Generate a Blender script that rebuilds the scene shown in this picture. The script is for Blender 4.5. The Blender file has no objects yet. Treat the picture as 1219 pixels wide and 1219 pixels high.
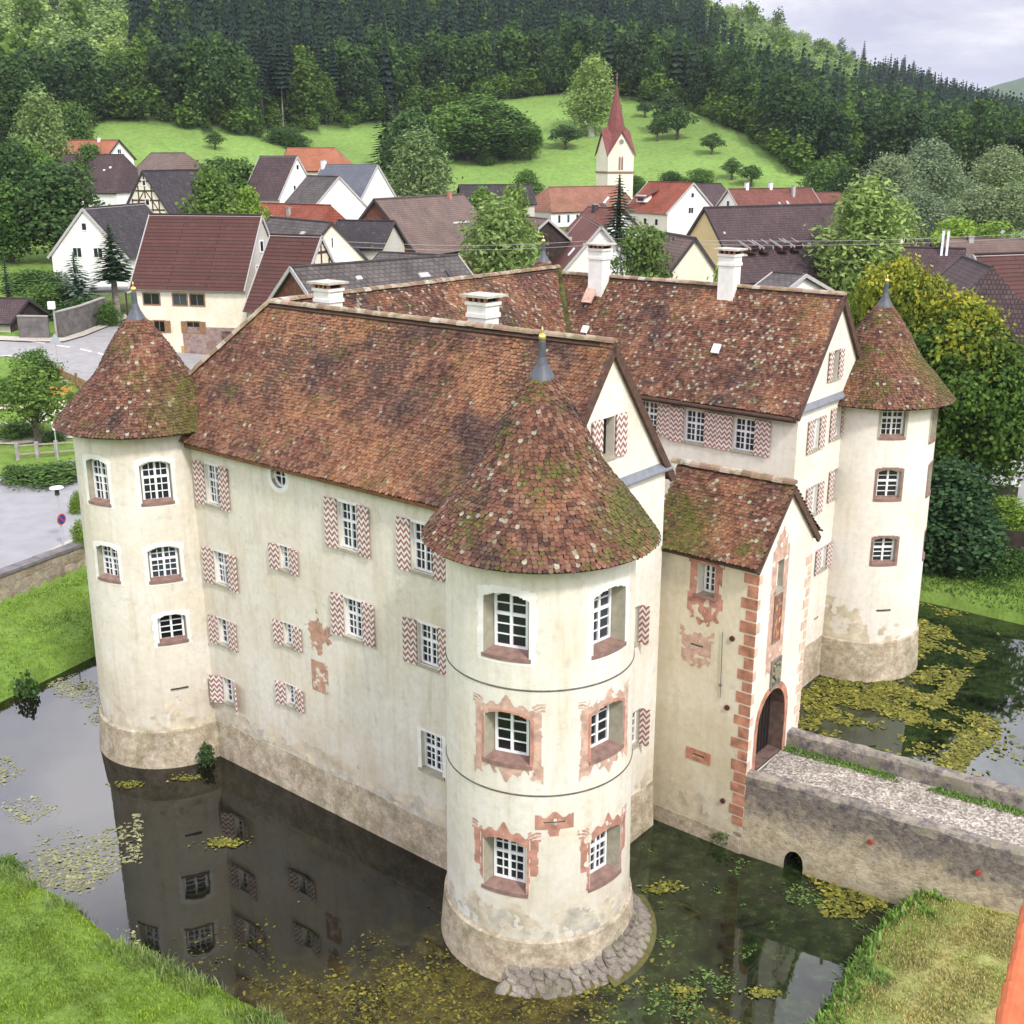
import bpy, bmesh, math, random
import numpy as np
from mathutils import Vector, noise as mnoise
random.seed(7)
RNG = np.random.default_rng(11)
SC = bpy.context.scene
COL = SC.collection
PI = math.pi

# ------------------------------------------------------------------ survey: the viewpoint, used to measure the place from the photograph
F, CC, YH, HC = 1358.0, 609.5, 187.0, 21.0
TH = math.atan((CC - YH) / F)
CT, ST = math.cos(TH), math.sin(TH)
U = np.array([-1760., 1422.]); U /= np.hypot(*U)
V = np.array([U[1], -U[0]])
def ray(px, py):
    a = (px - CC) / F; b = -(py - CC) / F
    return np.array([a, CT + b * ST, -ST + b * CT])
def at_z(px, py, z):
    r = ray(px, py); t = (z - HC) / r[2]
    return r * t + np.array([0, 0, HC])
def at_y(px, py, Y):
    r = ray(px, py); t = Y / r[1]
    return r * t + np.array([0, 0, HC])
def at_plane(px, py, n2, d):
    r = ray(px, py); t = d / (r[0] * n2[0] + r[1] * n2[1])
    return r * t + np.array([0, 0, HC])
def UV(u, v, z=0.0):
    p = u * U + v * V
    return np.array([p[0], p[1], z])
def at_tower(px, py, C, R):
    r = ray(px, py)
    a = r[0] ** 2 + r[1] ** 2; b = -2 * (r[0] * C[0] + r[1] * C[1]); c = C[0] ** 2 + C[1] ** 2 - R * R
    t = (-b - math.sqrt(max(b * b - 4 * a * c, 0))) / (2 * a)
    return r * t + np.array([0, 0, HC])

# ------------------------------------------------------------------ terrain
def sstep(a, b, x):
    t = np.clip((x - a) / (b - a), 0, 1)
    return t * t * (3 - 2 * t)
MOAT_UV = [(43.5, 26), (42.6, 22), (41.8, 18), (40.2, 15), (37, 13.9), (31.6, 13.7), (28, 14.2), (24.9, 14.1), (21.5, 14.7), (19.2, 14.9), (15, 15.2),
           (11.5, 16.8), (9.8, 19.5), (9.1, 23.2), (9.35, 26.5), (9.2, 29.9), (7.5, 33), (6.2, 40), (8, 50), (12.4, 53.6), (16.7, 53.6), (30, 52.5), (40, 52), (43, 46), (43.5, 35)]
MOAT = np.array([UV(*p)[:2] for p in MOAT_UV])
def moat_sd(x, y):
    """signed distance to the moat outline, negative inside"""
    x = np.asarray(x, float); y = np.asarray(y, float)
    d = np.full(x.shape, 1e9); ins = np.zeros(x.shape, bool)
    n = len(MOAT)
    for i in range(n):
        a = MOAT[i]; b = MOAT[(i + 1) % n]
        ex, ey = b - a
        t = np.clip(((x - a[0]) * ex + (y - a[1]) * ey) / (ex * ex + ey * ey), 0, 1)
        d = np.minimum(d, np.hypot(x - a[0] - t * ex, y - a[1] - t * ey))
        c = ((a[1] > y) != (b[1] > y)) & (x < (b[0] - a[0]) * (y - a[1]) / (b[1] - a[1] + 1e-12) + a[0])
        ins ^= c
    return np.where(ins, -d, d)
RW_A = np.array([-23.62, 49.0]); RW_D = np.array([2.45, 4.75]); RW_D /= np.hypot(*RW_D)
RW_N = np.array([-RW_D[1], RW_D[0]])      # points to the road side
QS = [-300, 0, 250, 350, 500, 800, 1000, 1219, 1600]
SL = [.08, .08, .075, .062, .052, .05, .042, .036, .036]
QE = [-300, 0, 60, 120, 180, 250, 300, 380, 480, 540, 620, 700, 800, 850, 900, 950, 1000, 1219, 1600]
EE = [0, 5, 14, 30, 34, 27, 25, 36, 50, 57, 66, 64, 58, 38, 12, -20, -36, -42, -42]
QK = [-300, 0, 150, 400, 700, 800, 830, 870, 910, 960, 1000, 1060, 1120, 1158, 1219, 1300, 1600]
EK = [250, 250, 260, 260, 240, 204, 189, 178, 165, 144, 125, 102, 80, 70, 50, 30, 5]
RK = [560, 560, 560, 600, 680, 720, 740, 780, 820, 870, 920, 1000, 1100, 1180, 1300, 1500, 1700]
def q_of(x, y):
    az = np.clip(np.arctan2(x, y), -0.75, 0.75)
    return CC + 1422.0 * np.tan(az)
def meadow_edge(q):
    s = np.interp(q, QS, SL); e = np.interp(q, QE, EE)
    zm = 1.8 + s * 175
    return (21 - zm + .25 * 240) / (.25 - e / 1422.0), zm
def zfun(x, y):
    x = np.asarray(x, float); y = np.asarray(y, float)
    q = q_of(x, y); r = np.hypot(x, y)
    s = np.interp(q, QS, SL)
    rf, zm = meadow_edge(q)
    zf = zm + .25 * (rf - 240)
    low = q > 940
    ek = np.interp(q, QK, EK); rk = np.interp(q, QK, RK)
    zk = 21 + ek / 1422 * rk - 17
    z = 1.8 + s * np.clip(r - 65, 0, 175) + .25 * np.clip(r - 240, 0, None) * (r < rf)
    t = np.clip((r - rf) / np.maximum(rk - rf, 1), 0, 1)
    zh = zf + (zk - zf) * (t * .8 + .2 * t * t)
    z = np.where(r >= rf, zh, z)
    # flat valley floor at the right until the wooded slope
    z = np.where(r > rk, np.maximum(zk - .22 * (r - rk), 12), z)
    ef = np.interp(q, [1080, 1140, 1165, 1219, 1300, 1600], [0, 62, 71, 84, 108, 130])
    hill = (21 + ef / 1422 * 2600) * np.exp(-((r - 2600) / 560.0) ** 2)
    z = np.maximum(z, np.where(ef > 0, hill, 0))
    z = z + sstep(80, 300, r) * (0.9 * np.sin(x * .045 + y * .02) + .6 * np.sin(x * .09 - y * .06 + 1.3))
    # around the moat
    sd = moat_sd(x, y)
    side = (x - RW_A[0]) * RW_N[0] + (y - RW_A[1]) * RW_N[1]
    near = .75 + .12 * np.clip(sd - 1.2, 0, 8)
    road = 2.35
    t = sstep(-.1, .3, side)
    rr = sstep(48, 75, r)
    zn = near * (1 - t) + road * t
    zn = zn * (1 - rr) + np.maximum(z, zn) * rr
    z = np.where(r < 76, zn, z)
    bank = -1.1 + (np.maximum(zn, .2) + 1.1) * sstep(-.75, .85, sd)
    z = np.where((sd < .85), bank, z)
    return z
def zf1(x, y): return float(zfun(np.array([x]), np.array([y]))[0])
def on_ground(px, py, r0=20.0, r1=900.0):
    r = ray(px, py); h = math.hypot(r[0], r[1])
    ts = np.linspace(r0 / h, r1 / h, 4000)
    x = r[0] * ts; y = r[1] * ts; z = HC + r[2] * ts
    d = z - zfun(x, y)
    i = int(np.argmax(d < 0))
    if not (d < 0).any(): i = len(ts) - 1
    return np.array([x[i], y[i], float(zfun(x[i:i + 1], y[i:i + 1])[0])])

# ------------------------------------------------------------------ mesh builder
class MB:
    def __init__(s): s.v = []; s.f = []; s.m = []; s.uv = []
    def add(s, vs, fs, m=0, uv=None):
        o = len(s.v)
        s.v += [tuple(float(c) for c in p) for p in vs]
        s.uv += (uv if uv else [(0., 0.)] * len(vs))
        s.f += [[i + o for i in f] for f in fs]
        s.m += ([m] * len(fs) if isinstance(m, int) else list(m))
    def hexa(s, p, m=0, uv=None):     # 4 bottom + 4 top
        s.add(p, [(3, 2, 1, 0), (4, 5, 6, 7), (0, 1, 5, 4), (1, 2, 6, 5), (2, 3, 7, 6), (3, 0, 4, 7)], m, uv)
    def obox(s, c, dx, dy, dz, m=0):  # centre and full edge vectors
        c = np.asarray(c, float); dx, dy, dz = (np.asarray(d, float) / 2 for d in (dx, dy, dz))
        s.hexa([c - dx - dy - dz, c + dx - dy - dz, c + dx + dy - dz, c - dx + dy - dz, c - dx - dy + dz, c + dx - dy + dz, c + dx + dy + dz, c - dx + dy + dz], m)
    def prism(s, poly, d, m=0):
        poly = [np.asarray(p, float) for p in poly]; d = np.asarray(d, float); n = len(poly)
        s.add(poly + [p + d for p in poly], [tuple(range(n))[::-1], tuple(range(n, 2 * n))] + [(i, (i + 1) % n, n + (i + 1) % n, n + i) for i in range(n)], m)
    def poly(s, pts, m=0, uv=None): s.add(pts, [tuple(range(len(pts)))], m, uv)
    def tube(s, pts, rs, n=8, m=0, cap=True):
        pts = [np.asarray(p, float) for p in pts]
        vs = []
        for i, p in enumerate(pts):
            d = pts[min(i + 1, len(pts) - 1)] - pts[max(i - 1, 0)]
            d = d / (np.linalg.norm(d) + 1e-9)
            a = np.cross(d, [0, 0, 1.0] if abs(d[2]) < .95 else [1.0, 0, 0]); a /= np.linalg.norm(a); b = np.cross(d, a)
            r = rs[i] if hasattr(rs, '__len__') else rs
            for k in range(n):
                t = 2 * PI * k / n
                vs.append(p + r * (math.cos(t) * a + math.sin(t) * b))
        fs = [(i * n + k, i * n + (k + 1) % n, (i + 1) * n + (k + 1) % n, (i + 1) * n + k) for i in range(len(pts) - 1) for k in range(n)]
        if cap: fs += [tuple(range(n))[::-1], tuple(range((len(pts) - 1) * n, len(pts) * n))]
        s.add(vs, fs, m)
    def lathe(s, C, prof, n=48, m=0, cap=True, a0=0., a1=2 * PI):
        full = abs(a1 - a0 - 2 * PI) < 1e-6
        k = n if full else n + 1
        vs = [(C[0] + r * math.cos(a0 + (a1 - a0) * j / n), C[1] + r * math.sin(a0 + (a1 - a0) * j / n), z) for r, z in prof for j in range(k)]
        fs = [(i * k + j, i * k + (j + 1) % k, (i + 1) * k + (j + 1) % k, (i + 1) * k + j) for i in range(len(prof) - 1) for j in range(n)]
        if cap and full: fs += [tuple(range(k))[::-1], tuple(range((len(prof) - 1) * k, len(prof) * k))]
        s.add(vs, fs, m)
    def ico(s, c, r, sc=(1, 1, 1), jit=0., m=0, sub=1):
        bm = bmesh.new(); bmesh.ops.create_icosphere(bm, subdivisions=sub, radius=1)
        vs = [np.array(c) + np.array(v.co) * np.array(sc) * r * (1 + random.uniform(-jit, jit)) for v in bm.verts]
        bm.verts.index_update()
        fs = [tuple(v.index for v in f.verts) for f in bm.faces]; bm.free(); s.add(vs, fs, m)
    def build(s, name, mats, parent=None, smooth=False, fix=True):
        return link_mesh(name, mesh_from(s, name, parent, fix, smooth), mats, parent)

def root_of(o):
    while o.parent: o = o.parent
    return o
def mesh_from(mb, name, parent=None, fix=True, smooth=False):
    off = np.array(root_of(parent).location) if parent else np.zeros(3)
    me = bpy.data.meshes.new(name)
    me.from_pydata([tuple(np.array(v) - off) for v in mb.v], [], mb.f)
    me.polygons.foreach_set('material_index', mb.m)
    if any(u != (0., 0.) for u in mb.uv):
        l = me.uv_layers.new(name='UVMap')
        idx = np.zeros(len(me.loops), int); me.loops.foreach_get('vertex_index', idx)
        l.data.foreach_set('uv', np.array(mb.uv)[idx].ravel())
    if fix:
        bm = bmesh.new(); bm.from_mesh(me); bmesh.ops.recalc_face_normals(bm, faces=bm.faces); bm.to_mesh(me); bm.free()
    if smooth: me.polygons.foreach_set('use_smooth', [True] * len(me.polygons))
    me.update()
    return me
def link_mesh(name, me, mats, parent=None):
    o = bpy.data.objects.new(name, me); COL.objects.link(o)
    if not isinstance(mats, (list, tuple)): mats = [mats]
    if len(me.materials) == 0:
        for m in mats: me.materials.append(m)
    if parent: o.parent = parent
    return o
def np_mesh(name, verts, faces, mat_idx=None, smooth=False, n=4):
    me = bpy.data.meshes.new(name)
    verts = np.asarray(verts, np.float32); faces = np.asarray(faces, np.int32)
    me.vertices.add(len(verts)); me.vertices.foreach_set('co', verts.ravel())
    me.loops.add(faces.size); me.loops.foreach_set('vertex_index', faces.ravel())
    me.polygons.add(len(faces)); me.polygons.foreach_set('loop_start', np.arange(0, faces.size, faces.shape[1]))
    if mat_idx is not None: me.polygons.foreach_set('material_index', mat_idx)
    if smooth: me.polygons.foreach_set('use_smooth', [True] * len(faces))
    me.update(calc_edges=True)
    return me
def tag(o, label=None, cat=None, group=None, kind=None):
    if label: o['label'] = label
    if cat: o['category'] = cat
    if group: o['group'] = group
    if kind: o['kind'] = kind
    return o
def thing(name, label, cat, loc=(0, 0, 0), group=None):
    o = bpy.data.objects.new(name, None); COL.objects.link(o); o.location = [float(c) for c in loc]
    o.empty_display_size = .3
    return tag(o, label, cat, group)

# ------------------------------------------------------------------ materials
def mat(name):
    m = bpy.data.materials.new(name); m.use_nodes = True
    nt = m.node_tree; nt.nodes.clear()
    out = nt.nodes.new('ShaderNodeOutputMaterial'); b = nt.nodes.new('ShaderNodeBsdfPrincipled')
    nt.links.new(b.outputs[0], out.inputs[0])
    return m, NT(nt, b, out)
class NT:
    def __init__(s, nt, b, out): s.nt = nt; s.b = b; s.out = out
    def n(s, t, **k):
        x = s.nt.nodes.new(t)
        for a, v in k.items(): setattr(x, a, v)
        return x
    def l(s, a, b): s.nt.links.new(a, b)
    def inp(s, sock, v):
        if hasattr(v, 'is_output') or isinstance(v, bpy.types.NodeSocket): s.l(v, sock)
        elif isinstance(v, (tuple, list)) and len(v) == 3 and sock.type == 'RGBA': sock.default_value = (*v, 1)
        else: sock.default_value = v
    def pos(s): return s.n('ShaderNodeNewGeometry').outputs['Position']
    def island(s): return s.n('ShaderNodeNewGeometry').outputs['Random Per Island']
    def uv(s): return s.n('ShaderNodeTexCoord').outputs['UV']
    def obj(s): return s.n('ShaderNodeTexCoord').outputs['Object']
    def scale(s, v, sc):
        x = s.n('ShaderNodeVectorMath', operation='MULTIPLY'); s.l(v, x.inputs[0]); x.inputs[1].default_value = sc if hasattr(sc, '__len__') else (sc,) * 3
        return x.outputs[0]
    def noise(s, v, sc, det=3., rough=.55, dist=0.):
        x = s.n('ShaderNodeTexNoise'); s.l(v, x.inputs['Vector']); x.inputs['Scale'].default_value = sc; x.inputs['Detail'].default_value = det
        x.inputs['Roughness'].default_value = rough; x.inputs['Distortion'].default_value = dist
        return x.outputs['Fac']
    def vor(s, v, sc, feat='F1', out='Distance'):
        x = s.n('ShaderNodeTexVoronoi', feature=feat); s.l(v, x.inputs['Vector']); x.inputs['Scale'].default_value = sc
        return x.outputs[out]
    def ramp(s, f, stops, interp='LINEAR'):
        x = s.n('ShaderNodeValToRGB'); x.color_ramp.interpolation = interp
        e = x.color_ramp.elements
        while len(e) < len(stops): e.new(.5)
        for i, (p, c) in enumerate(stops):
            e[i].position = p; c = (c, c, c) if not hasattr(c, '__len__') else c; e[i].color = (*c, 1)
        s.l(f, x.inputs[0]); return x.outputs[0]
    def mix(s, f, a, b, mode='MIX'):
        x = s.n('ShaderNodeMix', data_type='RGBA', blend_type=mode)
        s.inp(x.inputs[0], f); s.inp(x.inputs[6], a); s.inp(x.inputs[7], b); return x.outputs[2]
    def math(s, op, a, b=0., c=0.):
        x = s.n('ShaderNodeMath', operation=op); s.inp(x.inputs[0], a); s.inp(x.inputs[1], b); s.inp(x.inputs[2], c); return x.outputs[0]
    def sep(s, v):
        x = s.n('ShaderNodeSeparateXYZ'); s.l(v, x.inputs[0]); return x.outputs
    def set(s, col=None, rough=None, **k):
        if col is not None: s.inp(s.b.inputs['Base Color'], col)
        if rough is not None: s.inp(s.b.inputs['Roughness'], rough)
        for a, v in k.items(): s.inp(s.b.inputs[a.replace('_', ' ')], v)
    def bump(s, h, st=.3, d=.02):
        x = s.n('ShaderNodeBump'); x.inputs['Strength'].default_value = st; x.inputs['Distance'].default_value = d
        s.l(h, x.inputs['Height']); s.l(x.outputs[0], s.b.inputs['Normal'])

def flat(name, col, rough=.8, var=.12, sc=6., metal=0., spec=.3):
    m, t = mat(name); p = t.obj()
    f = t.noise(p, sc)
    t.set(t.mix(1., tuple(col), t.ramp(f, [(.25, 1 - var * 1.6), (.75, 1 + var)]), 'MULTIPLY'), rough, Metallic=metal)
    t.b.inputs['Specular IOR Level'].default_value = spec
    return m

def plaster(name, base, dirt=(.36, .29, .18), amount=.6, zlow=4.5):
    m, t = mat(name); p = t.pos()
    n1 = t.noise(p, .55, 5., .62); n2 = t.noise(t.scale(p, (2.4, 2.4, .24)), 1.2, 5., .68); n3 = t.noise(p, 5., 4.)
    col = t.mix(t.ramp(n1, [(.35, 0.), (.68, 1.)]), tuple(base), tuple(np.array(base) * np.array([.93, .89, .80])))
    streak = t.math('MULTIPLY', t.ramp(n2, [(.48, 0.), (.72, 1.)]), .5 * amount)
    col = t.mix(streak, col, tuple(np.array(dirt) * 1.25))
    z = t.sep(p)[2]
    lowm = t.math('SUBTRACT', 1., t.math('MULTIPLY', z, 1. / zlow))
    lowm = t.math('MULTIPLY', t.math('MAXIMUM', lowm, 0.), t.ramp(n1, [(.3, .1), (.65, 1.)]))
    col = t.mix(t.math('MULTIPLY', lowm, .85 * amount), col, tuple(dirt))
    spots = t.math('MULTIPLY', t.ramp(t.noise(p, 2.3, 6., .7, .4), [(.57, 0.), (.69, 1.)]), .42 * amount)
    col = t.mix(spots, col, (.36, .33, .27))
    col = t.mix(.5, col, t.mix(1., col, t.ramp(n3, [(.3, .86), (.7, 1.1)]), 'MULTIPLY'))
    t.set(col, .9); t.b.inputs['Specular IOR Level'].default_value = .15
    t.bump(t.noise(p, 9., 5.), .25, .03)
    return m

def stone(name, cols, sc=2.2, joints=.0, rough=.9, moss=.0, stretch=(1, 1, 1.6), cell=1.):
    m, t = mat(name); p = t.scale(t.pos(), stretch)
    v = t.n('ShaderNodeTexVoronoi'); t.l(p, v.inputs['Vector']); v.inputs['Scale'].default_value = sc
    c = t.ramp(t.sep(v.outputs['Color'])[0], [(0, cols[0]), (.5, cols[1]), (1, cols[2])])
    e = t.vor(p, sc, 'DISTANCE_TO_EDGE')
    n = t.noise(t.pos(), 3., 6., .7)
    c = t.mix(1. - cell, c, t.ramp(t.noise(t.pos(), 1.7, 6., .7), [(.32, cols[0]), (.5, cols[1]), (.68, cols[2])]))
    c = t.mix(1., c, t.ramp(n, [(.25, .55), (.75, 1.3)]), 'MULTIPLY')
    c = t.mix(1., c, t.ramp(t.noise(t.pos(), 11., 5., .7), [(.3, .7), (.7, 1.2)]), 'MULTIPLY')
    if joints: c = t.mix(t.math('MULTIPLY', t.ramp(e, [(0.0, 1.), (.07, 0.)]), joints), c, (.26, .23, .18))
    if moss: c = t.mix(t.math('MULTIPLY', t.ramp(t.noise(t.pos(), 1.1, 5., .7), [(.5, 0.), (.62, 1.)]), moss), c, (.10, .12, .03))
    t.set(c, rough); t.b.inputs['Specular IOR Level'].default_value = .2
    t.bump(t.mix(1 - .5 * cell, t.ramp(e, [(0, 0.), (.12, 1.)]), t.noise(t.pos(), 7., 6., .75)), .55, .05)
    return m

def tile_mat(name, hue=0., moss=.35, dark=0., lichen=.022, mossbox=None):
    """old clay tiles: every tile (mesh island) its own fired colour, with broad drifts of orange and soot and some moss"""
    m, t = mat(name); p = t.pos(); i = t.island()
    cA = [(0, (.050, .026, .024)), (.18, (.090, .040, .032)), (.4, (.165, .066, .045)), (.62, (.21, .084, .055)), (.8, (.24, .115, .076)), (1 - lichen, (.19, .125, .09)), (1 - lichen + .005, (.30, .23, .165)), (1, (.42, .36, .27))]
    cB = [(0, (.12, .055, .038)), (.25, (.24, .095, .052)), (.5, (.32, .135, .07)), (.75, (.36, .17, .09)), (1 - lichen * .6, (.24, .13, .085)), (1, (.40, .33, .23))]
    cD = [(0, (.034, .022, .023)), (.3, (.062, .034, .032)), (.6, (.10, .050, .044)), (.85, (.125, .070, .056)), (1 - lichen, (.12, .08, .065)), (1, (.33, .29, .22))]
    nb = t.noise(p, .33, 4., .6, .3)
    nb2 = t.noise(t.scale(p, (1., 1., 1.)), .42, 4., .6)
    off = t.math('ADD', nb, hue)
    ia = t.math('MULTIPLY_ADD', i, .82, .12)
    i = t.math('MAXIMUM', ia, t.math('MULTIPLY', t.math('GREATER_THAN', i, 1 - lichen), i))
    c = t.mix(t.ramp(off, [(.5, 0.), (.66, 1.)]), t.ramp(i, cA), t.ramp(i, cB))
    c = t.mix(t.ramp(t.math('ADD', nb2, dark), [(.52, 0.), (.66, .9)]), c, t.ramp(i, cD))
    st_ = t.noise(t.scale(p, (1.3, 1.3, .22)), 1.6, 4., .65)
    c = t.mix(1., c, t.ramp(st_, [(.3, .62), (.52, 1.), (.72, 1.22)]), 'MULTIPLY')
    if moss:
        nm = t.noise(p, .9, 5., .7)
        mk = t.math('MULTIPLY', t.ramp(nm, [(.6 - .16 * moss, 0.), (.72 - .16 * moss, 1.)]), t.ramp(t.math('FRACT', t.math('MULTIPLY', i, 17.3)), [(.35, 0.), (.6, .85)]))
        if mossbox:       # moss grows where the roof stays wet
            d = t.n('ShaderNodeVectorMath', operation='DISTANCE'); t.l(p, d.inputs[0]); d.inputs[1].default_value = mossbox[:3]
            mk = t.math('MAXIMUM', mk, t.math('MULTIPLY', t.ramp(t.math('ADD', t.math('DIVIDE', d.outputs['Value'], mossbox[3]), t.math('MULTIPLY', t.math('SUBTRACT', nm, .5), 1.2)), [(.55, 1.), (1., 0.)]), t.ramp(t.math('FRACT', t.math('MULTIPLY', i, 7.7)), [(.15, 0.), (.3, .9)])))
        c = t.mix(mk, c, t.ramp(t.noise(p, 6.), [(.3, (.055, .05, .012)), (.7, (.15, .14, .03))]))
    c = t.mix(1., c, t.ramp(t.noise(p, 14., 3.), [(.3, (.60, .65, .62)), (.7, (1.08, 1.16, 1.10))]), 'MULTIPLY')
    t.set(c, .85); t.b.inputs['Specular IOR Level'].default_value = .25
    t.bump(t.noise(p, 25., 3.), .3, .01)
    return m

def roof_mat(name, c0, c1, row=.36, wid=.26, worn=.25, joint=.45, rough=.8):
    """small far roofs: rows of tiles in the plane's own metres (UV)"""
    m, t = mat(name); uv = t.uv()
    b = t.n('ShaderNodeTexBrick'); t.l(uv, b.inputs['Vector']); b.inputs['Scale'].default_value = 1.
    b.inputs['Color1'].default_value = (*c0, 1); b.inputs['Color2'].default_value = (*c1, 1)
    b.inputs['Mortar'].default_value = tuple(np.array(c0) * (1 - joint)) + (1,)
    b.inputs['Mortar Size'].default_value = .045; b.inputs['Brick Width'].default_value = wid; b.inputs['Row Height'].default_value = row
    b.inputs['Mortar Smooth'].default_value = .3; b.inputs['Bias'].default_value = -.1
    p = t.pos(); n = t.noise(p, .5, 5., .65); n2 = t.noise(p, 2.2, 4.)
    c = t.mix(1., b.outputs['Color'], t.ramp(n, [(.25, 1 - worn * 1.4), (.75, 1 + worn)]), 'MULTIPLY')
    c = t.mix(t.math('MULTIPLY', t.ramp(n2, [(.58, 0.), (.72, 1.)]), worn), c, (.22, .20, .17))
    t.set(c, rough); t.b.inputs['Specular IOR Level'].default_value = .25
    t.bump(b.outputs['Fac'], .4, .03)
    return m

def foliage(name, a, b, c=None, trans=.25, vary=.35, tint=False):
    m, t = mat(name)
    i = t.island()
    col = t.ramp(i, [(0, a), (.7, b), (1, c or b)])
    if tint:
        at = t.n('ShaderNodeAttribute', attribute_name='tint'); r = at.outputs['Fac']
    else: r = t.n('ShaderNodeObjectInfo').outputs['Random']
    col = t.mix(1., col, t.ramp(r, [(0, (1 - vary, 1 - vary, 1 - vary * .6)), (1, (1 + vary, 1 + vary * .8, 1 - vary * .2))]), 'MULTIPLY')
    t.set(col, .75); t.b.inputs['Specular IOR Level'].default_value = .15
    tr = t.n('ShaderNodeBsdfTranslucent'); t.l(col, tr.inputs[0])
    mx = t.n('ShaderNodeMixShader'); mx.inputs[0].default_value = trans
    t.l(t.b.outputs[0], mx.inputs[1]); t.l(tr.outputs[0], mx.inputs[2]); t.l(mx.outputs[0], t.out.inputs[0])
    return m

M = {}
M['wall_sw'] = plaster('plaster_weathered', (.69, .645, .56), amount=.85)
M['wall_tower'] = plaster('plaster_tower', (.70, .668, .60), amount=.75, zlow=5.)
M['wall_white'] = plaster('plaster_white_lit', (.735, .70, .635), amount=.45, zlow=4.)  # whiter plaster; on the SE faces sunlight is put into the colour
M['wall_gate'] = plaster('plaster_gatehouse', (.68, .62, .49), amount=.8, zlow=5.)
M['plinth'] = stone('plinth_rubble', [(.33, .25, .16), (.47, .39, .28), (.56, .49, .38)], 3.2, .0, moss=.3, cell=.12)
M['tile_near'] = tile_mat('clay_tiles_wing', .055, .35, -.01)
M['tile_back'] = tile_mat('clay_tiles_court', .02, .3, .03, .1)
M['tile_tower'] = tile_mat('clay_tiles_tower', -.03, .75, -.01, .12)
M['ridge'] = None
def ridge_mat():
    m, t = mat('ridge_tiles'); i = t.island(); p = t.pos()
    c = t.ramp(i, [(0, (.20, .12, .08)), (.4, (.30, .20, .13)), (.7, (.38, .30, .22)), (1, (.45, .40, .33))])
    c = t.mix(t.ramp(t.noise(p, 3., 4.), [(.5, 0.), (.65, .8)]), c, (.14, .13, .05))
    t.set(c, .9); return m
M['ridge'] = ridge_mat()
M['lead'] = flat('lead_sheet', (.10, .105, .12), .55, .15, 4., .3)
M['gold'] = flat('gilded_metal', (.85, .60, .18), .3, .05, 5., .9)
M['wood_dark'] = flat('dark_timber', (.075, .042, .028), .75, .25, 8.)
M['wood_mid'] = flat('brown_boards', (.20, .095, .045), .75, .3, 8.)
M['frame'] = flat('white_window_paint', (.80, .80, .80), .5, .04)
M['glass'] = None
def glass_mat():
    m, t = mat('old_window_glass'); r = t.n('ShaderNodeObjectInfo').outputs['Random']
    c = t.ramp(r, [(0, (.008, .009, .012)), (.8, (.018, .02, .028)), (1, (.05, .06, .075))])
    t.set(c, .06); t.b.inputs['IOR'].default_value = 1.5
    return m
M['glass'] = glass_mat()
M['dark'] = flat('dark_interior', (.012, .010, .009), .9, .2)
M['sill'] = flat('red_sandstone', (.25, .155, .125), .85, .22, 5.)
M['reveal'] = flat('grey_green_stone', (.36, .33, .25), .85, .15, 5.)
M['white_band'] = flat('limewash_band', (.75, .73, .67), .9, .08, 3.)
M['paint_red'] = flat('faded_red_paint', (.47, .235, .175), .9, .3, 3.5)
M['paint_pale'] = flat('pale_worn_paint', (.55, .36, .28), .9, .25, 4.)
M['quoin'] = flat('painted_sandstone', (.46, .215, .14), .9, .34, 3.)
M['quoin_pale'] = flat('faded_pink_quoin', (.62, .45, .35), .9, .2, 3.)
def shutter_mat():
    m, t = mat('chevron_shutter'); u = t.sep(t.uv())
    zig = t.math('ABSOLUTE', t.math('SUBTRACT', t.math('FRACT', t.math('MULTIPLY', u[0], 2.)), .5))
    f = t.math('FRACT', t.math('ADD', t.math('MULTIPLY', u[1], 5.2), t.math('MULTIPLY', zig, 1.35)))
    c = t.mix(t.ramp(f, [(.49, 0.), (.51, 1.)]), (.69, .65, .58), (.31, .125, .115))
    c = t.mix(1., c, t.ramp(t.noise(t.pos(), 5., 4.), [(.3, .8), (.7, 1.1)]), 'MULTIPLY')
    t.set(c, .8); return m
M['shutter'] = shutter_mat()
SUN_E, SUN_A, EXPO, HAZE = 3.0, 8.0, .20, .00009
# ================================================================== CASTLE
def arch_outline(w, h, rise, n=8):
    """opening outline (s, t): sill at t = -h/2, crown at t = h/2, segmental arch of the given rise"""
    pts = [(-w / 2, -h / 2), (w / 2, -h / 2)]
    if rise <= 0: return pts + [(w / 2, h / 2), (-w / 2, h / 2)]
    R = (w * w / 4 + rise * rise) / (2 * rise); cy = h / 2 - R; a = math.asin(min(w / 2 / R, 1))
    return pts + [(R * math.sin(a - 2 * a * k / n), cy + R * math.cos(a - 2 * a * k / n)) for k in range(n + 1)]
Z3 = np.array([0, 0, 1.])
def ring_poly(mb, outer, inner, O, t, n, dep, m=0):
    """closed ring between two outlines (same count) given thickness dep along n, front at O plane"""
    k = len(outer)
    fr = [O + t * s + Z3 * z for s, z in outer] + [O + t * s + Z3 * z for s, z in inner]
    bk = [p - n * dep for p in fr]
    fs = []
    for i in range(k):
        j = (i + 1) % k
        fs += [(i, j, k + j, k + i), (2 * k + i, 3 * k + i, 3 * k + j, 2 * k + j), (i, 2 * k + i, 2 * k + j, j), (k + i, k + j, 3 * k + j, 3 * k + i)]
    mb.add(fr + bk, fs, m)
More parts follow.
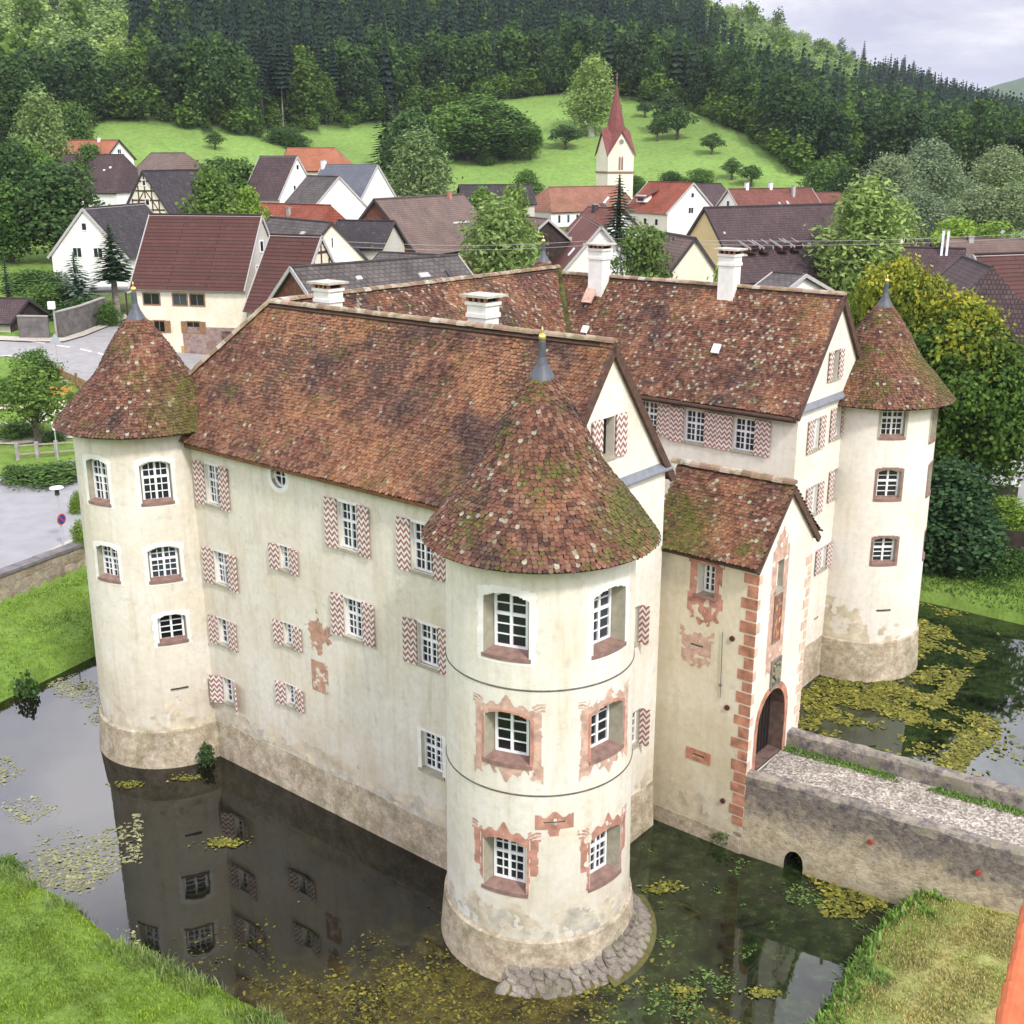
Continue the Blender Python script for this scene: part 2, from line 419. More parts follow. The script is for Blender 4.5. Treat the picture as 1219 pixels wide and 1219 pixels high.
def decal(mb, mask, O, t, n, s0, s1, z0, z1, c=.035, R=None, C=None, eps=.006, m=0):
    """thin painted skin on a wall, kept where mask(s, z) is true; R, C wrap it on a round tower (R is a function of height)"""
    ns = max(1, int((s1 - s0) / c)); nz = max(1, int((z1 - z0) / c))
    idx = {}
    vs = []; fs = []
    a0 = math.atan2(O[1] - C[1], O[0] - C[0]) if C is not None else 0
    sgn = 1
    if C is not None: sgn = 1 if (t[0] * -math.sin(a0) + t[1] * math.cos(a0)) > 0 else -1
    def vert(i, j):
        if (i, j) in idx: return idx[(i, j)]
        s = s0 + (s1 - s0) * i / ns; z = z0 + (z1 - z0) * j / nz
        if C is None: p = O + t * s + Z3 * z + n * eps
        else:
            zz = O[2] + z; r = R(zz); a = a0 + sgn * s / r
            p = np.array([C[0] + (r + eps) * math.cos(a), C[1] + (r + eps) * math.sin(a), zz])
        idx[(i, j)] = len(vs); vs.append(p); return idx[(i, j)]
    for i in range(ns):
        for j in range(nz):
            s = s0 + (s1 - s0) * (i + .5) / ns; z = z0 + (z1 - z0) * (j + .5) / nz
            if mask(s, z): fs.append((vert(i, j), vert(i + 1, j), vert(i + 1, j + 1), vert(i, j + 1)))
    if fs: mb.add(vs, fs, m)
def nz2(s, z, sc, seed=0.): return mnoise.noise(Vector((s * sc + seed * 7.1, z * sc - seed * 3.3, seed)))
def in_arch(s, z, w, h, rise):
    if abs(s) > w / 2 or z < -h / 2: return False
    if rise <= 0: return z <= h / 2
    R = (w * w / 4 + rise * rise) / (2 * rise)
    return z <= h / 2 - R + math.sqrt(max(R * R - s * s, 0))

CAST = thing('castle', 'white moated castle with three red-tiled wings around a court, conical corner towers and a gatehouse', 'castle', UV(26, 33.6, 0))

class Wall:
    """a solid wall body plus the openings cut out of it"""
    def __init__(s, name, mb, mats): s.name = name; s.mb = mb; s.mats = mats; s.cut = MB()
    def finish(s, smooth=False):
        me = mesh_from(s.mb, s.name, CAST)
        o = link_mesh(s.name, me, s.mats, CAST)
        if s.cut.v:
            cm = mesh_from(s.cut, 'cut', CAST); co = bpy.data.objects.new('cut', cm); COL.objects.link(co); co.parent = CAST
            for k in s.mats: cm.materials.append(k)
            b = o.modifiers.new('b', 'BOOLEAN'); b.operation = 'DIFFERENCE'; b.solver = 'EXACT'; b.object = co
            try: b.material_mode = 'INDEX'
            except Exception: pass
            bpy.context.view_layer.update()
            dg = bpy.context.evaluated_depsgraph_get()
            nm = bpy.data.meshes.new_from_object(o.evaluated_get(dg))
            o.modifiers.clear(); o.data = nm; bpy.data.objects.remove(co)
        return o

def window(wall, O, t, n, w, h, depth=.2, rise=0., splay=0., cols=4, rows=(2, 3), sill=None, shutters=0, swing=0.0, band=.0, open_dark=False, shut_w=None, reveal_m=0, sgap=.0, fw=.07, R=None, C=None, label=None):
    """one window: cuts its niche, adds pane (the window), frame, sill, shutters, band. O = centre on the wall surface"""
    O = np.asarray(O, float)
    wo, ho = w + 2 * splay, h + splay
    if wall is not None:
        inner = arch_outline(w, h, rise); outer = arch_outline(wo, ho, rise * wo / w)
        k = len(inner)
        dz = (ho - h) / 2
        out = .25 if C is not None else .1
        fr = [O + n * out + t * (s * (1 + splay * 2 / w * out / depth * .0)) + Z3 * z for s, z in outer]
        mid = [O + t * s + Z3 * z for s, z in outer]
        bk = [O - n * depth + t * s + Z3 * (z) for s, z in inner]
        vs = fr + mid + bk
        fs = [tuple(range(k)), tuple(range(2 * k, 3 * k))[::-1]]
        for a in range(2):
            for i in range(k): fs.append((a * k + i, a * k + (i + 1) % k, (a + 1) * k + (i + 1) % k, (a + 1) * k + i))
        wall.cut.add(vs, fs, reveal_m)
    P = O - n * (depth - .06)
    g = MB(); g.poly([P - n * .03 + t * s + Z3 * z for s, z in arch_outline(w * .99, h * .99, rise)])
    win = g.build('window', [M['dark'] if open_dark else M['glass']], CAST, fix=False)
    if label: win['label'] = label
    if not open_dark:
        f = MB()
        ring_poly(f, arch_outline(w, h, rise), arch_outline(w - 2 * fw, h - 2 * fw, rise * .9), P + n * .02, t, n, .05)
        iw, ih = w - 2 * fw, h - 2 * fw
        f.obox(P, t * .075, n * .05, Z3 * (h - .04 - (rise * .1)))
        split = None
        if len(rows) == 2:
            split = -h / 2 + fw + ih * rows[1] / (rows[0] + rows[1])
            f.obox(P + Z3 * split - n * .003, t * (w - .03), n * .045, Z3 * .085)
        tot = sum(rows); half = cols // 2
        for sd in (-1, 1):
            hw = iw / 2
            for c in range(1, half): f.obox(P + t * sd * (hw * c / half) - n * .006, t * .03, n * .03, Z3 * (h - 2 * fw - rise * .25 + .04))
        for rI in range(1, tot):
            zz = -h / 2 + fw + ih * rI / tot
            if split is not None and rI == rows[1]: continue
            f.obox(P + Z3 * zz - n * .009, t * (w - .05), n * .03, Z3 * .03)
        f.build('window_frame', M['frame'], win)
    if sill:
        s = MB()
        zb = -ho / 2
        if C is not None:   # curved sill following the tower
            a0 = math.atan2(O[1] - C[1], O[0] - C[0]); r = R(O[2] + zb); n_ = 10; top = []; hw = wo / 2 + .04
            for k in range(n_ + 1):
                x = -hw + 2 * hw * k / n_
                y = math.sqrt(max((r + .035) ** 2 - x * x, .1)) - math.sqrt(max(r * r, .1))
                top.append((x, y))
            pts = [O + t * x + n * y + Z3 * (zb + .03) for x, y in top] + [O + t * (hw * .98 * (w / wo)) - n * (depth - .04) + Z3 * (zb + .11), O - t * (hw * .98 * (w / wo)) - n * (depth - .04) + Z3 * (zb + .11)]
            s.prism(pts, (0, 0, -.105))
        else:
            s.obox(O + Z3 * (zb - .03) - n * (depth / 2 - .03), t * (wo + .14), n * (depth + .06), Z3 * .09)
        s.build('window_sill', M[sill], win)
    if band > 0:
        s = MB(); bw = band
        ow, oh = wo + 2 * bw, ho + 2 * bw
        decal(s, lambda a, b: in_arch(a, b, ow * (1 + .02 * nz2(a, b, 4, 1)), oh, rise) and not in_arch(a, b, wo - .02, ho - .02, rise * wo / w), O, t, n, -ow / 2 - .1, ow / 2 + .1, -oh / 2 - .03, oh / 2 + .03, .05 if C is None else .04, R, C, .005)
        s.build('painted_band', M['white_band'], win)
    for sd in ((-1, 1) if shutters == 2 else ((shutters,) if shutters else ())):
        s = MB(); sw = shut_w or w * .56; sh = h * 1.06
        # hinged on the jamb, folded back near the wall
        hin = O + t * sd * (wo / 2 + .015 + sgap) + n * .03
        ang = swing if not isinstance(swing, dict) else swing[sd]
        d = t * sd * math.cos(ang) + n * math.sin(ang); nn = n * math.cos(ang) - t * sd * math.sin(ang)
        p = [hin - Z3 * sh / 2, hin + d * sw - Z3 * sh / 2, hin + d * sw + nn * .045 - Z3 * sh / 2, hin + nn * .045 - Z3 * sh / 2]
        p = p + [q + Z3 * sh for q in p]
        k = sw / .42
        uvs = [(0, 0), (k, 0), (k, 0), (0, 0), (0, sh), (k, sh), (k, sh), (0, sh)]
        uvs = [(max(a, 1e-4), b / 1.0 + .0001) for a, b in uvs]
        s.hexa(p, 0, uvs)
        s.build('shutter', M['shutter'], win)
    return win

U3 = np.array([U[0], U[1], 0]); V3 = np.array([V[0], V[1], 0])
# ------------------------------------------------ wings: solid wall bodies
UL, VL, VN, VI, VO, UG, UR, UI = 34.65, 22.4, 28.45, 38.85, 44.9, 17.1, 17.75, 28.0
ZE, ZR = 12.0, 16.25
def gabled_body(mb, u0, v0, v1, zg=ZR):
    """wing body from the gable at u0 to the outer wall: one closed solid"""
    vm = (v0 + v1) / 2; ui = u0 + .6
    P = [UV(u0, v0, -1.2), UV(u0, v1, -1.2), UV(u0, v1, ZE), UV(u0, vm, zg - .12), UV(u0, v0, ZE), UV(ui, v0, ZE), UV(ui, v1, ZE), UV(ui, vm, zg - .12), UV(UL, v0, -1.2), UV(UL, v1, -1.2), UV(UL, v0, ZE), UV(UL, v1, ZE)]
    mb.add(P, [(0, 1, 2, 3, 4), (0, 4, 5, 10, 8), (1, 9, 11, 6, 2), (4, 3, 7, 5), (2, 6, 7, 3), (5, 7, 6), (5, 6, 11, 10), (8, 10, 11, 9), (0, 8, 9, 1)])
mb = MB(); gabled_body(mb, UG, VL, VN); W_NEAR = Wall('wing_wall', mb, [M['wall_sw'], M['reveal']])
mb = MB(); mb.prism([UV(UI, VN, -1.2), UV(UL, VN, -1.2), UV(UL, VI, -1.2), UV(UI, VI, -1.2)], (0, 0, ZE + 1.2)); W_BACK = Wall('wing_wall', mb, [M['wall_sw'], M['reveal']])
mb = MB(); gabled_body(mb, UR, VI, VO, 16.0)
W_RIGHT = Wall('wing_wall', mb, [M['wall_white'], M['reveal']])
mb = MB(); mb.prism([UV(17.4, VN + .01, -1.2), UV(17.4, VI - .01, -1.2), UV(17.9, VI - .01, -1.2), UV(17.9, VN + .01, -1.2)], (0, 0, 8.6)); mb.build('curtain_wall', M['wall_gate'], CAST)
# towers
def R_TOW(z): return float(np.interp(z, [0, 1.5, 10.8, 12.5], [2.62, 2.58, 2.46, 2.46]))
T_NEAR = np.array([0.74, 27.88]); T_LEFT = UV(34.6, 22.4)[:2]; T_RIGHT = np.array([14.98, 46.25]); T_BACK = UV(34.4, 45.0)[:2]
def tower_wall(C, m):
    mb = MB(); mb.lathe(C, [(2.64, -1.2), (2.62, 0), (2.58, 1.5), (2.46, 10.8), (2.46, 12.35)], 160)
    return Wall('tower_wall', mb, [m, M['reveal']])
TW_NEAR, TW_LEFT, TW_RIGHT, TW_BACK = (tower_wall(C, m) for C, m in ((T_NEAR, M['wall_tower']), (T_LEFT, M['wall_sw']), (T_RIGHT, M['wall_white']), (T_BACK, M['wall_sw'])))

# ------------------------------------------------ windows
tSW, nSW = -U3, -V3                       # long wall facing the viewer's left
tSE, nSE = V3, -U3                        # gable ends facing the bridge
def sw(px, py): return at_plane(px, py, V, VL)
def ge(px, py, u=UG): return at_plane(px, py, U, u)
def rc(px, py): return at_plane(px, py, V, VI)
big = dict(cols=4, rows=(2, 3), sill='reveal', band=.09, shut_w=.5)
# top storey
window(W_NEAR, sw(253.5, 577.5), tSW, nSW, .78, 1.42, shutters=2, swing=.06, **big)
window(W_NEAR, sw(415, 627), tSW, nSW, .88, 1.5, shutters=2, swing=.08, **big)
window(W_NEAR, sw(503, 653), tSW, nSW, .88, 1.5, shutters=2, swing=.05, **big)
window(W_NEAR, sw(264, 677), tSW, nSW, .78, 1.22, shutters=2, swing=.08, **big)
window(W_NEAR, sw(339.5, 665), tSW, nSW, .5, .82, cols=2, rows=(4,), sill='reveal', shutters=2, swing=.1, band=.08, shut_w=.42)
window(W_NEAR, sw(421.5, 737), tSW, nSW, .86, 1.32, shutters=2, swing=.06, **big)
window(W_NEAR, sw(510.5, 769), tSW, nSW, .86, 1.34, shutters=2, swing=.12, **big)
window(W_NEAR, sw(267, 753), tSW, nSW, .62, .98, shutters=2, swing=.06, cols=2, rows=(4,), sill='reveal', band=.08, shut_w=.42)
window(W_NEAR, sw(344, 756), tSW, nSW, .5, .78, cols=2, rows=(4,), sill='reveal', shutters=2, swing=.08, band=.08, shut_w=.42)
window(W_NEAR, sw(273, 823.5), tSW, nSW, .62, .98, shutters=2, swing={-1: .42, 1: .5}, cols=2, rows=(4,), sill='reveal', band=.08, shut_w=.5)
window(W_NEAR, sw(347, 828.5), tSW, nSW, .5, .76, cols=2, rows=(4,), sill='reveal', shutters=2, swing=.12, band=.08, shut_w=.42)
window(W_NEAR, sw(514, 897), tSW, nSW, .92, 1.3, depth=.26, cols=4, rows=(2, 3), band=.12, sill='reveal')
# round window under the eaves
def round_window(wall, O, t, n, r):
    k = 20; circ = lambda q: [(q * math.cos(2 * PI * i / k), q * math.sin(2 * PI * i / k)) for i in range(k)]
    wall.cut.prism([O + n * .1 + t * a + Z3 * b for a, b in circ(r)], -n * .32, 1)
    g = MB(); g.poly([O - n * .19 + t * a + Z3 * b for a, b in circ(r * .98)])
    w = g.build('window', [M['glass']], CAST, fix=False); w['label'] = 'round window under the eaves of the long wing'
    f = MB(); ring_poly(f, circ(r * .99), circ(r * .8), O - n * .13, t, n, .05)
    f.obox(O - n * .15, t * .04, n * .04, Z3 * 1.8 * r); f.obox(O - n * .153, t * 1.8 * r, n * .034, Z3 * .04)
    f.build('window_frame', M['frame'], w)
    s = MB(); ring_poly(s, circ(r * 1.45), circ(r * 1.0), O + n * .006, t, n, .012); s.build('painted_band', M['white_band'], w)
round_window(W_NEAR, sw(331, 568), tSW, nSW, .36)
# near gable
window(W_NEAR, ge(723.5, 521), tSE, nSE, .62, 1.12, depth=.3, open_dark=True, shutters=2, swing=.05, sill='reveal', shut_w=.5, label='dark open attic window in the near gable')
for p in ((754, 746), (755, 868)): window(W_NEAR, ge(*p), tSE, nSE, .55, 1.2, shutters=1, swing=1.38, cols=2, rows=(4,), sill='reveal', shut_w=.32)
# right wing, court side
for p in ((771, 496), (826.5, 508), (885.5, 518)): window(W_RIGHT, rc(*p), tSW, nSW, .92, 1.3, shutters=2, swing=.05, cols=4, rows=(2, 3), sill='reveal', shut_w=.66)
# right gable
gr = lambda px, py: ge(px, py, UR)
window(W_RIGHT, gr(994, 434), tSE, nSE, .56, 1.1, depth=.3, open_dark=True, shutters=2, swing=.04, sill='reveal', shut_w=.36, label='dark open attic window in the far gable')
for p in ((970.5, 517), (997, 502.5)): window(W_RIGHT, gr(*p), tSE, nSE, .62, 1.22, shutters=2, swing=.04, cols=2, rows=(2, 3), sill='reveal', shut_w=.42)
for p in ((968, 595.5), (994.5, 575)): window(W_RIGHT, gr(*p), tSE, nSE, .62, 1.22, shutters=2, swing=.04, cols=2, rows=(2, 3), sill='reveal', shut_w=.42)
window(W_RIGHT, gr(979, 664.5), tSE, nSE, .62, 1.0, shutters=2, swing=.04, cols=2, rows=(2, 3), sill='reveal', shut_w=.42)
def slit(wall, O, t, n, w=.62, h=.1):
    wall.cut.obox(O - n * .1, t * w, n * .5, Z3 * h, 1)
    g = MB(); g.obox(O - n * .31, t * w * .98, n * .05, Z3 * h * .95); s = g.build('arrow_slit', M['dark'], CAST)
    return s
slit(W_RIGHT, gr(971.5, 736), tSE, nSE, .4, .09)
# towers
def tow(C, wallobj, px, py, w, h, **k):
    O = at_tower(px, py, C, R_TOW(8)); O = at_tower(px, py, C, R_TOW(O[2]))
    n = np.array([O[0] - C[0], O[1] - C[1], 0]); n /= np.linalg.norm(n); t = np.cross(n, Z3) * -1
    # push to mean of chord so that the niche mouth lies on the wall
    return window(wallobj, O, t, n, w, h, R=R_TOW, C=C, **k), O, t, n
nt = dict(depth=.5, rise=.12, splay=.17, cols=2, rows=(2, 3), sill='sill', reveal_m=1)
TN = []
for (p, w, h, red) in (((601, 745), .90, 1.52, 0), ((728.5, 737), .90, 1.52, 0), ((602.5, 879), .92, 1.28, 1), ((725.5, 868), .92, 1.28, 1), ((599.5, 1030), .90, 1.42, 2), ((723, 1018), .90, 1.42, 2)):
    k = dict(nt)
    if red == 1: k['rows'] = (4,)
    if red == 2: k['cols'] = 4
    wn, O, t, n = tow(T_NEAR, TW_NEAR, *p, w, h, band=(.17 if not red else 0), **k)
    if red:
        wo, ho = w + .34, h + .17
        s = MB()
        sd = O[0]
        def mask(a, b, full=(red == 1), seed=O[0] * 3):
            if in_arch(a, b, wo - .02, ho - .02, .16): return False
            e = nz2(a, b, 5., seed); wear = nz2(a, b, 2.2, seed + 4)
            if wear < (-.62 if full else -.55): return False
            A = abs(a)
            if A < wo / 2 + .07 + .05 * e and -ho / 2 - .02 < b < ho / 2 + .09: return True                      # inner border
            if wo / 2 + .10 < A < wo / 2 + .28 + .03 * e and (-ho / 2 - .35 if full else -.2) < b < ho / 2 + .05: return e > -.6   # pilasters
            if wo / 2 + .02 < A < wo / 2 + .36 and ho / 2 + .02 < b < ho / 2 + .28: return (a * a * 9 + b * 5) % .5 < .3 and e > -.3   # capitals
            cr = ho / 2 + .16 + .24 * math.exp(-(a / .2) ** 2) + .07 * math.cos(a * 16)
            if A < wo / 2 + .05 and ho / 2 - .1 < b < cr: return e > -.5
            if full:
                ap = -ho / 2 - .30 - .12 * math.cos(a * 7) - .08 * math.cos(a * 19)
                if A < wo / 2 + .34 and ap < b < -ho / 2 + .0: return e > -.45
            return False
        decal(s, mask, O, t, n, -wo / 2 - .42, wo / 2 + .42, -ho / 2 - .62, ho / 2 + .5, .03, R_TOW, T_NEAR, .006)
        s.build('painted_surround', M['paint_red'] if red == 2 else M['paint_pale'], wn)
        if red == 1:
            s = MB(); decal(s, lambda a, b, sd=O[0]: not in_arch(a, b, wo - .02, ho - .02, .16) and in_arch(a, b, wo + .16 + .06 * nz2(a, b, 6, sd), ho + .12, .2) and nz2(a, b, 3, sd + 2) > -.3, O, t, n, -wo / 2 - .2, wo / 2 + .2, -ho / 2 - .1, ho / 2 + .2, .03, R_TOW, T_NEAR, .011)
            s.build('painted_border', M['paint_red'], wn)
# slit with painted frame on the near tower
O = at_tower(660.5, 980, T_NEAR, R_TOW(3)); n = np.array([O[0] - T_NEAR[0], O[1] - T_NEAR[1], 0]); n /= np.linalg.norm(n); t = -np.cross(n, Z3)
sl = slit(TW_NEAR, O, t, n, .58, .06)
s = MB()
def mk(a, b):
    if abs(a) < .3 and abs(b) < .035: return False
    e = nz2(a, b, 6, 3)
    if abs(a) < .5 and -.2 < b < .18 + .06 * math.cos(a * 14) + .08 * math.exp(-(a / .2) ** 2): return e > -.34
    return abs(a + .02) < .12 + .25 * max(b + .36, 0) and -.38 < b < -.2 and e > -.3
decal(s, mk, O, t, n, -.56, .56, -.42, .34, .028, R_TOW, T_NEAR, .006); s.build('painted_surround', M['paint_red'], sl)
lt = dict(depth=.34, rise=.12, splay=.06, cols=4, rows=(2, 3), sill='sill', reveal_m=1, band=.15)
for (p, w, h) in (((115, 573), .86, 1.5), ((186, 574), .90, 1.42), ((127, 670), .86, 1.2), ((196, 671), .94, 1.2), ((205, 748), .86, 1.0)):
    k = dict(lt)
    if p == (205, 748): k.update(cols=2, rows=(4,))
    tow(T_LEFT, TW_LEFT, *p, w, h, **k)
rt = dict(depth=.32, rise=.1, splay=.03, cols=2, rows=(2, 3), sill='sill', reveal_m=1, band=.0)
for (p, w, h) in (((1064, 502), .90, 1.28), ((1058.5, 577), .90, 1.22), ((1053.5, 656), .90, 1.12), ((1113, 505), .86, 1.3), ((1108, 569), .86, 1.3), ((1102, 645), .86, 1.2)):
    k = dict(rt)
    if p[1] < 510: k.update(rise=0, cols=4)
    wn, O, t, n = tow(T_RIGHT, TW_RIGHT, *p, w, h, **k)
    s = MB(); ri = k['rise']; wo, ho = w + .06, h + .03
    decal(s, lambda a, b: in_arch(a, b, wo + .24, ho + .2, ri) and not in_arch(a, b, wo - .02, ho - .02, ri), O, t, n, -wo / 2 - .14, wo / 2 + .14, -ho / 2 - .12, ho / 2 + .12, .035, R_TOW, T_RIGHT, .012)
    s.build('stone_surround', M['sill'] if p[1] > 510 else M['reveal'], wn)
for C, wl, p, w in ((T_LEFT, TW_LEFT, (214, 820), .62), (T_RIGHT, TW_RIGHT, (1052, 727), .62)):
    O = at_tower(*p, C, R_TOW(3)); n = np.array([O[0] - C[0], O[1] - C[1], 0]); n /= np.linalg.norm(n); slit(wl, O, -np.cross(n, Z3), n, w, .1)

# ------------------------------------------------ gatehouse
GU, GV0, GV1, GE_, GR_ = 14.0, 28.8, 32.4, 9.75, 11.75
mb = MB(); gm = (GV0 + GV1) / 2 - .05
mb.prism([UV(GU, GV0, -1.2), UV(GU, GV1, -1.2), UV(GU, GV1, GE_), UV(GU, gm, GR_ - .12), UV(GU, GV0, GE_)], U3 * 3.45)
W_GATE = Wall('gatehouse_wall', mb, [M['wall_gate'], M['reveal'], M['wall_white'], flat('gate_jamb', (.15, .095, .075), .9, .3, 4.)])
gs = lambda px, py: at_plane(px, py, V, GV0)
gf = lambda px, py: at_plane(px, py, U, GU)
O = gs(840.5, 691); w_, h_ = .42, .92
wn = window(W_GATE, O, tSW, nSW, w_ + .0, h_, depth=.34, splay=.1, cols=2, rows=(4,), sill='sill', reveal_m=1)
s = MB()
def mk(a, b):
    if abs(a) < .31 and -.5 < b < .5: return False
    e = nz2(a, b, 5, 9); A = abs(a)
    if nz2(a, b, 2.5, 12) < -.45: return False
    if A < .55 and -.62 < b < .6: return e > -.42 or A < .4
    if A < .62 + .03 * e and .48 < b < .7 + .1 * math.cos(a * 9) + .16 * math.exp(-(a / .13) ** 2): return e > -.3
    if A < .62 and -.82 < b < -.5: return True
    if A < .6 and b < -.7: return b > -1.12 - .32 * math.cos(a * 2.6) + .08 * math.cos(a * 20) and (e > -.12)
    return False
decal(s, mk, O, tSW, nSW, -.7, .7, -1.6, 1.05, .03); s.build('painted_surround', M['paint_red'], wn)
O = gs(829, 768); sl = slit(W_GATE, O, tSW, nSW, .46, .07); s = MB()
def mk(a, b):
    if abs(a) < .24 and abs(b) < .04: return False
    e = nz2(a, b, 6, 15); A = abs(a)
    if A < .52 and -.3 < b < .26: return e > -.38
    if A < .6 and .2 < b < .44 + .12 * math.cos(a * 11): return e > -.1
    if A < .52 and b < -.2: return b > -.52 - .22 * math.cos(a * 3) + .05 * math.cos(a * 23) and e > -.16
    return False
decal(s, mk, O, tSW, nSW, -.64, .64, -.85, .6, .03); s.build('painted_surround', M['paint_pale'], sl)
O = gs(831.5, 899.5); sl = slit(W_GATE, O, tSW, nSW, .42, .07)
s = MB(); ring_poly(s, [(-.44, -.2), (.44, -.2), (.44, .2), (-.44, .2)], [(-.21, -.04), (.21, -.04), (.21, .04), (-.21, .04)], O + nSW * .02, tSW, nSW, .06); s.build('stone_frame', M['quoin'], sl)
# gate
O = gf(917.5, 903); ZD = 2.62; gc = 30.32
gout = [(-.95, 0), (.95, 0)] + [(.95 * math.cos(a) if a < PI / 2 else .95 * math.cos(a), 1.25 + 1.25 * math.sin(a) ** .85) for a in np.linspace(0, PI, 13)]
gout = [(s, z) for s, z in gout]
base = UV(GU, gc, ZD)
W_GATE.cut.prism([base + tSE * s + Z3 * z + nSE * .2 for s, z in gout], -nSE * .92, 3)
g = MB(); g.prism([base + tSE * s + Z3 * z - nSE * .5 for s, z in gout], -nSE * .1, 0)
for k in range(-4, 5): g.obox(base + tSE * k * .21 + Z3 * 1.0 - nSE * .49, tSE * .02, nSE * .02, Z3 * 2.0, 1)
gate = g.build('gate_door', [flat('gate_oak', (.022, .013, .011), .8, .3, 6.), M['dark']], CAST)
s = MB(); go2 = [(a * 1.2, b * 1.09 if b > 0 else 0) for a, b in gout]
ring_poly(s, go2, gout, base + nSE * .012, tSE, nSE, .03); s.build('gate_arch', M['quoin'], gate)
s = MB(); ring_poly(s, [(-.34, -.5), (.34, -.5), (.34, .5), (-.34, .5)], [(-.26, -.42), (.26, -.42), (.26, .42), (-.26, .42)], gf(922.5, 801) + nSE * .05, tSE, nSE, .09, 0)
s.obox(gf(922.5, 801) + nSE * .0, tSE * .52, nSE * .06, Z3 * .84, 1)
c0 = gf(922.5, 801) + nSE * .04
shd = [(-.16, .2), (.16, .2), (.16, -.05), (0, -.25), (-.16, -.05)]
s.prism([c0 + tSE * a + Z3 * b for a, b in shd], nSE * .05, 2)
for a, b in ((-.17, .3), (.17, .3), (0, .33), (-.21, -.2), (.21, -.2), (-.21, .05), (.21, .05)): s.ico(c0 + tSE * a + Z3 * b, .075, (1, 1, 1), .25, 2)
s.build('coat_of_arms', [flat('grey_carved_stone', (.20, .19, .16), .9, .3, 6.), flat('carved_ground', (.14, .13, .10), .9, .3), flat('carved_relief', (.26, .23, .15), .9, .3, 9.)], CAST)
# painted panel with window and picture over the gate
O = gf(928.5, 684)
wn = window(W_GATE, O, tSE, nSE, .46, .92, depth=.26, cols=2, rows=(4,), sill='reveal', reveal_m=1)
s = MB()
def mk(a, b):
    e = nz2(a, b, 4, 21); A = abs(a)
    if A < .24 and abs(b) < .48: return False
    if A < .26 and -2.2 < b < -.6: return False
    if A < .56 and -2.75 < b < .85: return e > -.45
    if b >= .85: return A < .5 - .35 * (b - .85) / .6 + .06 * math.cos(b * 16) and b < 1.5 and e > -.2
    if b < -2.7: return A < .5 and b > -3.25 - .12 * math.cos(a * 9) and e > -.25
    return False
decal(s, mk, O, tSE, nSE, -.66, .66, -3.5, 1.55, .035); s.build('painted_surround', M['paint_pale'], wn)
s = MB(); c0 = O - Z3 * 1.4
ring_poly(s, [(-.26, -.8), (.26, -.8), (.26, .78), (-.26, .78)], [(-.21, -.74), (.21, -.74), (.21, .72), (-.21, .72)], c0 + nSE * .04, tSE, nSE, .06, 0)
s.obox(c0 + nSE * .002, tSE * .42, nSE * .03, Z3 * 1.46, 1)
for q in range(26):
    a, b = random.uniform(-.17, .17), random.uniform(-.65, .6)
    s.obox(c0 + nSE * (.02 + q * .0006) + tSE * a + Z3 * b, tSE * random.uniform(.03, .12), nSE * .004, (Z3 + tSE * random.uniform(-.5, .5)) * random.uniform(.06, .2), 2 + q % 3)
s.build('painting', [M['sill'], flat('picture_ground', (.33, .12, .07), .8, .3, 8), flat('picture_pink', (.48, .25, .18), .8, .3), flat('picture_blue', (.20, .17, .18), .8, .2), flat('picture_ochre', (.45, .30, .12), .8, .2)], CAST)
# quoins
s = MB(); z = .95; k = 0
while z < 9.1:
    hgt = .30 + .03 * (k % 3)
    a = (.52 if k % 2 else .34) + random.uniform(-.05, .05); b = (.2 if k % 2 else .34) + random.uniform(-.04, .04)
    c0 = UV(GU, GV0, z)
    s.hexa([c0 + nSE * .012 + nSW * .012, c0 + U3 * a + nSW * .012, c0 + U3 * a + V3 * .004, c0 + nSE * .012 + V3 * .004] + [p + Z3 * hgt for p in [c0 + nSE * .012 + nSW * .012, c0 + U3 * a + nSW * .012, c0 + U3 * a + V3 * .004, c0 + nSE * .012 + V3 * .004]])
    if k % 2: s.obox(c0 + V3 * (b / 2 + .004) + nSE * .006 + Z3 * hgt / 2, V3 * b, U3 * .024, Z3 * (hgt - .02), 1)
    z += hgt + .055; k += 1
s.build('corner_stones', [M['quoin'], M['quoin_pale']], CAST)
s = MB(); z = 3.2; k = 0
while z < 9.1:
    hgt = .3; a = (.4 if k % 2 else .22) + random.uniform(-.04, .04)
    s.obox(UV(GU, GV1 - a / 2 + .01, z + hgt / 2) + nSE * .006, V3 * a, U3 * .024, Z3 * hgt); z += hgt + .07; k += 1
s.build('corner_stones', M['quoin_pale'], CAST)
# wall ties and a rainwater rod on the gatehouse flank
s = MB()
for p in ((872, 760), (866, 842), (861, 953)): q = gs(*p); s.tube([q, q + nSW * .06], .085, 10)
s.build('wall_tie', flat('rusty_iron', (.10, .03, .022), .8, .3), CAST)
s = MB(); q = gs(861, 752); q2 = gs(858, 830); s.tube([q + nSW * .04, q2 + nSW * .04], .011, 6); s.ico(gs(858.5, 815) + nSW * .05, .05, m=0); s.build('iron_rod', M['lead'], CAST)

for wl in (W_NEAR, W_BACK, W_RIGHT, TW_NEAR, TW_LEFT, TW_RIGHT, TW_BACK, W_GATE): wl.obj = wl.finish()
# the gatehouse front and the gables are whiter than the flanks: light from the SE put into their colour
for wl, k in ((W_GATE, 2),):
    for p in wl.obj.data.polygons:
        if p.normal.dot(Vector(nSE)) > .95: p.material_index = k
W_NEAR.obj.data.materials.append(M['wall_white'])
for p in W_NEAR.obj.data.polygons:
    if p.normal.dot(Vector(nSE)) > .95: p.material_index = 2

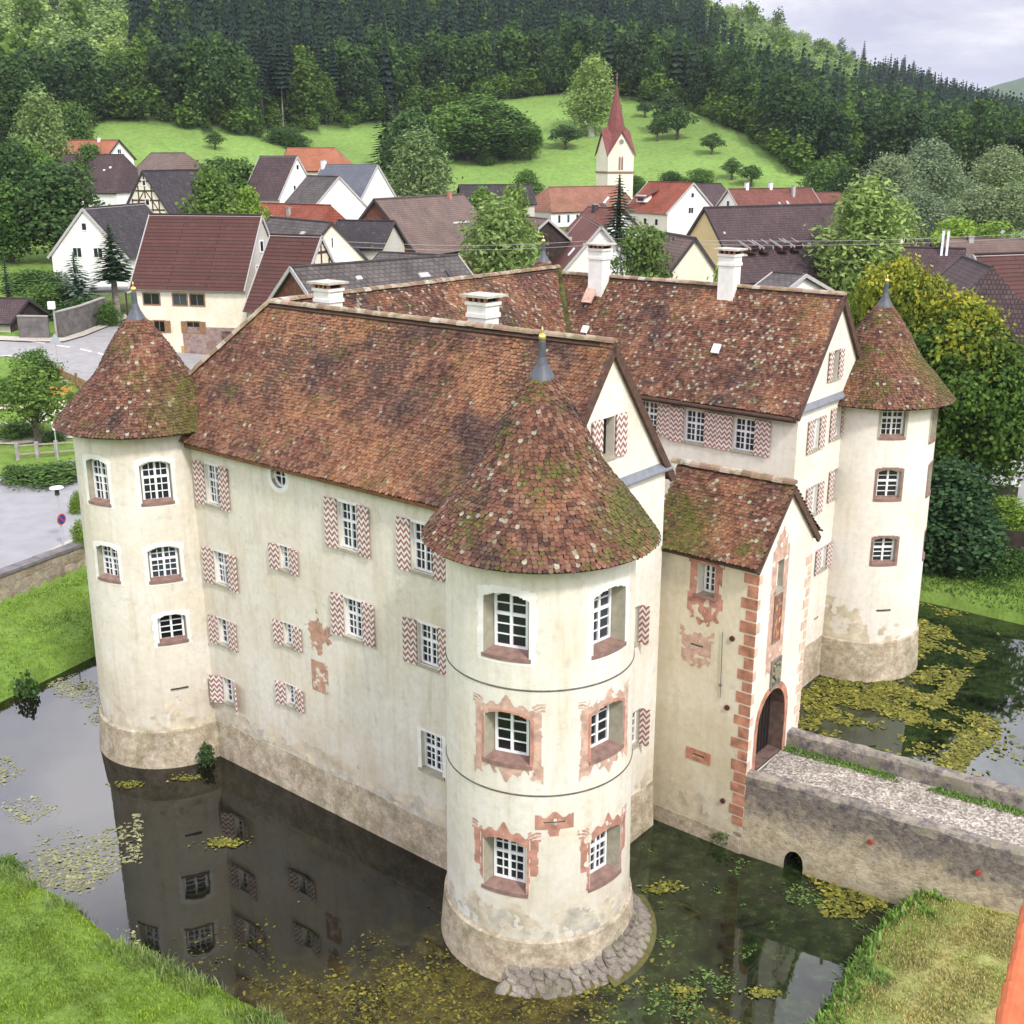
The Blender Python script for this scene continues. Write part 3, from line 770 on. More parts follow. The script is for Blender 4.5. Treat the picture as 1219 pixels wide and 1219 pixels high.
# ------------------------------------------------ plinths
s = MB()
def strip(u0, v0, u1, v1, n, z1=1.45, th=.10):
    a, b = UV(u0, v0, 0), UV(u1, v1, 0); a0 = a - n * .3; b0 = b - n * .3
    N = 24
    # rough top edge
    for i in range(N):
        p, q = a + (b - a) * i / N, a + (b - a) * (i + 1) / N
        za, zb = (z1 + .10 * mnoise.noise(Vector((x[0] * .5, x[1] * .5, 2.))) for x in (p, q))
        s.hexa([p - n * .3 - Z3 * 1.2, q - n * .3 - Z3 * 1.2, q + n * (th + .05) - Z3 * 1.2, p + n * (th + .05) - Z3 * 1.2, p - n * .3 + Z3 * za, q - n * .3 + Z3 * zb, q + n * .02 + Z3 * zb, p + n * .02 + Z3 * za])
for q_ in ((UG, VL, UL, VL, nSW, 1.42), (UG, VL, UG, VN, nSE, 1.62), (UR, VI, UR, VO, nSE, 1.75), (GU, GV0, 17.4, GV0, nSW, .55, .06), (GU, GV0, GU, GV1, nSE, .7, .05)):
    s = MB(); strip(*q_); s.build('plinth', M['plinth'], CAST)
for C, zt in ((T_NEAR, 1.32), (T_LEFT, 1.42), (T_RIGHT, 1.75), (T_BACK, 1.4)):
    s = MB(); s.lathe(C, [(2.83, -1.2), (2.78, 0), (2.66, zt - .05), (2.60, zt), (2.4, zt + .001)], 120, cap=False); s.build('tower_plinth', M['plinth'], CAST, smooth=False)
# string courses of the near tower
for py in (823, 947):
    q = at_tower(650, py, T_NEAR, 2.5); r = R_TOW(q[2])
    s = MB(); s.lathe(T_NEAR, [(r - .02, q[2] - .022), (r + .018, q[2] - .018), (r + .022, q[2]), (r + .018, q[2] + .018), (r - .02, q[2] + .022)], 120, cap=False)
    s.build('string_course', flat('dark_string', (.13, .12, .10), .85, .3, 6.), CAST)
# rubble apron at the foot of the near tower
s = MB(); rr = random.Random(5)
a_lo, a_hi = math.radians(-112), math.radians(12)
for ring, (r0, z0) in enumerate(((3.2, -.02), (3.06, .13), (2.93, .28), (2.83, .42), (2.75, .54))):
    a = a_lo + (.0 if ring == 0 else rr.uniform(0, .1))
    while a < a_hi:
        L = rr.uniform(.19, .40); da = L / r0
        hgt = rr.uniform(.2, .29); f = sstep(0, .5, (a - a_lo)) * .5 + .5
        am = a + da / 2; C = np.array([T_NEAR[0] + (r0 - .12) * math.cos(am), T_NEAR[1] + (r0 - .12) * math.sin(am), z0 + (.12 if am > -.9 else .0)])
        d = np.array([math.cos(am), math.sin(am), 0]); tt = np.array([-d[1], d[0], 0])
        up = Z3 * .9 + d * .5 * rr.uniform(.5, 1)
        ax = tt * L * .56; ay = (d - Z3 * .75) * .2; az = up * hgt * .4
        vs = []
        for kk in range(14):
            th_ = kk * 2.399; zz = 1 - 2 * (kk + .5) / 14; rad = math.sqrt(1 - zz * zz) ** .5
            x, y = rad * math.cos(th_), rad * math.sin(th_)
            vs.append(C + ax * max(-1, min(1, 1.25 * x)) * rr.uniform(.93, 1.06) + ay * max(-1, min(1, 1.25 * y)) * rr.uniform(.85, 1.1) + az * max(-1, min(1, 1.25 * zz)))
        bm = bmesh.new(); bv = [bm.verts.new(x) for x in vs]; res = bmesh.ops.convex_hull(bm, input=bv)
        bm.verts.index_update(); o = len(s.v); used = [v for v in bm.verts]
        mp = {v: i for i, v in enumerate(used)}
        s.add([np.array(v.co) for v in used], [tuple(mp[v] for v in f_.verts) for f_ in bm.faces]); bm.free()
        a += da + .015
s.build('stone_apron', stone('apron_stone', [(.15, .125, .105), (.27, .235, .19), (.21, .18, .15)], 1.1, .0, moss=.25), CAST)
s = MB(); s.lathe(T_NEAR, [(3.5, -.6), (3.4, .01), (3.24, .06), (2.6, .4)], 60, cap=False, a0=a_lo + 1.0, a1=a_hi + .15); s.lathe(T_NEAR, [(3.3, -.6), (3.2, -.02), (2.6, .45)], 60, cap=False, a0=a_lo + .06, a1=a_lo + 1.02)
s.build('mossy_footing', stone('moss_footing', [(.10, .09, .03), (.13, .11, .04), (.09, .09, .05)], 3, 0, moss=.6), CAST)

# ------------------------------------------------ worn places on the plaster
M['worn_red'] = flat('worn_red_paint', (.46, .27, .19), .95, .3, 4.); M['worn_grey'] = flat('bare_grey_render', (.50, .46, .38), .95, .28, 2.5); M['worn_tan'] = flat('damp_tan_plaster', (.57, .49, .36), .95, .25, 2.)
def worn(wall, O, t, n, s0, s1, z0, z1, thr, sc, m, seed, fade=None, R=None, C=None, c=.05, eps=.007, name='wall_stain'):
    s = MB()
    def mk(a, b):
        e = .6 * nz2(a, b, sc, seed) + .4 * nz2(a, b, sc * 2.7, seed + 5) + .2 * nz2(a, b, sc * 7, seed + 8)
        f = fade(a, b) if fade else 0
        return e + f > thr
    decal(s, mk, O, t, n, s0, s1, z0, z1, c, R, C, eps, 0)
    if not s.v: return
    w = wall.obj.data
    if M[m].name not in [k.name for k in w.materials]: w.materials.append(M[m])
    mi = [k.name for k in w.materials].index(M[m].name); off = np.array(CAST.location)
    bm = bmesh.new(); bm.from_mesh(w); vs = [bm.verts.new(tuple(np.array(v) - off)) for v in s.v]
    for f in s.f: bm.faces.new([vs[i] for i in f]).material_index = mi
    bm.to_mesh(w); bm.free(); w.update()
O = sw(379, 748); worn(W_NEAR, O, tSW, nSW, -.9, .9, -1.2, .9, .0, 2.2, 'worn_red', 3., lambda a, b: .75 - 1.5 * abs(a) - (1.7 * b if b > 0 else -.75 * b) * 1.0)
O = sw(381, 806); worn(W_NEAR, O, tSW, nSW, -.5, .5, -.8, .7, .0, 3., 'worn_red', 6., lambda a, b: .10 if (abs(a) < .42 and abs(b) < .55) else -1)
# ragged bare strip over the plinth of the long wall
O = UV(26, VL, 1.5); worn(W_NEAR, O, tSW, nSW, -8.4, 8.6, -.35, 1.1, .0, .8, 'worn_tan', 9., lambda a, b: .30 - .75 * max(b, 0), c=.06, eps=.008)
O = UV(26, VL, 1.5); worn(W_NEAR, O, tSW, nSW, -8.4, 8.6, -.35, .7, .0, 1.3, 'worn_grey', 11., lambda a, b: .12 - .95 * max(b, 0), c=.06, eps=.011)
O = at_tower(655, 1080, T_NEAR, R_TOW(1.6)); n = np.array([O[0] - T_NEAR[0], O[1] - T_NEAR[1], 0]); n /= np.linalg.norm(n); t = -np.cross(n, Z3); O[2] = 1.4
worn(TW_NEAR, O, t, n, -3.6, 3.6, -.1, 1.5, .0, 1.1, 'worn_grey', 14., lambda a, b: .10 - .75 * max(b, 0) + .35 * math.exp(-((a - .6) / .7) ** 2 - ((b - .75) / .45) ** 2), R=R_TOW, C=T_NEAR)
worn(TW_NEAR, O, t, n, -3.6, 3.6, -.1, 2.4, .0, .9, 'worn_tan', 17., lambda a, b: .02 - .42 * max(b, 0), R=R_TOW, C=T_NEAR, eps=.005)
O = at_tower(195, 830, T_LEFT, R_TOW(1.6)); n = np.array([O[0] - T_LEFT[0], O[1] - T_LEFT[1], 0]); n /= np.linalg.norm(n); t = -np.cross(n, Z3); O[2] = 1.5
worn(TW_LEFT, O, t, n, -3.4, 3.4, -.1, 1.6, .0, 1., 'worn_tan', 21., lambda a, b: .16 - .6 * max(b, 0), R=R_TOW, C=T_LEFT)
O = at_tower(1030, 730, T_RIGHT, R_TOW(2)); n = np.array([O[0] - T_RIGHT[0], O[1] - T_RIGHT[1], 0]); n /= np.linalg.norm(n); t = -np.cross(n, Z3); O[2] = 1.8
worn(TW_RIGHT, O, t, n, -2.6, 2.6, -.1, 2.6, .0, .8, 'worn_tan', 25., lambda a, b: .22 - .4 * max(b, 0) - .25 * a, R=R_TOW, C=T_RIGHT)
O = UV(15.6, GV0, .6); worn(W_GATE, O, tSW, nSW, -1.2, 1.5, -.1, 2.2, .0, 1.1, 'worn_tan', 28., lambda a, b: .22 - .42 * max(b, 0), eps=.006)
O = UV(17.2, 24.5, 1.6); O = UV(UG, 26.5, 1.6); worn(W_NEAR, O, tSE, nSE, -3, 1.9, -.1, 1.6, .0, 1., 'worn_tan', 31., lambda a, b: .15 - .5 * max(b, 0), eps=.006)
# ================================================================== CASTLE ROOFS: real overlapping tiles
TW_, TE_ = .128, .108
def tile_verts(p, ta, ts, n, w, e, rng):
    """p: (N,3) middle of the tile's lower edge; ta along the course, ts up the slope, n outward"""
    N = len(p)
    lift = .030 + rng.normal(0, .007, N)[:, None]; jit = rng.normal(0, .012, N)[:, None]; tilt = rng.normal(0, .05, N)[:, None]
    ta2 = ta + ts * tilt; ts2 = ts - ta * tilt
    hw = (np.asarray(w).reshape(-1, 1) if np.ndim(w) else w) * .5 * .95
    low = p + ts * jit
    A = low - ta2 * hw + n * lift + ts2 * .012; B = low + n * (lift + .004) - ts2 * .025; Cc = low + ta2 * hw + n * lift + ts2 * .012
    D = low + ta2 * hw + ts2 * e * 1.35 + n * .004; E_ = low - ta2 * hw + ts2 * e * 1.35 + n * .004
    A2, B2, C2 = (x - n * .026 for x in (A, B, Cc))
    vs = np.stack([A, B, Cc, D, E_, A2, B2, C2], 1).reshape(-1, 3)
    return vs
TF_TOP = np.array([(0, 1, 2, 3), (0, 3, 4, 4)])
def tile_faces(N):
    o = (np.arange(N) * 8)[:, None]
    q = np.concatenate([o + np.array(f) for f in ([0, 1, 3, 4], [1, 2, 3, 3], [5, 6, 1, 0], [6, 7, 2, 1])], 0)
    return q
class TileRoof:
    def __init__(s): s.vs = []; s.under = MB(); s.rng = np.random.default_rng(3)
    def plane(s, O, ta, ts, n, alen, slen, inside, sag=0.0, kick=.0):
        """rectangle O + a*ta + s*ts, tiles kept where inside(a, s)"""
        rows = int(slen / TE_) + 1; A = []; 
        for j in range(rows):
            off = (TW_ / 2 if j % 2 else 0) + s.rng.uniform(-.02, .02)
            a = np.arange(off, alen + TW_ / 2, TW_); ss = np.full(a.shape, j * TE_)
            A.append(np.stack([a, ss], 1))
        A = np.concatenate(A); k = inside(A[:, 0], A[:, 1]); A = A[k]
        wob = np.array([.03 * mnoise.noise(Vector((x * .35, y * .35, 1.7))) + .012 * mnoise.noise(Vector((x * 1.2, y * 1.2, 4.))) for x, y in A])
        f = np.clip(1 - A[:, 1] / 1.3, 0, 1) ** 2 * kick
        p = O + A[:, :1] * ta + A[:, 1:] * ts + n * (wob + f)[:, None] - np.array([0, 0, 1.]) * (sag * np.sin(np.clip(A[:, :1] / alen, 0, 1) * PI))
        N = len(p); one = np.ones((N, 1))
        s.vs.append(tile_verts(p, one * ta, one * ts, one * n, TW_, TE_, s.rng))
    def cone(s, C, prof, zoff=0.):
        pr = np.array(prof); seg = np.hypot(np.diff(pr[:, 0]), np.diff(pr[:, 1])); L = np.concatenate([[0], np.cumsum(seg)])
        d = 0.
        while d < L[-1] - .02:
            r = np.interp(d, L, pr[:, 0]); z = np.interp(d, L, pr[:, 1]); r2 = np.interp(min(d + .1, L[-1]), L, pr[:, 0]); z2 = np.interp(min(d + .1, L[-1]), L, pr[:, 1])
            dr, dz = r2 - r, z2 - z; q = math.hypot(dr, dz) or 1; dr /= q; dz /= q
            n_ = max(7, int(round(2 * PI * r / TW_))); a = (np.arange(n_) + s.rng.uniform(0, 1)) * 2 * PI / n_ + s.rng.normal(0, .004, n_)
            ca, sa = np.cos(a), np.sin(a); z0 = np.zeros(n_)
            wob = np.array([.03 * mnoise.noise(Vector((x * 1.1, y * 1.1, z * .8))) for x, y in zip(ca * r, sa * r)])
            rad = np.stack([ca, sa, z0], 1)
            ta = np.stack([-sa, ca, z0], 1); ts = rad * dr + np.array([0, 0, 1.]) * dz; nn = rad * dz - np.array([0, 0, 1.]) * dr
            p = np.stack([C[0] + ca * r, C[1] + sa * r, z0 + z + zoff], 1) + nn * wob[:, None]
            s.vs.append(tile_verts(p, ta, ts, nn, 2 * PI * r / n_, TE_, s.rng))
            d += TE_
    def build(s, name, m, parent):
        off = np.array(root_of(parent).location)
        vs = np.concatenate(s.vs); N = len(vs) // 8
        f4 = tile_faces(N)
        tri = f4[:, 2] == f4[:, 3]
        faces = [list(map(int, f[:3])) if t else list(map(int, f)) for f, t in zip(f4, tri)]
        o = len(vs)
        allv = np.concatenate([vs, np.array(s.under.v)]) - off if s.under.v else vs - off
        faces += [[i + o for i in f] for f in s.under.f]
        me = bpy.data.meshes.new(name); me.from_pydata(allv.tolist(), [], faces)
        me.polygons.foreach_set('material_index', [0] * len(f4) + [1] * len(s.under.f)); me.update()
        return link_mesh(name, me, [m, M['wood_dark']], parent)

def unit(a): a = np.asarray(a, float); return a / np.linalg.norm(a)
def slope(tr, e0, e1, r0, r1, thick=.16, kick=.05, sag=.0):
    """one roof slope: eave e0->e1, ridge r0 (over e0 side) -> r1. Tiles inside the quadrilateral, dark boarding below"""
    e0, e1, r0, r1 = (np.asarray(p, float) for p in (e0, e1, r0, r1))
    ta = unit(e1 - e0); n = unit(np.cross(ta, r0 - e0))
    if n[2] < 0: n = -n
    ts = unit(np.cross(n, ta)); 
    if ts[2] < 0: ts = -ts
    H = float((r0 - e0) @ ts)
    pa = [float((p - e0) @ ta) for p in (e0, e1, r1, r0)]
    amin, amax = min(pa), max(pa)
    O = e0 + ta * amin
    def inside(a, s_):
        a = a + amin; f = np.clip(s_ / H, 0, 1)
        return (a >= pa[0] + (pa[3] - pa[0]) * f - .02) & (a <= pa[1] + (pa[2] - pa[1]) * f + .02) & (s_ < H)
    tr.plane(O, ta, ts, n, amax - amin, H, inside, kick=kick, sag=sag)
    P = [e0, e1, r1, r0] if np.linalg.norm(r1 - r0) > .05 else [e0, e1, r0]
    tr.under.prism([p - n * .02 for p in P], -n * thick)
def ridge(name, p, q, parent, r=.13, L=.36, m=None, rng=random.Random(4), taper=.9):
    """half-round ridge tiles laid end to end"""
    mb = MB(); p, q = np.asarray(p, float), np.asarray(q, float); d = unit(q - p); D = np.linalg.norm(q - p)
    a = unit(np.cross(d, Z3)); b = unit(np.cross(a, d)); k = 0; x = 0
    while x < D:
        l = min(L * rng.uniform(.92, 1.06), D - x + .02); r0 = r * rng.uniform(.98, 1.08); r1 = r0 * taper; jz = rng.uniform(-.008, .012)
        vs = []
        for t, rr_ in ((x, r0), (x + l + .03, r1)):
            for i in range(7):
                th_ = PI * i / 6
                vs.append(p + d * t + a * math.cos(th_) * rr_ + b * (math.sin(th_) * rr_ - .02 + jz))
        fs = [(i, i + 1, 8 + i, 7 + i) for i in range(6)] + [tuple(range(7)), tuple(range(7, 14))]
        mb.add(vs, fs); x += l
    return mb.build(name, m or M['ridge'], parent)

OV = .36
def eh(d): return ZE - .12
zr = ZR
UL_O, UI_O = UL + OV, UI - OV; VL_O, VN_O, VI_O, VO_O = VL - OV, VN + OV, VI - OV, VO + OV
RN, RB, RRt = (VL + VN) / 2, (UL + UI) / 2 - .15, (VI + VO) / 2
ze = ZE - .15; zrr = 16.0
G0 = UG - .07; G1 = UR - .09
nr = TileRoof()
slope(nr, UV(UL_O, VL_O, ze), UV(G0, VL_O, ze), UV(RB, RN, zr), UV(G0, RN, zr), sag=.05)
slope(nr, UV(UI_O, VN_O, ze), UV(G0, VN_O, ze), UV(RB, RN, zr), UV(G0, RN, zr))
R_NEAR = nr.build('wing_roof', M['tile_near'], CAST)
br = TileRoof()
slope(br, UV(UI_O, VN_O, ze), UV(UI_O, VI_O, ze), UV(RB, RN, zr), UV(RB, RRt, zr))
slope(br, UV(UL_O, VL_O, ze), UV(UL_O, VO_O, ze), UV(RB, RN, zr), UV(RB, RRt, zr))
R_BACK = br.build('wing_roof', M['tile_back'], CAST)
rr_ = TileRoof()
slope(rr_, UV(UI_O, VI_O, ze), UV(G1, VI_O, ze), UV(RB, RRt, zrr), UV(G1, RRt, zrr))
slope(rr_, UV(UL_O, VO_O, ze), UV(G1, VO_O, ze), UV(RB, RRt, zrr), UV(G1, RRt, zrr))
R_RIGHT = rr_.build('wing_roof', M['tile_back'], CAST)
ridge('ridge_tiles', UV(RB, RN, zr + .03), UV(G0, RN, zr + .03), R_NEAR)
ridge('hip_tiles', UV(UL_O, VL_O, ze + .06), UV(RB, RN, zr + .03), R_NEAR)
ridge('ridge_tiles', UV(RB, RN + .1, zr + .03), UV(RB, RRt, zr + .03), R_BACK)
ridge('ridge_tiles', UV(RB, RRt, zrr + .03), UV(G1, RRt, zrr + .03), R_RIGHT)
ridge('hip_tiles', UV(UL_O, VO_O, ze + .06), UV(RB, RRt, zr + .03), R_RIGHT)
# mossy valley gutter between back wing and right wing
s = MB(); p, q = UV(UI_O, VI_O, ze + .06), UV(RB, RRt, zr + .02); d = unit(q - p)
sd = unit(np.cross(d, Z3)); s.obox((p + q) / 2 + Z3 * .03, (q - p), sd * .26, Z3 * .05); s.build('valley_gutter', stone('moss_valley', [(.05, .05, .015), (.09, .08, .02), (.04, .035, .02)], 4, 0, moss=.8), R_BACK)
# verge boards on the gables, eave boards
def verge(u, v0, v1, roof, m, zr=zr):
    vm = (v0 + v1) / 2
    for va in (v0 - OV, v1 + OV):
        a = UV(u, va, ze - .02); b = UV(u, vm, zr - .0); d = unit(b - a); nn = unit(np.cross(d, U3)); nn = nn if nn[2] > 0 else -nn
        s = MB(); s.obox((a + b) / 2 - nn * .09, b - a, U3 * .09, nn * .24); s.build('verge_board', m, roof)
M['verge'] = flat('verge_timber', (.10, .055, .04), .8, .3, 6.)
verge(G0 - .02, VL, VN, R_NEAR, M['verge']); verge(G1 - .02, VI, VO, R_RIGHT, M['verge'], zrr)
s = MB(); s.obox(UV((G1 + UI_O) / 2, VI_O - .03, ze - .10), U3 * (UI_O - G1), V3 * .06, Z3 * .2); s.build('eave_board', M['wood_dark'], R_RIGHT)
s = MB(); s.tube([UV(UI_O, VI_O - .12, ze - .06), UV(G1 + .1, VI_O - .12, ze - .09)], .075, 8); s.build('gutter', M['wood_dark'], R_RIGHT)
s = MB(); s.obox(UV((G0 + 32) / 2, VL_O + .05, ze - .12), U3 * (32 - G0), V3 * .05, Z3 * .12); s.build('eave_board', M['wood_mid'], R_NEAR)
# lead covered ledges at the foot of the gables
for u, v0, v1, zz in ((UG, VL + 1.0, VN + .2, 12.16), (UR, VI - .05, 43.3, 12.0)):
    s = MB(); a = UV(u, v0, zz); b = UV(u, v1, zz)
    s.hexa([a + Z3 * .2, a - nSE * -.0 + nSE * .16 - Z3 * .0, b + nSE * .16, b + Z3 * .2, a - Z3 * .12, a + nSE * .16 - Z3 * .06, b + nSE * .16 - Z3 * .06, b - Z3 * .12]); s.build('gable_ledge', flat('ledge_lead', (.19, .20, .22), .6, .12, 4.), CAST)

# towers' conical roofs
PROF = [(3.04, 11.36), (2.80, 11.72), (2.50, 12.16), (2.18, 12.62), (1.86, 13.02), (1.58, 13.42), (1.32, 13.92), (1.08, 14.48), (.82, 14.98), (.55, 15.42), (.33, 15.78)]
def tower_roof(C, ze_, zc, m=None):
    zoff = zc - 15.78; PR = [(r, ze_ + (z - 11.36) * (zc - ze_) / 4.42 - zoff) for r, z in PROF]
    t = TileRoof(); t.cone(C, PR, zoff)
    t.under.lathe(C, [(r - .03, z - .03 + zoff) for r, z in PR] + [(.01, 15.9 + zoff)], 64, cap=False)
    t.under.lathe(C, [(3.0, ze_ - .04), (2.3, ze_ + .06)], 64, cap=False)
    ro = t.build('tower_roof', m or M['tile_tower'], CAST)
    s = MB(); s.lathe(C, [(.40, 15.66 + zoff), (.38, 15.72 + zoff), (.27, 15.92 + zoff), (.16, 16.12 + zoff), (.10, 16.32 + zoff), (.085, 16.7 + zoff), (.05, 16.74 + zoff)], 20)
    fi = s.build('finial', M['lead'], ro, smooth=False)
    s = MB(); s.ico(np.array([C[0], C[1], 16.80 + zoff]), .095, sub=3); s.lathe(C, [(.01, 17.06 + zoff), (.03, 16.94 + zoff), (.01, 16.9 + zoff)], 8); s.build('gilded_ball', M['gold'], fi, smooth=True)
    return ro
tower_roof(T_NEAR, 11.78, 15.78, tile_mat('clay_tiles_near_tower', -.06, .6, .0, .05, (T_NEAR[0] + 2.2, T_NEAR[1] - .6, 12.0, 1.9)))
tower_roof(T_LEFT, 12.25, 15.7, tile_mat('clay_tiles_left_tower', -.05, .5, -.02, .045, (T_LEFT[0] + 2.2, T_LEFT[1] - .9, 12.2, 2.4)))
tower_roof(T_RIGHT, 11.68, 15.26, tile_mat('clay_tiles_right_tower', -.06, .8, -.02, .045, (T_RIGHT[0] + 2.0, T_RIGHT[1] - .4, 12.5, 2.2)))
tower_roof(T_BACK, 11.9, 16.1)
# gatehouse roof
t = TileRoof(); gz = GE_ - .12; ru = 13.93; lu = 17.9
M['tile_gate'] = tile_mat('clay_tiles_gatehouse', .0, .5, -.03, .07, (*UV(17.2, 29.0, 9.9), 1.9))
slope(t, UV(lu - .3, GV0 - .32, gz - .05), UV(ru, GV0 - .32, gz - .05), UV(lu, gm, GR_), UV(ru, gm, GR_), kick=.1)
slope(t, UV(lu - .3, GV1 + .32, gz), UV(ru, GV1 + .32, gz), UV(lu, gm, GR_), UV(ru, gm, GR_), kick=.1)
R_GATE = t.build('gatehouse_roof', M['tile_gate'], CAST)
ridge('ridge_tiles', UV(lu + .2, gm, GR_ + .02), UV(ru, gm, GR_ + .02), R_GATE, .15)
for va in (GV0 - .32, GV1 + .32):
    a = UV(ru - .01, va, gz - .1); b = UV(ru - .01, gm, GR_ - .05); d = unit(b - a); nn = unit(np.cross(d, U3)); nn = nn if nn[2] > 0 else -nn
    s = MB(); s.obox((a + b) / 2 - nn * .08, b - a, U3 * .08, nn * (.2 if va > 30 else .1)); s.build('verge_board', M['verge'], R_GATE)
# chimneys
def chimney(P, zt, z0, w, roof, cap=.2, label=None):
    P = np.asarray(P, float); s = MB()
    def blk(za, zb, ww, m): s.obox(np.array([P[0], P[1], (za + zb) / 2]), U3 * ww, V3 * ww * .85, Z3 * (zb - za), m)
    H = zt - z0
    blk(z0 - 1.2, zt - .72, w * .86, 0); blk(zt - .72, zt - .6, w * .98, 0); blk(zt - .6, zt - .36, w * .9, 0); blk(zt - .36, zt - .26, w * 1.02, 0)
    for a in (-.4, -.13, .13, .4):
        for b in (-.34, .34): s.obox(np.array([P[0], P[1], zt - .19]) + U3 * w * a + V3 * w * b, U3 * .09, V3 * .09, Z3 * .15, 2)
    blk(zt - .265, zt - .12, w * .7, 3)
    blk(zt - .12, zt - .05, w * 1.32, 1)
    o = s.build('chimney', [M['white_band'], flat('cap_slab', (.47, .44, .37), .9, .2, 3.), M['quoin'], M['dark']], roof)
    if label: o['label'] = label
def chim_at(px, ptop, v, w, roof, **k):
    q = at_plane(px, ptop, V, v); chimney([q[0], q[1]], q[2], 15.0, w, roof, **k)
chim_at(390, 333, RN + .75, .82, R_NEAR)
chim_at(575, 348, RN + .75, .82, R_NEAR)
chim_at(714, 288, RRt - .35, .84, R_RIGHT, label='tallest chimney with a pale slab cap')
chim_at(870, 294, RRt - .15, .80, R_RIGHT)
def on_slope(px, py, v_e, v_r):   # point on a court-facing slope rising from v_e (eave) to v_r (ridge)
    best = None
    for i in range(200):
        f = i / 199; v = v_e + (v_r - v_e) * f; q = at_plane(px, py, V, v); z = ze + (zr - ze) * f
        if best is None or abs(q[2] - z) < best[0]: best = (abs(q[2] - z), q)
    return best[1]
nS = unit(np.array([*( -V * (zr - ze)), RRt - VI_O])); tS = unit(np.cross(nS, U3))
for px, py, w, h, m, nm in ((853, 416, .32, .40, 'white_band', 'roof_hatch'), (697, 393, .30, .34, 'white_band', 'roof_hatch'), (703, 350, .5, .95, 'paint_pale', 'chimney_flashing')):
    s = MB(); q = on_slope(px, py, VI_O, RRt); s.obox(q + nS * .06, U3 * w, tS * h, nS * .08); s.build(nm, M[m], R_RIGHT)
# small television aerial behind the ridge
q = at_plane(738, 336, V, RRt + .5); a = thing('roof_aerial', 'thin grey television aerial beside the tallest chimney of the castle', 'aerial', (q[0], q[1], 15.4))
s = MB(); top = at_plane(738, 290, V, RRt + .5); s.tube([[q[0], q[1], 15.2], [q[0], q[1], top[2]]], .025, 6); s.build('mast', M['lead'], a)
s = MB()
for k, L in ((0, .5), (.25, .42), (.5, .5)): s.tube([np.array([q[0], q[1], top[2] - k - .1]) - U3 * L / 2, np.array([q[0], q[1], top[2] - k - .1]) + U3 * L / 2], .012, 5)
s.build('antenna_rods', M['lead'], a)

# ================================================================== BRIDGE
bd = math.radians(6.5); BD = -U * math.cos(bd) + V * math.sin(bd) * 1.0; BD3 = np.array([BD[0], BD[1], 0]); BN = np.array([BD[1], -BD[0]]); 
if BN @ V < 0: BN = -BN
BN3 = np.array([BN[0], BN[1], 0])
B0 = UV(13.93, 30.3, 0); BL = 15.0
br_o = thing('stone_bridge', 'stone bridge with gravel deck and low parapets leading to the castle gate', 'bridge', B0)
def bpt(d, w, z): return B0 + BD3 * d + BN3 * w + Z3 * z
def bridge_mat():
    m, t = mat('bridge_stone'); p = t.pos(); z = t.sep(p)[2]
    v = t.n('ShaderNodeTexVoronoi'); t.l(t.scale(p, (1, 1, 1.7)), v.inputs['Vector']); v.inputs['Scale'].default_value = 4.2
    n = t.noise(p, 1.5, 7., .72); n2 = t.noise(p, 5.5, 6., .7)
    c = t.ramp(n, [(.3, (.22, .17, .10)), (.45, (.42, .34, .21)), (.56, (.54, .45, .29)), (.72, (.62, .54, .39))])
    c = t.mix(.35, c, t.ramp(t.sep(v.outputs['Color'])[1], [(0, (.24, .19, .15)), (.5, (.38, .33, .25)), (1, (.50, .45, .37))]))
    c = t.mix(1., c, t.ramp(n2, [(.3, .6), (.5, 1.), (.7, 1.2)]), 'MULTIPLY')
    top = t.math('ADD', t.math('MULTIPLY', t.math('SUBTRACT', z, 1.2), 1.0), t.math('MULTIPLY', t.math('SUBTRACT', n, .5), 4.))
    c = t.mix(t.math('MULTIPLY', t.ramp(top, [(.1, 0.), (.9, 1.)]), .8), c, t.ramp(n2, [(.35, (.05, .042, .045)), (.65, (.17, .145, .14))]))
    low = t.math('ADD', t.math('MULTIPLY', t.math('SUBTRACT', .7, z), 1.), t.math('MULTIPLY', t.math('SUBTRACT', n2, .5), 3.))
    c = t.mix(t.math('MULTIPLY', t.ramp(low, [(.2, 0.), (1., 1.)]), .55), c, (.10, .10, .05))
    t.set(c, .95); t.bump(t.mix(.82, t.ramp(t.vor(t.scale(p, (1, 1, 1.7)), 4.2, 'DISTANCE_TO_EDGE'), [(0, 0.), (.12, 1.)]), t.noise(p, 8., 6., .75)), .7, .06); return m
M['bridge'] = bridge_mat()
def coping_mat():
    m, t = mat('parapet_top'); p = t.pos()
    c = t.ramp(t.noise(p, 2.6, 6., .75), [(.3, (.06, .05, .055)), (.44, (.14, .12, .115)), (.54, (.27, .235, .185)), (.7, (.40, .36, .29))])
    c = t.mix(t.math('MULTIPLY', t.ramp(t.noise(p, 1.3, 4., .7), [(.55, 0.), (.66, 1.)]), .6), c, (.10, .11, .04)); t.set(c, .95); t.bump(t.noise(p, 8., 6., .7), .8, .06); return m
M['coping'] = coping_mat()
def wob(x, s_=1.): return .05 * mnoise.noise(Vector((x * .9, s_ * 3.1, .7)))
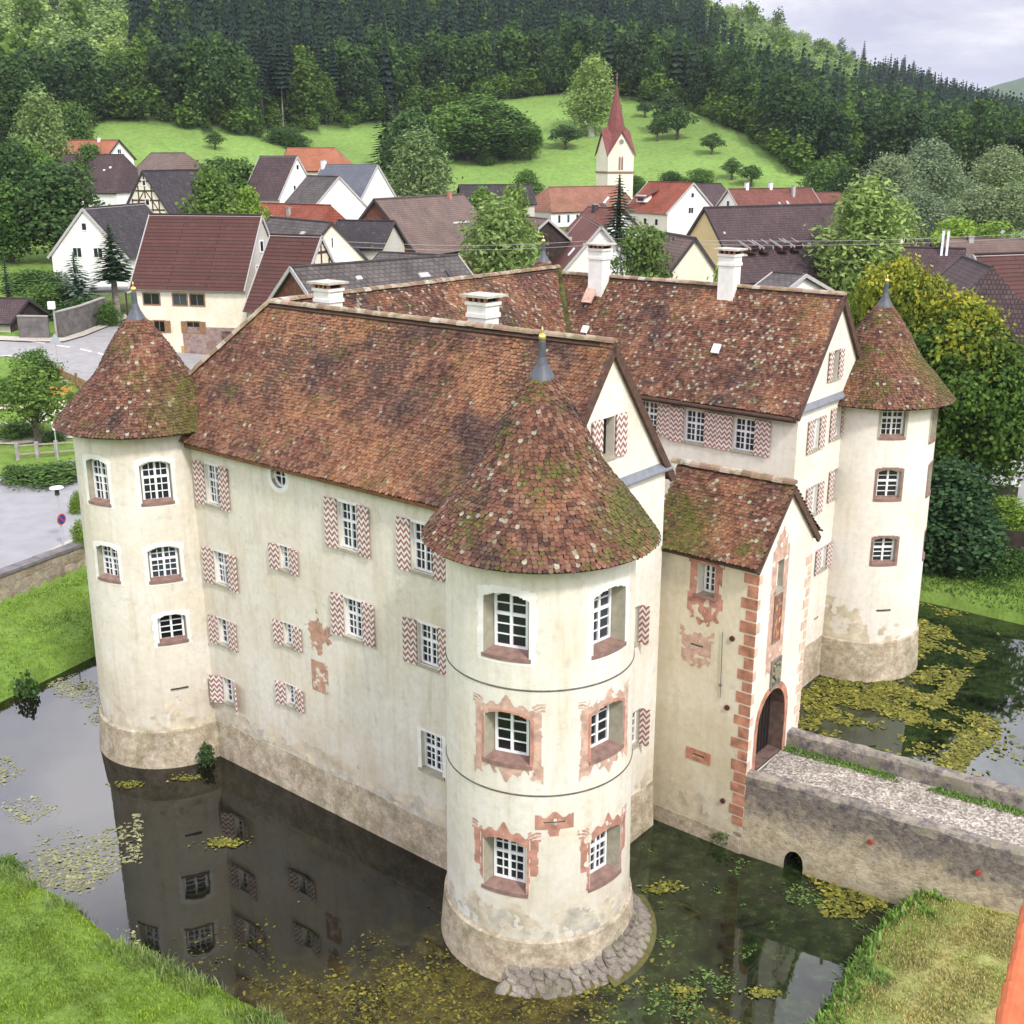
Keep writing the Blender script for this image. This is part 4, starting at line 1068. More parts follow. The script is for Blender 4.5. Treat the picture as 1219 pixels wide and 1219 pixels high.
# body with a low drain arch
body = Wall('bridge_wall', MB(), [M['bridge'], M['dark']])
N = 40
def dmin(w):      # where a line along the bridge meets the gatehouse front
    p = B0[:2] + BN * w; return float((p @ U - (GU + .03)) / -(BD @ U)) if abs(BD @ U) > 1e-6 else 0.
def bq(d, w, z): return bpt(max(d, dmin(w)), w, z)
sec = lambda d: [bq(d, -1.49, -1.2), bq(d, 1.75, -1.2), bq(d, 1.7, 2.55), bq(d, -1.46, 2.55)]
vs = []; fs = []
for i in range(N + 1): vs += sec(-.6 if i == 0 else .4 + (BL - .4) * i / N)
for i in range(N):
    for j in range(4): fs.append((i * 4 + j, i * 4 + (j + 1) % 4, (i + 1) * 4 + (j + 1) % 4, (i + 1) * 4 + j))
fs += [(0, 1, 2, 3), (N * 4 + 3, N * 4 + 2, N * 4 + 1, N * 4)]
body.mb.add(vs, fs)
ac = at_plane(944, 1030, BN, float(B0[:2] @ BN) - 1.5); dd = float((ac[:2] - B0[:2]) @ BD)
pts = [bpt(dd - .3, -2.2, -1.), bpt(dd + .3, -2.2, -1.)] + [bpt(dd + .3 * math.cos(a), -2.2, .25 + .42 * math.sin(a)) for a in np.linspace(0, PI, 9)]
body.cut.prism(pts, BN3 * 2.2, 1)
me_ = mesh_from(body.mb, 'bridge_wall', br_o); bo = link_mesh('bridge_wall', me_, body.mats, br_o)
cm = mesh_from(body.cut, 'cut', br_o); [cm.materials.append(k) for k in body.mats]; co = bpy.data.objects.new('cut', cm); COL.objects.link(co); co.parent = br_o
bmod = bo.modifiers.new('b', 'BOOLEAN'); bmod.operation = 'DIFFERENCE'; bmod.solver = 'EXACT'; bmod.object = co
bpy.context.view_layer.update(); dg = bpy.context.evaluated_depsgraph_get(); nm_ = bpy.data.meshes.new_from_object(bo.evaluated_get(dg)); bo.modifiers.clear(); bo.data = nm_; bpy.data.objects.remove(co)
def parapet(w0, w1, z0, z1, m, nm):
    s = MB(); vs = []; fs = []; K = 80; P = [(w0, z0), (w0 - .0, z1 - .10), (w0 + .10, z1 - .02), ((w0 + w1) / 2, z1), (w1 - .1, z1 - .02), (w1, z1 - .1), (w1, z0)]
    for i in range(K + 1):
        d = -.5 if i == 0 else .3 + (BL - .3) * i / K
        for j, (w, z) in enumerate(P):
            b = (.05 * mnoise.noise(Vector((d * 2.2, j * 1.7, w0))) if 0 < j < 6 else 0)
            vs.append(bq(d, (w + b * .7) if i else w, z + b))
    k = len(P)
    for i in range(K):
        for j in range(k): fs.append((i * k + j, i * k + (j + 1) % k, (i + 1) * k + (j + 1) % k, (i + 1) * k + j))
    fs += [tuple(range(k)), tuple(range(K * k, K * k + k))[::-1]]
    s.add(vs, fs); return s.build(nm, m, br_o)
parapet(-1.47, -1.0, 2.5, 2.86, M['coping'], 'parapet')
parapet(1.28, 1.74, 2.5, 3.16, M['coping'], 'parapet')
def gravel(name, cols, sc=18.):
    m, t = mat(name); p = t.pos()
    c = t.ramp(t.sep(t.vor(p, sc, 'F1', 'Color'))[0], [(0, cols[0]), (.4, cols[1]), (.8, cols[2]), (1, cols[3])])
    c = t.mix(1., c, t.ramp(t.noise(p, 1.4, 4.), [(.3, .72), (.7, 1.18)]), 'MULTIPLY'); t.set(c, .95)
    t.bump(t.vor(p, sc, 'F1'), .7, .03); return m
M['cobble'] = gravel('bridge_cobbles', [(.16, .13, .11), (.27, .23, .18), (.42, .38, .32), (.56, .52, .46)], 15.)
s = MB(); s.obox(bpt(BL / 2, .14, 2.57), BD3 * BL, BN3 * 2.3, Z3 * .06); s.build('deck', M['cobble'], br_o)
for p in ((1036, 1002), (1165, 1038)):
    q = at_plane(*p, BN, float(B0[:2] @ BN) - 1.5); s = MB(); s.tube([q + BN3 * .02, q - BN3 * .07], .075, 10); s.build('wall_tie', flat('red_tie', (.32, .06, .04), .8, .2), br_o)
# ================================================================== GROUND AND WATER
def attr_color(me, name, cols, dom='POINT'):
    a = me.color_attributes.new(name, 'FLOAT_COLOR', dom); a.data.foreach_set('color', np.concatenate([cols, np.ones((len(cols), 1))], 1).astype(np.float32).ravel())
def fnoise(x, y, sc, seed=0.):
    """cheap smooth pseudo-noise, vectorised, about -1..1"""
    x = np.asarray(x) * sc + seed * 3.7; y = np.asarray(y) * sc - seed * 1.9
    return (np.sin(x + 1.7 * np.sin(y * .8 + seed)) + np.sin(y * 1.3 + 1.3 * np.sin(x * .9 - seed)) + .6 * np.sin(x * 2.1 - y * 1.7 + seed) + .5 * np.sin(x * 3.3 + y * 2.9 + 2 * seed)) / 3.1
azs = np.concatenate([np.radians(np.arange(-34, 34.01, .2)), np.radians(np.arange(38, 326, 6.))])
rs = [4.0]
while rs[-1] < 18: rs.append(rs[-1] * 1.06)
while rs[-1] < 90: rs.append(rs[-1] * 1.0085)
while rs[-1] < 4500: rs.append(rs[-1] * 1.022)
rs = np.array(rs); na, nr_ = len(azs), len(rs)
AA, RR = np.meshgrid(azs, rs); X = RR * np.sin(AA); Y = RR * np.cos(AA); Zt = zfun(X, Y)
sdm = moat_sd(X, Y)
Zt = Zt + np.where((RR < 80) & (sdm > .3), .05 * fnoise(X, Y, 2.2) + .04 * fnoise(X, Y, 5.1, 2), 0)
vv = np.stack([X, Y, Zt], -1).reshape(-1, 3)
ii, jj = np.meshgrid(np.arange(nr_ - 1), np.arange(na), indexing='ij'); j2 = (jj + 1) % na
fc = np.stack([ii * na + jj, ii * na + j2, (ii + 1) * na + j2, (ii + 1) * na + jj], -1).reshape(-1, 4)[:, ::-1]
vv = np.concatenate([vv, [[0, 0, float(zf1(.1, .1))]]]); cidx = len(vv) - 1
me = np_mesh('ground', vv, fc, smooth=True)
# albedo by what grows there
q = q_of(X, Y); rf, zm_ = meadow_edge(q)
col = np.zeros(X.shape + (3,)); col[:] = (.135, .22, .04)
mead = (RR > 215) & (RR < rf)
n1 = fnoise(X, Y, .05, 1)[..., None]; 
col = np.where(mead[..., None], np.array([.165, .265, .062]) * (1 + .13 * n1 + .07 * np.sign(np.sin(RR * .32 + .02 * X))[..., None] * np.clip(fnoise(X, Y, .02, 6), 0, 1)[..., None] + .16 * fnoise(X, Y, .17, 8)[..., None]) , col)
forest = RR >= rf - 1
col = np.where(forest[..., None], np.array([.03, .05, .016]), col)
vill = (RR > 76) & (RR < 215) & (q > 60)
col = np.where(vill[..., None], np.array([.10, .13, .045]) * (1 + .25 * n1), col)
# dry right-hand bank, mud in the moat
uu = X * U[0] + Y * U[1]; v_ = X * V[0] + Y * V[1]
dry = (sstep(.9, 2.6, sdm) * ((uu < 12) & (RR < 60) & (v_ > 18)))[..., None] * np.clip(.62 + .42 * fnoise(X, Y, 1.3, 4) + .3 * fnoise(X, Y, 3.1, 6), 0, 1)[..., None]
col = col * (1 - dry) + np.array([.42, .36, .16]) * dry
col = np.where((sdm < -.25)[..., None], np.array([.05, .045, .03]), col)
col = np.where(((RR > 1700))[..., None], np.array([.05, .085, .04]), col)
attr_color(me, 'albedo', np.concatenate([col.reshape(-1, 3), [[.1, .15, .03]]]))
def ground_mat():
    m, t = mat('grassland'); a = t.n('ShaderNodeAttribute', attribute_name='albedo').outputs['Color']; p = t.pos()
    c = t.mix(1., a, t.ramp(t.noise(p, .9, 6., .7), [(.28, .62), (.5, 1.), (.74, 1.32)]), 'MULTIPLY')
    c = t.mix(1., c, t.ramp(t.noise(p, 7., 4., .7), [(.3, .72), (.7, 1.25)]), 'MULTIPLY')
    c = t.mix(t.math('MULTIPLY', t.ramp(t.noise(p, .12, 5., .65), [(.5, 0.), (.7, 1.)]), .35), c, (.20, .24, .06))
    t.set(c, .95); t.b.inputs['Specular IOR Level'].default_value = .1; t.bump(t.noise(p, 6., 4., .7), .6, .06); return m
GROUND = link_mesh('ground', me, ground_mat()); tag(GROUND, 'rolling green valley ground with moat banks, meadow and hillside', 'ground', kind='structure')
# moat water
def water_mat():
    m, t = mat('moat_water'); p = t.pos()
    n = t.noise(p, .55, 6., .68, .8); n2 = t.noise(t.scale(p, (1, 1, 1)), 2.6, 6., .72)
    # beds of weed below the surface
    sp = t.sep(p)
    # weed grows thick in the open corner before the near tower, hardly at all under the long wall
    nearm = t.math('SUBTRACT', 28.9, t.math('ADD', sp[1], t.math('MULTIPLY', t.math('ABSOLUTE', t.math('ADD', sp[0], .5)), .42)))
    nearm = t.ramp(t.math('ADD', t.math('MULTIPLY', nearm, .30), t.math('MULTIPLY', t.math('SUBTRACT', n, .5), 1.2)), [(.0, .10), (.8, 1.)])
    brown = t.ramp(n2, [(.3, (.010, .010, .004)), (.46, (.035, .028, .008)), (.58, (.075, .06, .013)), (.74, (.13, .11, .02))])
    green = t.ramp(n2, [(.3, (.006, .010, .004)), (.48, (.018, .030, .010)), (.62, (.04, .06, .018)), (.78, (.08, .11, .035))])
    right = t.ramp(t.math('SUBTRACT', sp[0], 1.5), [(.0, 0.), (1., 1.)])
    rm = t.math('MULTIPLY', right, t.ramp(sp[1], [(.0, 1.), (1., 1.)]))
    wd = t.mix(rm, brown, green)
    mk = t.math('MAXIMUM', nearm, t.math('MULTIPLY', right, .75))
    c = t.mix(t.math('MULTIPLY', t.ramp(n, [(.36, 0.), (.52, 1.)]), mk), (.0025, .003, .0025), wd)
    t.set(c, .025, IOR=1.52); t.b.inputs['Specular IOR Level'].default_value = .5
    r = t.mix(.5, t.noise(t.scale(p, (1., .55, 1)), 3.2, 3., .5), t.noise(p, .8, 2.)); t.bump(r, .035, .05); return m
lo = MOAT.min(0) - 2; hi = MOAT.max(0) + 2
s = MB(); s.poly([(lo[0], lo[1], 0), (hi[0], lo[1], 0), (hi[0], hi[1], 0), (lo[0], hi[1], 0)])
tag(s.build('moat_water', water_mat(), fix=False), 'still dark moat water mirroring the castle and sky', 'water', kind='structure')
# ================================================================== THE VILLAGE
M['r_maroon'] = roof_mat('roof_maroon', (.082, .034, .028), (.10, .041, .034), .36, 7., .10, .6)
M['r_slate'] = roof_mat('roof_dark', (.045, .038, .042), (.07, .055, .058), .3, .25, .3)
M['r_purple'] = roof_mat('roof_purple_brown', (.075, .048, .050), (.105, .066, .066), .3, .25, .22)
M['r_brown'] = roof_mat('roof_weathered_brown', (.17, .115, .095), (.21, .145, .12), .3, .25, .22)
M['r_orange'] = roof_mat('roof_orange', (.36, .13, .065), (.43, .17, .09), .3, .25, .2)
M['r_red'] = roof_mat('roof_red', (.26, .065, .035), (.34, .095, .05), .3, .25, .25)
M['r_redbrown'] = roof_mat('roof_red_brown', (.17, .062, .046), (.23, .085, .06), .3, .25, .25)
M['r_grey'] = roof_mat('roof_blue_grey', (.12, .125, .15), (.15, .155, .18), .3, .6, .15, .2)
M['r_shed'] = roof_mat('roof_grey_shed', (.085, .072, .068), (.12, .10, .09), .4, .5, .35)
M['r_church'] = roof_mat('roof_church', (.27, .12, .075), (.34, .16, .10), .3, .25, .25)
M['w_white'] = plaster('render_white', (.80, .80, .78), amount=.12)
M['w_cream'] = plaster('render_cream', (.75, .70, .57), amount=.25)
M['w_ochre'] = plaster('render_ochre', (.66, .52, .28), amount=.2)
M['w_grey'] = plaster('render_grey', (.52, .50, .45), amount=.4)
M['w_yellow'] = plaster('render_pale_yellow', (.76, .72, .58), amount=.15)
M['boards'] = flat('vertical_boards', (.16, .065, .04), .85, .35, 3.)
M['boards_tan'] = flat('tan_boards', (.32, .20, .10), .85, .3, 3.)
M['boards_dark'] = flat('dark_boards', (.05, .032, .028), .85, .3, 3.)
M['shut_wood'] = flat('wood_shutter', (.26, .14, .07), .8, .2)
M['trim'] = flat('grey_trim', (.42, .40, .38), .7, .1)
M['trim_dark'] = flat('dark_trim', (.055, .045, .045), .7, .1)
M['concrete'] = flat('concrete', (.33, .31, .28), .9, .2, 2.)

def house(name, label, cat, A, YA, Bx, YB, W, rise, roof, wall, group=None, zb=None, over=.45, end_over=.3, win=(), gableA=None, gableB=None, chim=(), trim='trim_dark', timber=(), skyl=(), base=None, Wb=None, riseb=None, hip=(0, 0), thick=.18):
    """gabled house: ridge from the pixel A at distance YA to column Bx at distance YB; W = width, rise = eave to ridge.
    faces for windows: F = the long side towards the viewer, A / B = the gables"""
    a = at_y(*A, YA); k = (Bx - CC) / 1422.0
    b = np.array([k * YB, YB, a[2]])
    # column Bx at the ridge height (ray through the column)
    for _ in range(6):
        d = YB * CT - (a[2] - HC) * ST; b[0] = (Bx - CC) / F * d
    e = np.array([b[0] - a[0], b[1] - a[1], 0]); L = np.linalg.norm(e); e /= L
    f = np.array([e[1], -e[0], 0]);
    if f @ np.array([-a[0], -a[1], 0]) < 0: f = -f
    zr_ = a[2]; ze_ = zr_ - rise; Wb = W if Wb is None else Wb; zeb = zr_ - (rise if riseb is None else riseb)
    if zb is None: zb = min(zf1(a[0] + f[0] * W / 2, a[1] + f[1] * W / 2), zf1(b[0], b[1]), zf1(a[0], a[1])) - .3
    def P(s_, w_, z_): return np.array([a[0], a[1], 0]) + e * s_ + f * w_ + Z3 * z_
    T = thing(name, label, cat, P(L / 2, 0, zb), group)
    hw, hb = W / 2, Wb / 2
    s0, s1 = end_over, L - end_over
    drop = .12
    mb = MB()
    sec = lambda s_: [P(s_, hw - over, zb), P(s_, -hb + over, zb), P(s_, -hb + over, zeb + over * (zr_ - zeb) / hb - drop), P(s_, 0, zr_ - drop), P(s_, hw - over, ze_ + over * rise / hw - drop)]
    hA, hB = hip
    if hA or hB:
        zt = ze_ + over * rise / hw - drop
        mb.prism([P(s0, hw - over, zb), P(s1, hw - over, zb), P(s1, -hb + over, zb), P(s0, -hb + over, zb)], Z3 * (zt - zb))
    else: mb.prism(sec(s0), e * (s1 - s0))
    mats = [M[wall]] + [M[g] for g in (gableA, gableB) if g]
    wo = mb.build('wall', mats, T)
    for p in wo.data.polygons:
        if gableA and p.normal.dot(Vector(-e)) > .95: p.material_index = 1
        if gableB and p.normal.dot(Vector(e)) > .95: p.material_index = len(mats) - 1
    # roof slabs with metres as UV
    mb = MB()
    for sg, w_, zz in ((1, hw, ze_), (-1, -hb, zeb)):
        sl = math.hypot(w_, zr_ - zz)
        nn = unit(np.cross(e, P(0, w_, zz) - P(0, 0, zr_))); nn = nn if nn[2] > 0 else -nn
        q = [P(0, w_, zz), P(L, w_, zz), P(L - hB, 0, zr_), P(hA, 0, zr_)]
        uvs = [(.001, .001), (L, .001), (L - hB, sl), (hA + .001, sl)]
        mb.hexa([p - nn * thick for p in q] + q, [0, 0, 1, 1, 1, 1], uvs + uvs)
    if hA: 
        mb.add([P(0, hw, ze_), P(0, -hb, zeb), P(hA, 0, zr_)], [(0, 1, 2)], 0, [(.001, .001), (W, .001), (W / 2, rise)])
    if hB: 
        mb.add([P(L, hw, ze_), P(L, -hb, zeb), P(L - hB, 0, zr_)], [(0, 1, 2)], 0, [(.001, .001), (W, .001), (W / 2, rise)])
    ro = mb.build('roof', [M[roof], M[trim]], T)
    # ridge capping
    s = MB(); s.tube([P(hA, 0, zr_ - .02), P(L - hB, 0, zr_ - .02)], .12, 8); s.build('ridge_tiles', M[roof], ro)
    if end_over > .05:
        for s_, h_ in ((0, hA), (L, hB)):
            if h_: continue
            for w_, zz in ((hw, ze_), (-hb, zeb)):
                s = MB(); p, q = P(s_, w_, zz), P(s_, 0, zr_); d = unit(q - p); nn = unit(np.cross(d, e)); nn = nn if nn[2] > 0 else -nn
                s.obox((p + q) / 2 - nn * .06, q - p, e * .08, nn * .26); s.build('verge_board', M[trim], ro)
    face = {'F': (lambda s_, z_: P(s_, hw - over, z_), e, f), 'A': (lambda w_, z_: P(s0, w_, z_), f, -e), 'B': (lambda w_, z_: P(s1, w_, z_), f, e)}
    for wd in win:
        fc_, s_, z_, w_, h_ = wd[:5]; kind = wd[5] if len(wd) > 5 else ''
        fn, t, n = face[fc_]
        c = fn(s_ * L if fc_ == 'F' else s_, zr_ - z_)
        g = MB(); g.obox(c + n * .0, t * w_, n * .06, Z3 * h_, 0); wn = g.build('window' if 'D' not in kind else 'door', [M['glass'] if 'd' not in kind else M['dark']] if 'D' not in kind else [M['wood_mid'] if 'o' not in kind else flat('ochre_door', (.55, .28, .05), .6, .1)], T)
        if 'n' not in kind:
            g = MB(); ring_poly(g, [(-w_ / 2 - .07, -h_ / 2 - .07), (w_ / 2 + .07, -h_ / 2 - .07), (w_ / 2 + .07, h_ / 2 + .07), (-w_ / 2 - .07, h_ / 2 + .07)], [(-w_ / 2 + .03, -h_ / 2 + .03), (w_ / 2 - .03, -h_ / 2 + .03), (w_ / 2 - .03, h_ / 2 - .03), (-w_ / 2 + .03, h_ / 2 - .03)], c + n * .06, t, n, .1)
            nb = max(1, round(w_ / .6))
            for q in range(1, nb): g.obox(c + t * (-w_ / 2 + w_ * q / nb) + n * .03, t * .05, n * .05, Z3 * h_)
            g.build('window_frame', M['shut_wood'] if 'b' in kind else M['frame'], wn)
        if 's' in kind:
            for sd in (-1, 1):
                g = MB(); g.obox(c + t * sd * (w_ / 2 + .30) + n * .05, t * .46, n * .05, Z3 * h_ * 1.05); g.build('shutter', M['shut_wood'], wn)
    for (s_, w_, hh, ww, m) in chim:
        zz = zr_ - rise * abs(w_) / hw
        g = MB(); g.obox(P(s_ * L, w_, zz + hh / 2 - .4), e * ww, f * ww, Z3 * (hh + .8), 0); g.obox(P(s_ * L, w_, zz + hh + .04), e * ww * 1.25, f * ww * 1.25, Z3 * .1, 1); g.build('chimney', [M[m], M['concrete']], ro)
    nn = unit(np.cross(e, P(0, hw, ze_) - P(0, 0, zr_))); nn = nn if nn[2] > 0 else -nn; ts_ = unit(P(0, 0, zr_) - P(0, hw, ze_))
    for (s_, d_, w_, h_, m) in skyl:
        g = MB(); g.obox(P(s_ * L, hw * d_, zr_ - rise * d_) + nn * .05, e * w_, ts_ * h_, nn * .14); g.build('skylight', M[m], ro)
    for tm in timber:     # half timbering on a gable
        fn, t, n = face[tm]
        g = MB(); half = hw - over
        zt = zr_ - .15
        for q in range(1, 5):
            z_ = zt - rise * q / 5; ww = 2 * half * q / 5 * .98
            g.obox(fn(0, z_) + n * .01, t * ww, n * .06, Z3 * .2)
        for q in range(-3, 4):
            x = q * half / 3.6; z1_ = zt - rise * abs(x) / half - .1; z0_ = zt - rise
            if z1_ - z0_ > .4: g.obox(fn(x, (z1_ + z0_) / 2) + n * .012, t * .17, n * .06, Z3 * (z1_ - z0_))
        for sd in (-1, 1):
            p, q = fn(sd * .1, zt - rise * .4), fn(sd * half * .75, zt - rise); g.obox((p + q) / 2 + n * .008, q - p, n * .05, np.cross(unit(q - p), n) * .14)
        g.build('timber_frame', M['wood_dark'], T)
    if base:
        g = MB(); hz, m = base; g.prism([P(s0 - .03, hw - over + .04, zb), P(s1 + .03, hw - over + .04, zb), P(s1 + .03, -hb + over - .04, zb), P(s0 - .03, -hb + over - .04, zb)], Z3 * hz); g.build('base_wall', M[m], T)
    return T, P, dict(L=L, zr=zr_, ze=ze_, zb=zb, hw=hw, e=e, f=f, over=over, roof=ro, nn=nn)

# --- the farmhouse beside the castle and its annexe
T, P, I = house('farmhouse', 'large farmhouse with plain maroon roof and cream walls behind the left tower', 'house', (178, 255), 104, 312, 102, 9.6, 6.0, 'r_maroon', 'w_cream', win=[
    ('F', .17, 6.85, 1.5, .95, 'b'), ('F', .42, 6.85, 1.3, .95, 'b'), ('F', .57, 6.85, 1.3, .95, 'b'), ('F', .22, 9.2, 1.0, .95, 'bs'), ('F', .52, 9.2, 1.2, .95, 'bs'),
    ('F', .43, 11.6, .75, 1.5, 'Don'), ('B', .3, 2.6, .7, .9, ''), ('B', -1.6, 4.6, .8, .9, ''), ('B', 1.4, 4.6, .8, .9, '')], trim='trim', gableB='w_grey', end_over=.12)
g = MB(); g.obox(P(I['L'] * .86, I['hw'] - .43, I['zb'] + 1.35), I['e'] * 2.1, I['f'] * .06, Z3 * 2.4); g.build('garage_door', flat('maroon_garage', (.09, .04, .04), .7, .1), T)
g = MB(); g.prism([P(I['L'] * .42, I['hw'] - .40, I['zb']), P(I['L'] - .05, I['hw'] - .40, I['zb']), P(I['L'] - .05, I['hw'] - .5, I['zb']), P(I['L'] * .42, I['hw'] - .5, I['zb'])], Z3 * 2.85)
g.build('base_wall', stone('farm_base', [(.25, .15, .12), (.34, .24, .2), (.3, .22, .2)], 1., .1), T)
house('barn', 'maroon-roofed annexe with half-timbered gable joined to the big farmhouse', 'barn', (322, 279), 99, 383, 97, 9.2, 5.9, 'r_maroon', 'w_grey', gableB='w_cream', timber=('B',), trim='trim', end_over=.15)
house('barn', 'long grey-tiled barn with reddish boarded gable just behind the castle roofs', 'barn', (345, 318), 78, 545, 88, 8.2, 3.3, 'r_shed', 'boards', gableA='boards', trim='trim', end_over=.3, skyl=[(.70, .35, .9, .45, 'trim'), (.32, .3, .4, .3, 'frame'), (.52, .5, .35, .3, 'frame'), (.86, .4, .5, 1.1, 'trim_dark')])
house('shed', 'small boarded shed with a low grey roof beside the long barn', 'shed', (452, 300), 104, 541, 100, 7.5, 2.3, 'r_shed', 'boards_tan', trim='trim_dark', end_over=.25)
house('house', 'white gabled house with steep dark roof above the road corner', 'house', (98, 248), 125, 172, 139, 9.4, 5.2, 'r_slate', 'w_white', win=[('A', -.1, 1.9, .55, .75, ''), ('A', -1.2, 4.6, 1.0, 1.0, ''), ('A', 1.2, 4.6, 1.0, 1.0, ''), ('F', .3, 6.6, .9, 1., ''), ('A', -1.3, 8.0, .9, 1.1, '')], trim='trim', end_over=.15, skyl=[(.55, .62, .35, .3, 'frame'), (.75, .6, .35, .3, 'frame')])
house('house', 'half-timbered cream gable house with dark brown roof, left village', 'house', (169, 203), 160, 236, 172, 8.6, 6.2, 'r_slate', 'w_yellow', timber=('A',), win=[('A', 0, 1.6, .5, .7, 'd'), ('A', .3, 4.1, .6, .8, 'd')], chim=[(.12, -1.2, 1.6, .7, 'concrete')], trim='trim_dark', end_over=.2, skyl=[(.35, .72, .4, .35, 'frame')])
house('house', 'broad house with dull purple-brown roof and white dots of vents, far left', 'house', (78, 184), 196, 160, 192, 11.5, 5.8, 'r_purple', 'w_white', chim=[(.28, .8, 1.1, .6, 'quoin')], hip=(0, 2.), skyl=[(.75, .35, .35, .3, 'frame'), (.68, .42, .3, .25, 'frame')])
house('house', 'small chalet with pinkish roof, dark gable and white lower wall below the meadow', 'house', (180, 182), 205, 228, 200, 8.5, 2.9, 'r_brown', 'boards_dark', hip=(0, 1.5), base=(3.2, 'w_white'), trim='trim_dark', win=[('A', .3, 2.2, .5, .8, '')])
house('house', 'orange-roofed house with small white gable beyond the birch at the far left', 'house', (72, 167), 222, 142, 216, 8., 3.4, 'r_orange', 'w_white', gableB='w_white', win=[('B', 0, 2.0, .9, .8, '')], chim=[(.68, .3, .7, .4, 'frame')], trim='trim_dark')
house('house', 'orange-roofed house hidden among trees at the left edge, lower roof', 'house', (14, 184), 205, 62, 200, 8., 3.2, 'r_redbrown', 'w_cream')
house('house', 'steep maroon-roofed house with white gable beside the blue-grey roof', 'house', (309, 186), 186, 354, 182, 9.6, 6.3, 'r_purple', 'w_white', win=[('B', 0, 1.6, .55, .7, ''), ('B', -.9, 4.6, .5, .7, ''), ('B', .9, 4.6, .5, .7, '')], trim='trim', end_over=.12)
house('house', 'wide pale orange hipped roof behind the blue-grey house', 'house', (342, 176), 216, 418, 214, 11., 3.9, 'r_orange', 'w_cream', hip=(0, 3.))
house('house', 'tall white house with smooth blue-grey roof left of the brown barn', 'house', (384, 196), 176, 450, 168, 10., 6.6, 'r_grey', 'w_white', win=[('F', .85, 8.4, .8, 1.1, ''), ('F', .62, 8.2, .8, 1.0, '')], trim='trim', end_over=.1, chim=[(.04, .2, .9, .6, 'frame')])
house('shed', 'lean white-edged shed with patchy grey roof under the blue-grey house', 'shed', (366, 209), 168, 404, 160, 9., 4.4, 'r_shed', 'w_white', gableB='w_white', trim='trim', end_over=.1)
house('barn', 'long low barn with bright red-orange roof behind the maroon farmhouse', 'barn', (262, 240), 150, 401, 138, 9., 3.7, 'r_red', 'w_grey', trim='trim_dark', hip=(0, 1.), chim=[(.68, 1.5, .9, .4, 'concrete')])
T, P, I = house('house', 'cream gabled house with mottled dark roof and small awning over a porch', 'house', (322, 258), 128, 395, 117, 9.4, 4.6, 'r_shed', 'w_yellow', gableB='w_yellow', win=[('B', 0, 2.0, .22, 1.0, 'd')], trim='trim_dark', skyl=[(.72, .3, .7, .8, 'trim'), (.78, .75, .5, .7, 'trim')], end_over=.15)
g = MB(); c0 = P(I['L'] + .5, .5, I['ze'] + 1.1); g.hexa([c0 - I['f'] * 2.2 - I['e'] * .6, c0 + I['f'] * 2.2 - I['e'] * .6, c0 + I['f'] * 2.2 + I['e'] * .9 - Z3 * .35, c0 - I['f'] * 2.2 + I['e'] * .9 - Z3 * .35] + [p + Z3 * .07 for p in (c0 - I['f'] * 2.2 - I['e'] * .6, c0 + I['f'] * 2.2 - I['e'] * .6, c0 + I['f'] * 2.2 + I['e'] * .9 - Z3 * .35, c0 - I['f'] * 2.2 + I['e'] * .9 - Z3 * .35)]); g.build('awning', M['frame'], T)
g = MB(); [g.tube([c0 + I['f'] * q + I['e'] * .8 - Z3 * .3, c0 + I['f'] * q + I['e'] * .8 - Z3 * 3], .07, 6) for q in (-2, 0, 2)]; g.build('porch_posts', M['wood_dark'], T)
house('shed', 'low dark lean-to roof to the right of the awning house', 'shed', (402, 262), 124, 470, 122, 7., 2.6, 'r_slate', 'w_grey')
house('barn', 'big weathered brown-grey barn roof with dark brown boarded gable', 'barn', (445, 237), 132, 552, 150, 11.5, 6.1, 'r_brown', 'boards', gableA='boards', trim='trim_dark', end_over=.35, chim=[(.80, .25, .7, .5, 'quoin')], skyl=[(.72, .52, 4.5, .25, 'trim'), (.62, .8, .35, .5, 'trim'), (.74, .78, .35, .5, 'trim'), (.79, .78, .35, .5, 'trim'), (.84, .78, .35, .5, 'trim')], base=(2.4, 'w_white'))
house('barn', 'long dark slate roof low against the meadow behind the brown barn', 'barn', (546, 220), 205, 632, 208, 8.5, 3.2, 'r_slate', 'w_grey')
# --- church: nave, apse and spire
T, P, I = house('church', 'cream village church with red pointed spire and orange nave roof', 'church', (634, 223), 214, 738, 226, 11.5, 4.2, 'r_church', 'w_white', hip=(3.6, 0), trim='trim_dark', end_over=.2, skyl=[(.62, .8, 1.2, 1.3, 'trim_dark'), (.76, .8, .8, .6, 'trim')],
    win=[('F', .1, 5.4, .5, 1.3, 'n'), ('F', .2, 5.4, .5, 1.3, 'n'), ('F', .3, 5.4, .5, 1.3, 'n')])
c0 = at_y(731, 232, 236); zb_ = zf1(c0[0], c0[1]) - .3
th_ = math.radians(20); ex = np.array([math.cos(th_), math.sin(th_), 0]); ey = np.array([-math.sin(th_), math.cos(th_), 0])
def zy(py): return at_y(731, py, 236)[2]
hw_ = 2.75
def TP(a, b, z): return np.array([c0[0], c0[1], 0]) + ex * a * hw_ + ey * b * hw_ + Z3 * z
mb = MB(); z1_, zg_, ze2 = zy(206), zy(158), zy(182)
mb.prism([TP(-1, -1, zb_), TP(1, -1, zb_), TP(1, 1, zb_), TP(-1, 1, zb_)], Z3 * (ze2 - zb_))
for (n_, t_) in ((-ey, ex), (ey, -ex), (ex, ey), (-ex, -ey)):
    cc_ = np.array([c0[0], c0[1], 0]) + n_ * hw_
    mb.prism([cc_ - t_ * hw_ + Z3 * (ze2 - .01), cc_ + t_ * hw_ + Z3 * (ze2 - .01), cc_ + Z3 * zg_], -n_ * .45)
tw = mb.build('tower', M['w_yellow'], T)
